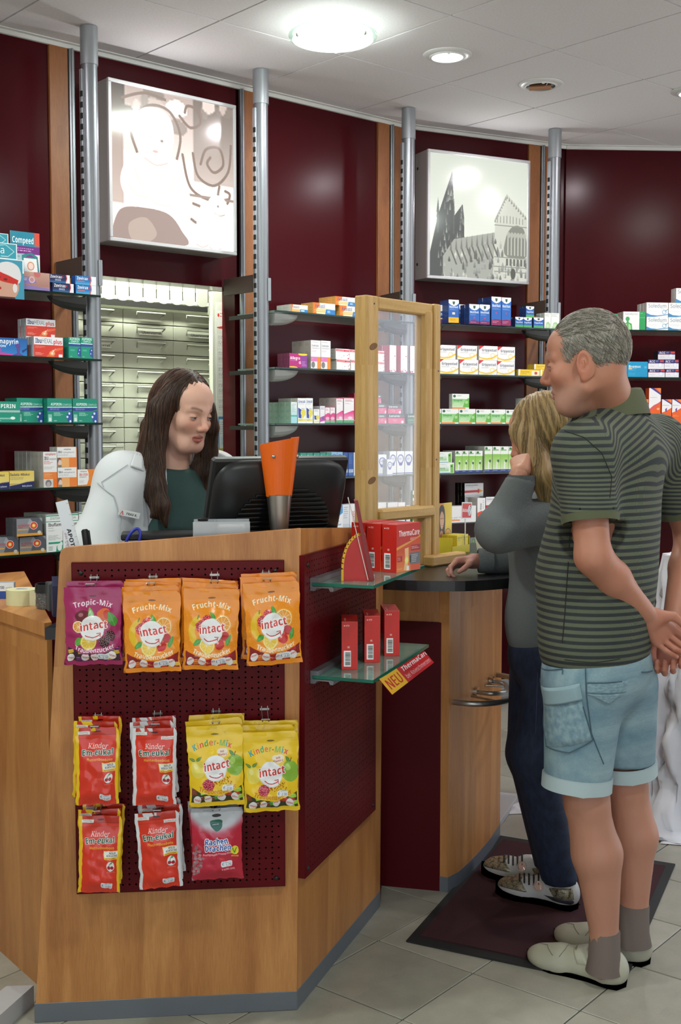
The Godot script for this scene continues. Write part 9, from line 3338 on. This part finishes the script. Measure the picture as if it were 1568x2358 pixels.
# ---------------------------------------------------------------- the round counter for customers
func build_round_counter() -> void:
	var o := thing("round_counter","customer counter with a black rounded top on a beech and red base","counter")
	var rim := [Vector2(0.10,-3.615),Vector2(0.2,-3.575),Vector2(0.35,-3.555),Vector2(0.47,-3.59),Vector2(0.58,-3.675),Vector2(0.67,-3.80),Vector2(0.73,-3.97),Vector2(0.75,-4.18),Vector2(0.72,-4.45),Vector2(0.64,-4.75)]
	var outline := []
	for i in rim.size() - 1:
		var a: Vector2 = rim[maxi(i - 1,0)]
		var d: Vector2 = rim[mini(i + 2,rim.size() - 1)]
		for k in 4:
			outline.append((rim[i] as Vector2).cubic_interpolate(rim[i + 1],a,d,k/4.0))
	outline.append(rim[rim.size() - 1])
	outline.append_array([Vector2(0.0,-4.75),Vector2(-0.02,-3.75),Vector2(0.085,-3.62)])
	var b := MB.new()
	b.x = Transform3D(Basis(Vector3.RIGHT,-PI/2),Vector3.ZERO)
	var poly := PackedVector2Array()
	for q in outline:
		poly.append(Vector2(q.x,-q.y))
	b.prism(poly,1.0,1.032)
	part("black_top",b.mesh(),o,M["black_laminate"])
	var curve := [Vector2(0.346,-3.688),Vector2(0.385,-3.735),Vector2(0.43,-3.82),Vector2(0.48,-3.93),Vector2(0.535,-4.06),Vector2(0.585,-4.20),Vector2(0.60,-4.35),Vector2(0.58,-4.55)]
	var inner := []
	for q in curve:
		inner.append(q + Vector2(-0.03,-0.012))
	inner.reverse()
	part("curved_front",flat(curve + inner,0.05,0.999),o,M["wood"])
	var kick := []
	for q in curve:
		kick.append(q + Vector2(0.001,0.001))
	part("plinth",flat(kick + inner,0.0,0.05),o,M["plinth"])
	part("red_panel",flat([Vector2(0.128,-3.745),Vector2(0.345,-3.692),Vector2(0.338,-3.72),Vector2(0.125,-3.77)],0.0,0.88),o,M["red_side"])
	part("wood_panel",flat([Vector2(0.10,-3.76),Vector2(0.345,-3.700),Vector2(0.338,-3.73),Vector2(0.095,-3.79)],0.88,0.999),o,M["wood"])
	part("back_panel",flat([Vector2(0.12,-3.80),Vector2(0.14,-3.80),Vector2(0.14,-4.6),Vector2(0.12,-4.6)],0.0,0.999),o,M["red_side"])
	# bag rail
	o = thing("bag_rail","double curved chrome bag rail on the round counter's front","rail",Vector3(0.0,0.62,0.0))
	var out := [Vector3(0.362,0,-3.712),Vector3(0.42,0.0,-3.685),Vector3(0.50,0,-3.70),Vector3(0.565,0,-3.76),Vector3(0.60,0,-3.86),Vector3(0.615,0,-3.98),Vector3(0.60,0,-4.08),Vector3(0.56,0,-4.125)]
	b = MB.new()
	b.tube(smooth_path(out,5),0.0095,12)
	part("outer_tube",b.mesh(),o,M["steel"])
	var inn := [Vector3(0.452,0,-3.855),Vector3(0.50,0,-3.83),Vector3(0.545,0,-3.85),Vector3(0.565,0,-3.92),Vector3(0.56,0,-3.99),Vector3(0.523,0,-4.03)]
	b = MB.new()
	b.tube(smooth_path(inn,5),0.008,12)
	part("inner_tube",b.mesh(),o,M["steel"])
	b = MB.new()
	b.tube([Vector3(0.432,-0.004,-3.81),Vector3(0.53,-0.004,-3.715)],0.004,8)
	b.tube([Vector3(0.50,-0.004,-3.97),Vector3(0.612,-0.004,-3.95)],0.004,8)
	part("cross_bars",b.mesh(),o,M["steel"])
	for q in [Vector3(0.448,0,-3.862),Vector3(0.519,0,-4.02)]:
		b = MB.new()
		b.tube([q,q + Vector3(0.012,0,0.005)],0.018,16)
		part("rosette",b.mesh(),o,M["chrome"])

func build_screen_frame() -> void:
	var a := Vector2(0.088,-3.75)
	var e := Vector2(0.300,-4.00)
	var o := thing("screen_frame","pale pine frame with a clear pane standing on the round counter","screen",Vector3(a.x,1.032,a.y),turn_of(e - a))
	var w := (e - a).length()
	var pine: StandardMaterial3D = M["pine"]
	var across: StandardMaterial3D = M["pine_across"]
	part("post",box_mesh(Vector3(-0.034,0.0,-0.03),Vector3(0.03,0.885,0.02),0.004),o,pine)
	part("post",box_mesh(Vector3(w - 0.045,0.0,-0.03),Vector3(w - 0.004,0.858,0.02),0.004),o,pine)
	part("post",box_mesh(Vector3(w - 0.002,0.0,-0.034),Vector3(w + 0.034,0.885,0.026),0.004),o,pine)
	part("top_rail",box_mesh(Vector3(0.031,0.845,-0.026),Vector3(w - 0.003,0.884,0.018),0.004),o,across)
	part("bottom_rail",box_mesh(Vector3(0.031,0.165,-0.02),Vector3(w + 0.0,0.205,0.034),0.008),o,across)
	part("foot_rail",box_mesh(Vector3(w - 0.06,0.0005,0.021),Vector3(w + 0.14,0.036,0.066),0.005),o,across)
	part("pane",box_mesh(Vector3(0.03,0.20,-0.003),Vector3(w - 0.045,0.846,0.0),0.0),o,M["clear_pane"])
	# knots and nail holes on the near post
	for q in [Vector3(0.002,0.725,0.0205),Vector3(-0.004,0.30,0.0205)]:
		var b := MB.new()
		b.x = Transform3D(Basis(Vector3.BACK,0.35)*Basis(Vector3.RIGHT,PI/2),q)
		b.x = b.x.scaled_local(Vector3(2.0,1.0,1.0))
		b.lathe([Vector2(0.011,-0.002),Vector2(0.010,0.0006),Vector2(0.004,0.0004),Vector2(0.0,0.0002)],18)
		part("knot",b.mesh(),o,mat("knot",Color("7a5224"),0.6))
	for q in [Vector3(0.006,0.86,0.0203),Vector3(w + 0.02,0.66,0.0263),Vector3(w + 0.012,0.36,0.0263)]:
		var b := MB.new()
		b.x = Transform3D(Basis(Vector3.RIGHT,PI/2),q)
		b.lathe([Vector2(0.0035,-0.001),Vector2(0.003,0.0004),Vector2(0.0,0.0003)],10)
		part("nail_head",b.mesh(),o,mat("nail",Color("3c3428"),0.5))

func build_counter_things() -> void:
	# yellow vitamin display with a card behind it
	var t := turn_of(Vector2(0.80,-0.6)) + 0.30
	var o := thing("counter_display","yellow counter display with a picture of a smiling woman","display",Vector3(0.425,1.032,-4.36),t)
	part("back_card",card_mesh("display_card",0.135,0.185,0.002,Color("d8c04a")),o,null,Transform3D(Basis(),Vector3(0.0,0.0,-0.05)))
	var b := MB.new()
	b.box(Vector3(-0.066,0.0,-0.048),Vector3(-0.064,0.062,0.03),0.0)
	b.box(Vector3(0.064,0.0,-0.048),Vector3(0.066,0.062,0.03),0.0)
	b.box(Vector3(-0.066,0.0,0.028),Vector3(0.066,0.03,0.030),0.0)
	b.box(Vector3(-0.066,0.0,-0.048),Vector3(0.066,0.002,0.03),0.0)
	part("tray",b.mesh(),o,mat("yellow_tray",Color("dcc826"),0.45))
	for k in 2:
		for j in 2:
			var at := Vector3(0.425,1.0345,-4.36) + Basis(Vector3.UP,t)*Vector3(-0.002 + k*0.042,0.0,0.026 - j*0.034)
			single("vitamin_carton",carton_mesh("yv",0.041,0.066,0.032),null,at,t,"small yellow vitamin carton in the counter display, %s" % [["front left","back left"],["front right","back right"]][k][j],"carton","yellow vitamin cartons")
	o = thing("offer_sign","small red and white offer sign clipped to the yellow display","sign",Vector3(0.462,1.032,-4.375),t + 0.05)
	part("card",card_mesh("offer_sign",0.082,0.062,0.0015),o,null,Transform3D(Basis(Vector3.BACK,-0.06),Vector3(0.0,0.128,0.012)))
	part("rod",box_mesh(Vector3(-0.0015,0.0,0.005),Vector3(0.0015,0.132,0.008),0.0),o,M["white_plastic"])
	o = thing("cream_paper","cream sheet of paper leaning beside the yellow display","paper",Vector3(0.52,1.0325,-4.42),t - 0.2)
	b = MB.new()
	b.prism(PackedVector2Array([Vector2(0.0,0.0),Vector2(0.13,0.0),Vector2(0.0,0.08),Vector2(-0.02,0.08)]),-0.001,0.0)
	part("sheet",b.mesh(),o,mat("cream_sheet",Color("d8d2b0"),0.7))
	o = thing("white_papers","white papers lying on the round counter behind the frame","papers",Vector3(0.25,1.0325,-4.28),0.3)
	part("sheets",box_mesh(Vector3(-0.07,0.0,-0.05),Vector3(0.07,0.012,0.05),0.001),o,mat("white_sheet",Color("d8d8d4"),0.7))
	# low white-topped cabinet against the middle wall with small grey cartons
	var f := wall_frame(1)
	o = thing("low_cabinet","low white topped cabinet under the middle shelves","cabinet",f[0],f[1])
	part("body",box_mesh(Vector3(-0.60,0.0,0.006),Vector3(-0.27,0.86,0.28),0.003),o,M["red_side"])
	part("top",box_mesh(Vector3(-0.62,0.861,0.004),Vector3(-0.255,0.885,0.30),0.003),o,mat("cab_white",Color("c8c6c2"),0.5))
	for k in 5:
		var at: Vector3 = f[0] + Basis(Vector3.UP,f[1])*Vector3(-0.46 + 0.036*k,0.8855,0.25)
		single("emblem_carton",carton_mesh("vc",0.034,0.045,0.03),null,at,f[1],"small grey carton with green emblem on low cabinet, %s" % ORD[k],"carton","small grey emblem cartons")

func build_floor_things() -> void:
	# door mat
	var o := thing("door_mat","dark red ribbed door mat with a black rubber border","mat",Vector3.ZERO)
	var c := [Vector2(0.192,-3.32),Vector2(0.758,-3.038),Vector2(1.15,-3.922),Vector2(0.584,-4.204)]
	var mid: Vector2 = (c[0] + c[1] + c[2] + c[3])/4.0
	part("rubber_border",flat(c,0.0005,0.006),o,mat("mat_rubber",Color("232222"),0.7))
	var inner := []
	for q in c:
		inner.append(mid + (q - mid)*Vector2(1,1) - (q - mid).normalized()*0.05)
	var pile := mat("mat_pile",Color.WHITE,0.95)
	pile.albedo_texture = noise_tex(256,256,0.3,Vector2.ONE,Color("2c0f14"),Color("4a1a22"),61,0.8)
	pile.uv1_triplanar = true
	pile.uv1_scale = Vector3(7,7,7)
	pile.heightmap_enabled = true
	pile.heightmap_texture = pile.albedo_texture
	pile.heightmap_scale = 0.3
	part("pile",flat(inner,0.006,0.0095),o,pile)
	# baseboard of the middle wall
	var f := wall_frame(1)
	var s := structure("baseboard_north",f[0],f[1])
	part("board",box_mesh(Vector3(-0.25,0.0,0.0005),Vector3(0.35,0.10,0.016),0.002),s,mat("base_grey",Color("b0aeac"),0.5))
	f = wall_frame(2)
	s = structure("baseboard_east",f[0],f[1])
	part("board",box_mesh(Vector3(0.02,0.0,0.0005),Vector3(2.6,0.10,0.016),0.002),s,M["base_grey"])
	# long pale board on the floor beside the round counter
	o = thing("floor_board","long pale board lying on the tiles beside the round counter","board",Vector3(0.585,0.0,-4.235),turn_of(Vector2(0.72,-0.69)) + 0.45)
	part("board",box_mesh(Vector3(0.0,0.001,-0.10),Vector3(0.42,0.024,-0.01),0.002),o,M["sill_white"])
	# orange beech cabinet at the right edge
	o = thing("beech_cabinet","orange beech cabinet at the right edge behind the white cloth","cabinet",Vector3(1.505,0.0,-5.25),0.35)
	part("body",box_mesh(Vector3(0.0,0.0,-0.55),Vector3(0.9,0.44,0.0),0.003),o,M["wood"])
	part("shadow_plinth",box_mesh(Vector3(0.02,0.0,0.0005),Vector3(0.9,0.02,0.004),0.0),o,M["dark_gap"])  # dark strip painted in as the shade along the cabinet foot
	# folded sun-blind or stand under white cloth
	cloth()
	o = thing("black_tool","black tube with a collar lying on the floor at the right","tube",Vector3(1.36,0.026,-4.86),0.1)
	var b := MB.new()
	b.tube([Vector3(-0.03,0,0.0),Vector3(0.02,0,0),Vector3(0.021,0,0),Vector3(0.06,0,0),Vector3(0.061,0,0),Vector3(0.3,0.0,-0.02)],[0.018,0.018,0.0255,0.0255,0.019,0.019],18)
	part("tube",b.mesh(),o,M["black_plastic"])
	o = thing("white_rag","small crumpled white cloth lying on the tiles by the round counter","cloth",Vector3(0.725,0.0,-4.53),0.3)
	b = MB.new()
	sheet(b,Vector3(-0.07,0.002,-0.03),Vector3(0.13,0,0.02),Vector3(-0.02,0,0.085),0.03,5,16)
	part("rag",b.mesh(),o,mat("white_cloth",Color("d6d6dc"),0.8))

# a crumpled sheet over the floor, thick enough to be seen from the side
func sheet(b: MB,org: Vector3,u: Vector3,v: Vector3,high: float,seed_: int,m: int) -> void:
	var n := FastNoiseLite.new()
	n.seed = seed_
	n.frequency = 0.12
	var p := []
	for j in m + 1:
		for i in m + 1:
			var k := 0.5 + 0.5*n.get_noise_2d(i*24.0/m,j*24.0/m)
			var edge := minf(minf(i,m - i),minf(j,m - j))/float(m)*4.0
			p.append(org + u*(float(i)/m) + v*(float(j)/m) + Vector3(0,high*k*minf(edge,1.0),0))
	smooth_grid(b,p,m + 1,m + 1)

func smooth_grid(b: MB,p: Array,w: int,h: int,uvs := Vector2.ONE) -> void:
	var nor := []
	nor.resize(p.size())
	nor.fill(Vector3.ZERO)
	for j in h - 1:
		for i in w - 1:
			var a := j*w + i
			var nn: Vector3 = (p[a + w + 1] - p[a]).cross(p[a + 1] - p[a + w])
			for k in [a,a + 1,a + w,a + w + 1]:
				nor[k] += nn
	var first := b.v.size()
	for k in p.size():
		b.vert(p[k],nor[k],Vector2(float(k % w)/(w - 1),float(k/w)/(h - 1))*uvs)
	for j in h - 1:
		for i in w - 1:
			var a := first + j*w + i
			b.tri(a,a + w,a + w + 1)
			b.tri(a,a + w + 1,a + 1)

func cloth() -> void:
	# white cloth hung over a narrow stand at the right; it falls in folds and spreads on the floor
	var o := thing("draped_cloth","white cloth draped over a stand behind the man, trailing on the floor","cloth",Vector3(1.36,0.0,-4.42),-0.15)
	var n := FastNoiseLite.new()
	n.seed = 77
	n.frequency = 0.35
	var w := 72
	var h := 34
	var p := []
	for j in h:
		var v := float(j)/(h - 1)
		for i in w:
			var a := TAU*float(i)/(w - 1)
			var y := 1.02*(1.0 - v)
			var fold := sin(a*9.0 + n.get_noise_2d(i,j*0.4)*3.0)*(0.014 + 0.03*v) + n.get_noise_2d(i*0.7,j*0.9)*0.05*v
			var r := lerpf(0.10,0.17,pow(v,1.6)) + fold + 0.10*smoothstep(0.86,1.0,v)
			if v > 0.93:
				y = maxf(0.004,y*0.5 + 0.006 + 0.02*absf(fold))
			p.append(Vector3(cos(a)*r*1.25 - 0.05*v,y,-sin(a)*r*0.9 + 0.06*v))
	var b := MB.new()
	# inside out order gives outward normals
	smooth_grid(b,p,w,h)
	var top := []
	for i in w:
		top.append(p[i])
	for i in w - 1:
		b.tri3(Vector3(0,1.035,0),top[i],top[i + 1])
	part("drape",b.mesh(),o,mat("white_cloth",Color("d6d6dc"),0.8))
	b = MB.new()
	sheet(b,Vector3(-0.10,0.003,0.10),Vector3(0.34,0,0.03),Vector3(-0.06,0,0.22),0.05,9,26)
	part("trailing_end",b.mesh(),o,M["white_cloth"])
	b = MB.new()
	b.lathe([Vector2(0.0,0.0),Vector2(0.08,0.0),Vector2(0.08,1.0),Vector2(0.0,1.0)],20)
	part("stand",b.mesh(),o,M["aluminium_flat"])

func build_card_displays() -> void:
	# items standing before the top left shelf
	var t := bay_turn("L")
	var spots := [["mask_board",0.49,0.131,-0.043,0.145,"blue advertising board of a woman with a white cap and red mask",0.075],["mask_strip",0.47,0.13,0.102,0.058,"narrow turquoise sign with white lettering, above the eye mask board",0.066],["mask_strip",0.46,0.11,0.150,0.045,"narrow turquoise sign with white lettering, topmost at the left edge",0.058]]
	for q in spots:
		var at := bay_point("L",q[1] + q[2]/2.0,q[6])
		var o := thing("advert_board",q[5],"sign",Vector3(at.x,LEVEL[0] + q[3],at.y),t)
		part("board",card_mesh(q[0],q[2],q[4],0.003),o)
	var at := bay_point("L",0.665,0.062)
	var o := thing("lip_care_tray","lilac cardboard tray with a picture of lips, holding a blister card","tray",Vector3(at.x,LEVEL[0] - 0.002,at.y),t)
	part("front",card_mesh("lip_tray",0.135,0.066,0.003,Color("9a84a8")),o)
	part("tray",box_mesh(Vector3(-0.067,0.003,-0.07),Vector3(0.067,0.035,-0.004),0.002),o,mat("lilac_card",Color("9a84a8"),0.6))
	at = bay_point("L",0.648,0.035)
	o = thing("blister_card","turquoise and violet blister card for plasters, standing in the lilac tray","blister pack",Vector3(at.x,LEVEL[0] + 0.036,at.y),t)
	part("card",card_mesh("plaster_card",0.118,0.178,0.002),o)

func build_more_lights() -> void:
	pass

func _ready() -> void:
	rng.seed = 20
	# camera, sky, lights, exposure
	var cam := Camera3D.new()
	cam.name = "camera"
	cam.position = Vector3(0,1.5,0)
	cam.rotation_degrees = Vector3(-4.119,0,0)
	cam.fov = 47.272
	cam.near = 0.05
	cam.current = true
	add_child(cam)
	var env := Environment.new()
	env.background_mode = Environment.BG_SKY
	env.sky = Sky.new()
	var sky := ProceduralSkyMaterial.new()
	sky.sky_top_color = Color("9fb4d2")
	sky.sky_horizon_color = Color("dde4f0")
	sky.ground_horizon_color = Color("f2f0ec")
	sky.ground_bottom_color = Color("e8e6e0")
	env.sky.sky_material = sky
	env.background_energy_multiplier = 2.9
	env.tonemap_mode = Environment.TONE_MAPPER_LINEAR
	env.tonemap_exposure = 1.08
	env.sdfgi_enabled = true
	env.ssao_enabled = true
	env.ssil_enabled = true
	var we := WorldEnvironment.new()
	we.name = "world"
	we.environment = env
	add_child(we)
	materials()
	print_cartons()
	bays()
	build_floor()
	build_shell()
	build_poles()
	build_shelves()
	build_stock()
	print_sheet()
	build_lights()
	build_drawers()
	build_counter()
	build_sweets()
	build_desk_things()
	build_left_desk()
	build_side_shelves()
	build_round_counter()
	build_screen_frame()
	build_counter_things()
	build_floor_things()
	build_card_displays()
	build_pharmacist()
	build_man()
	build_woman()
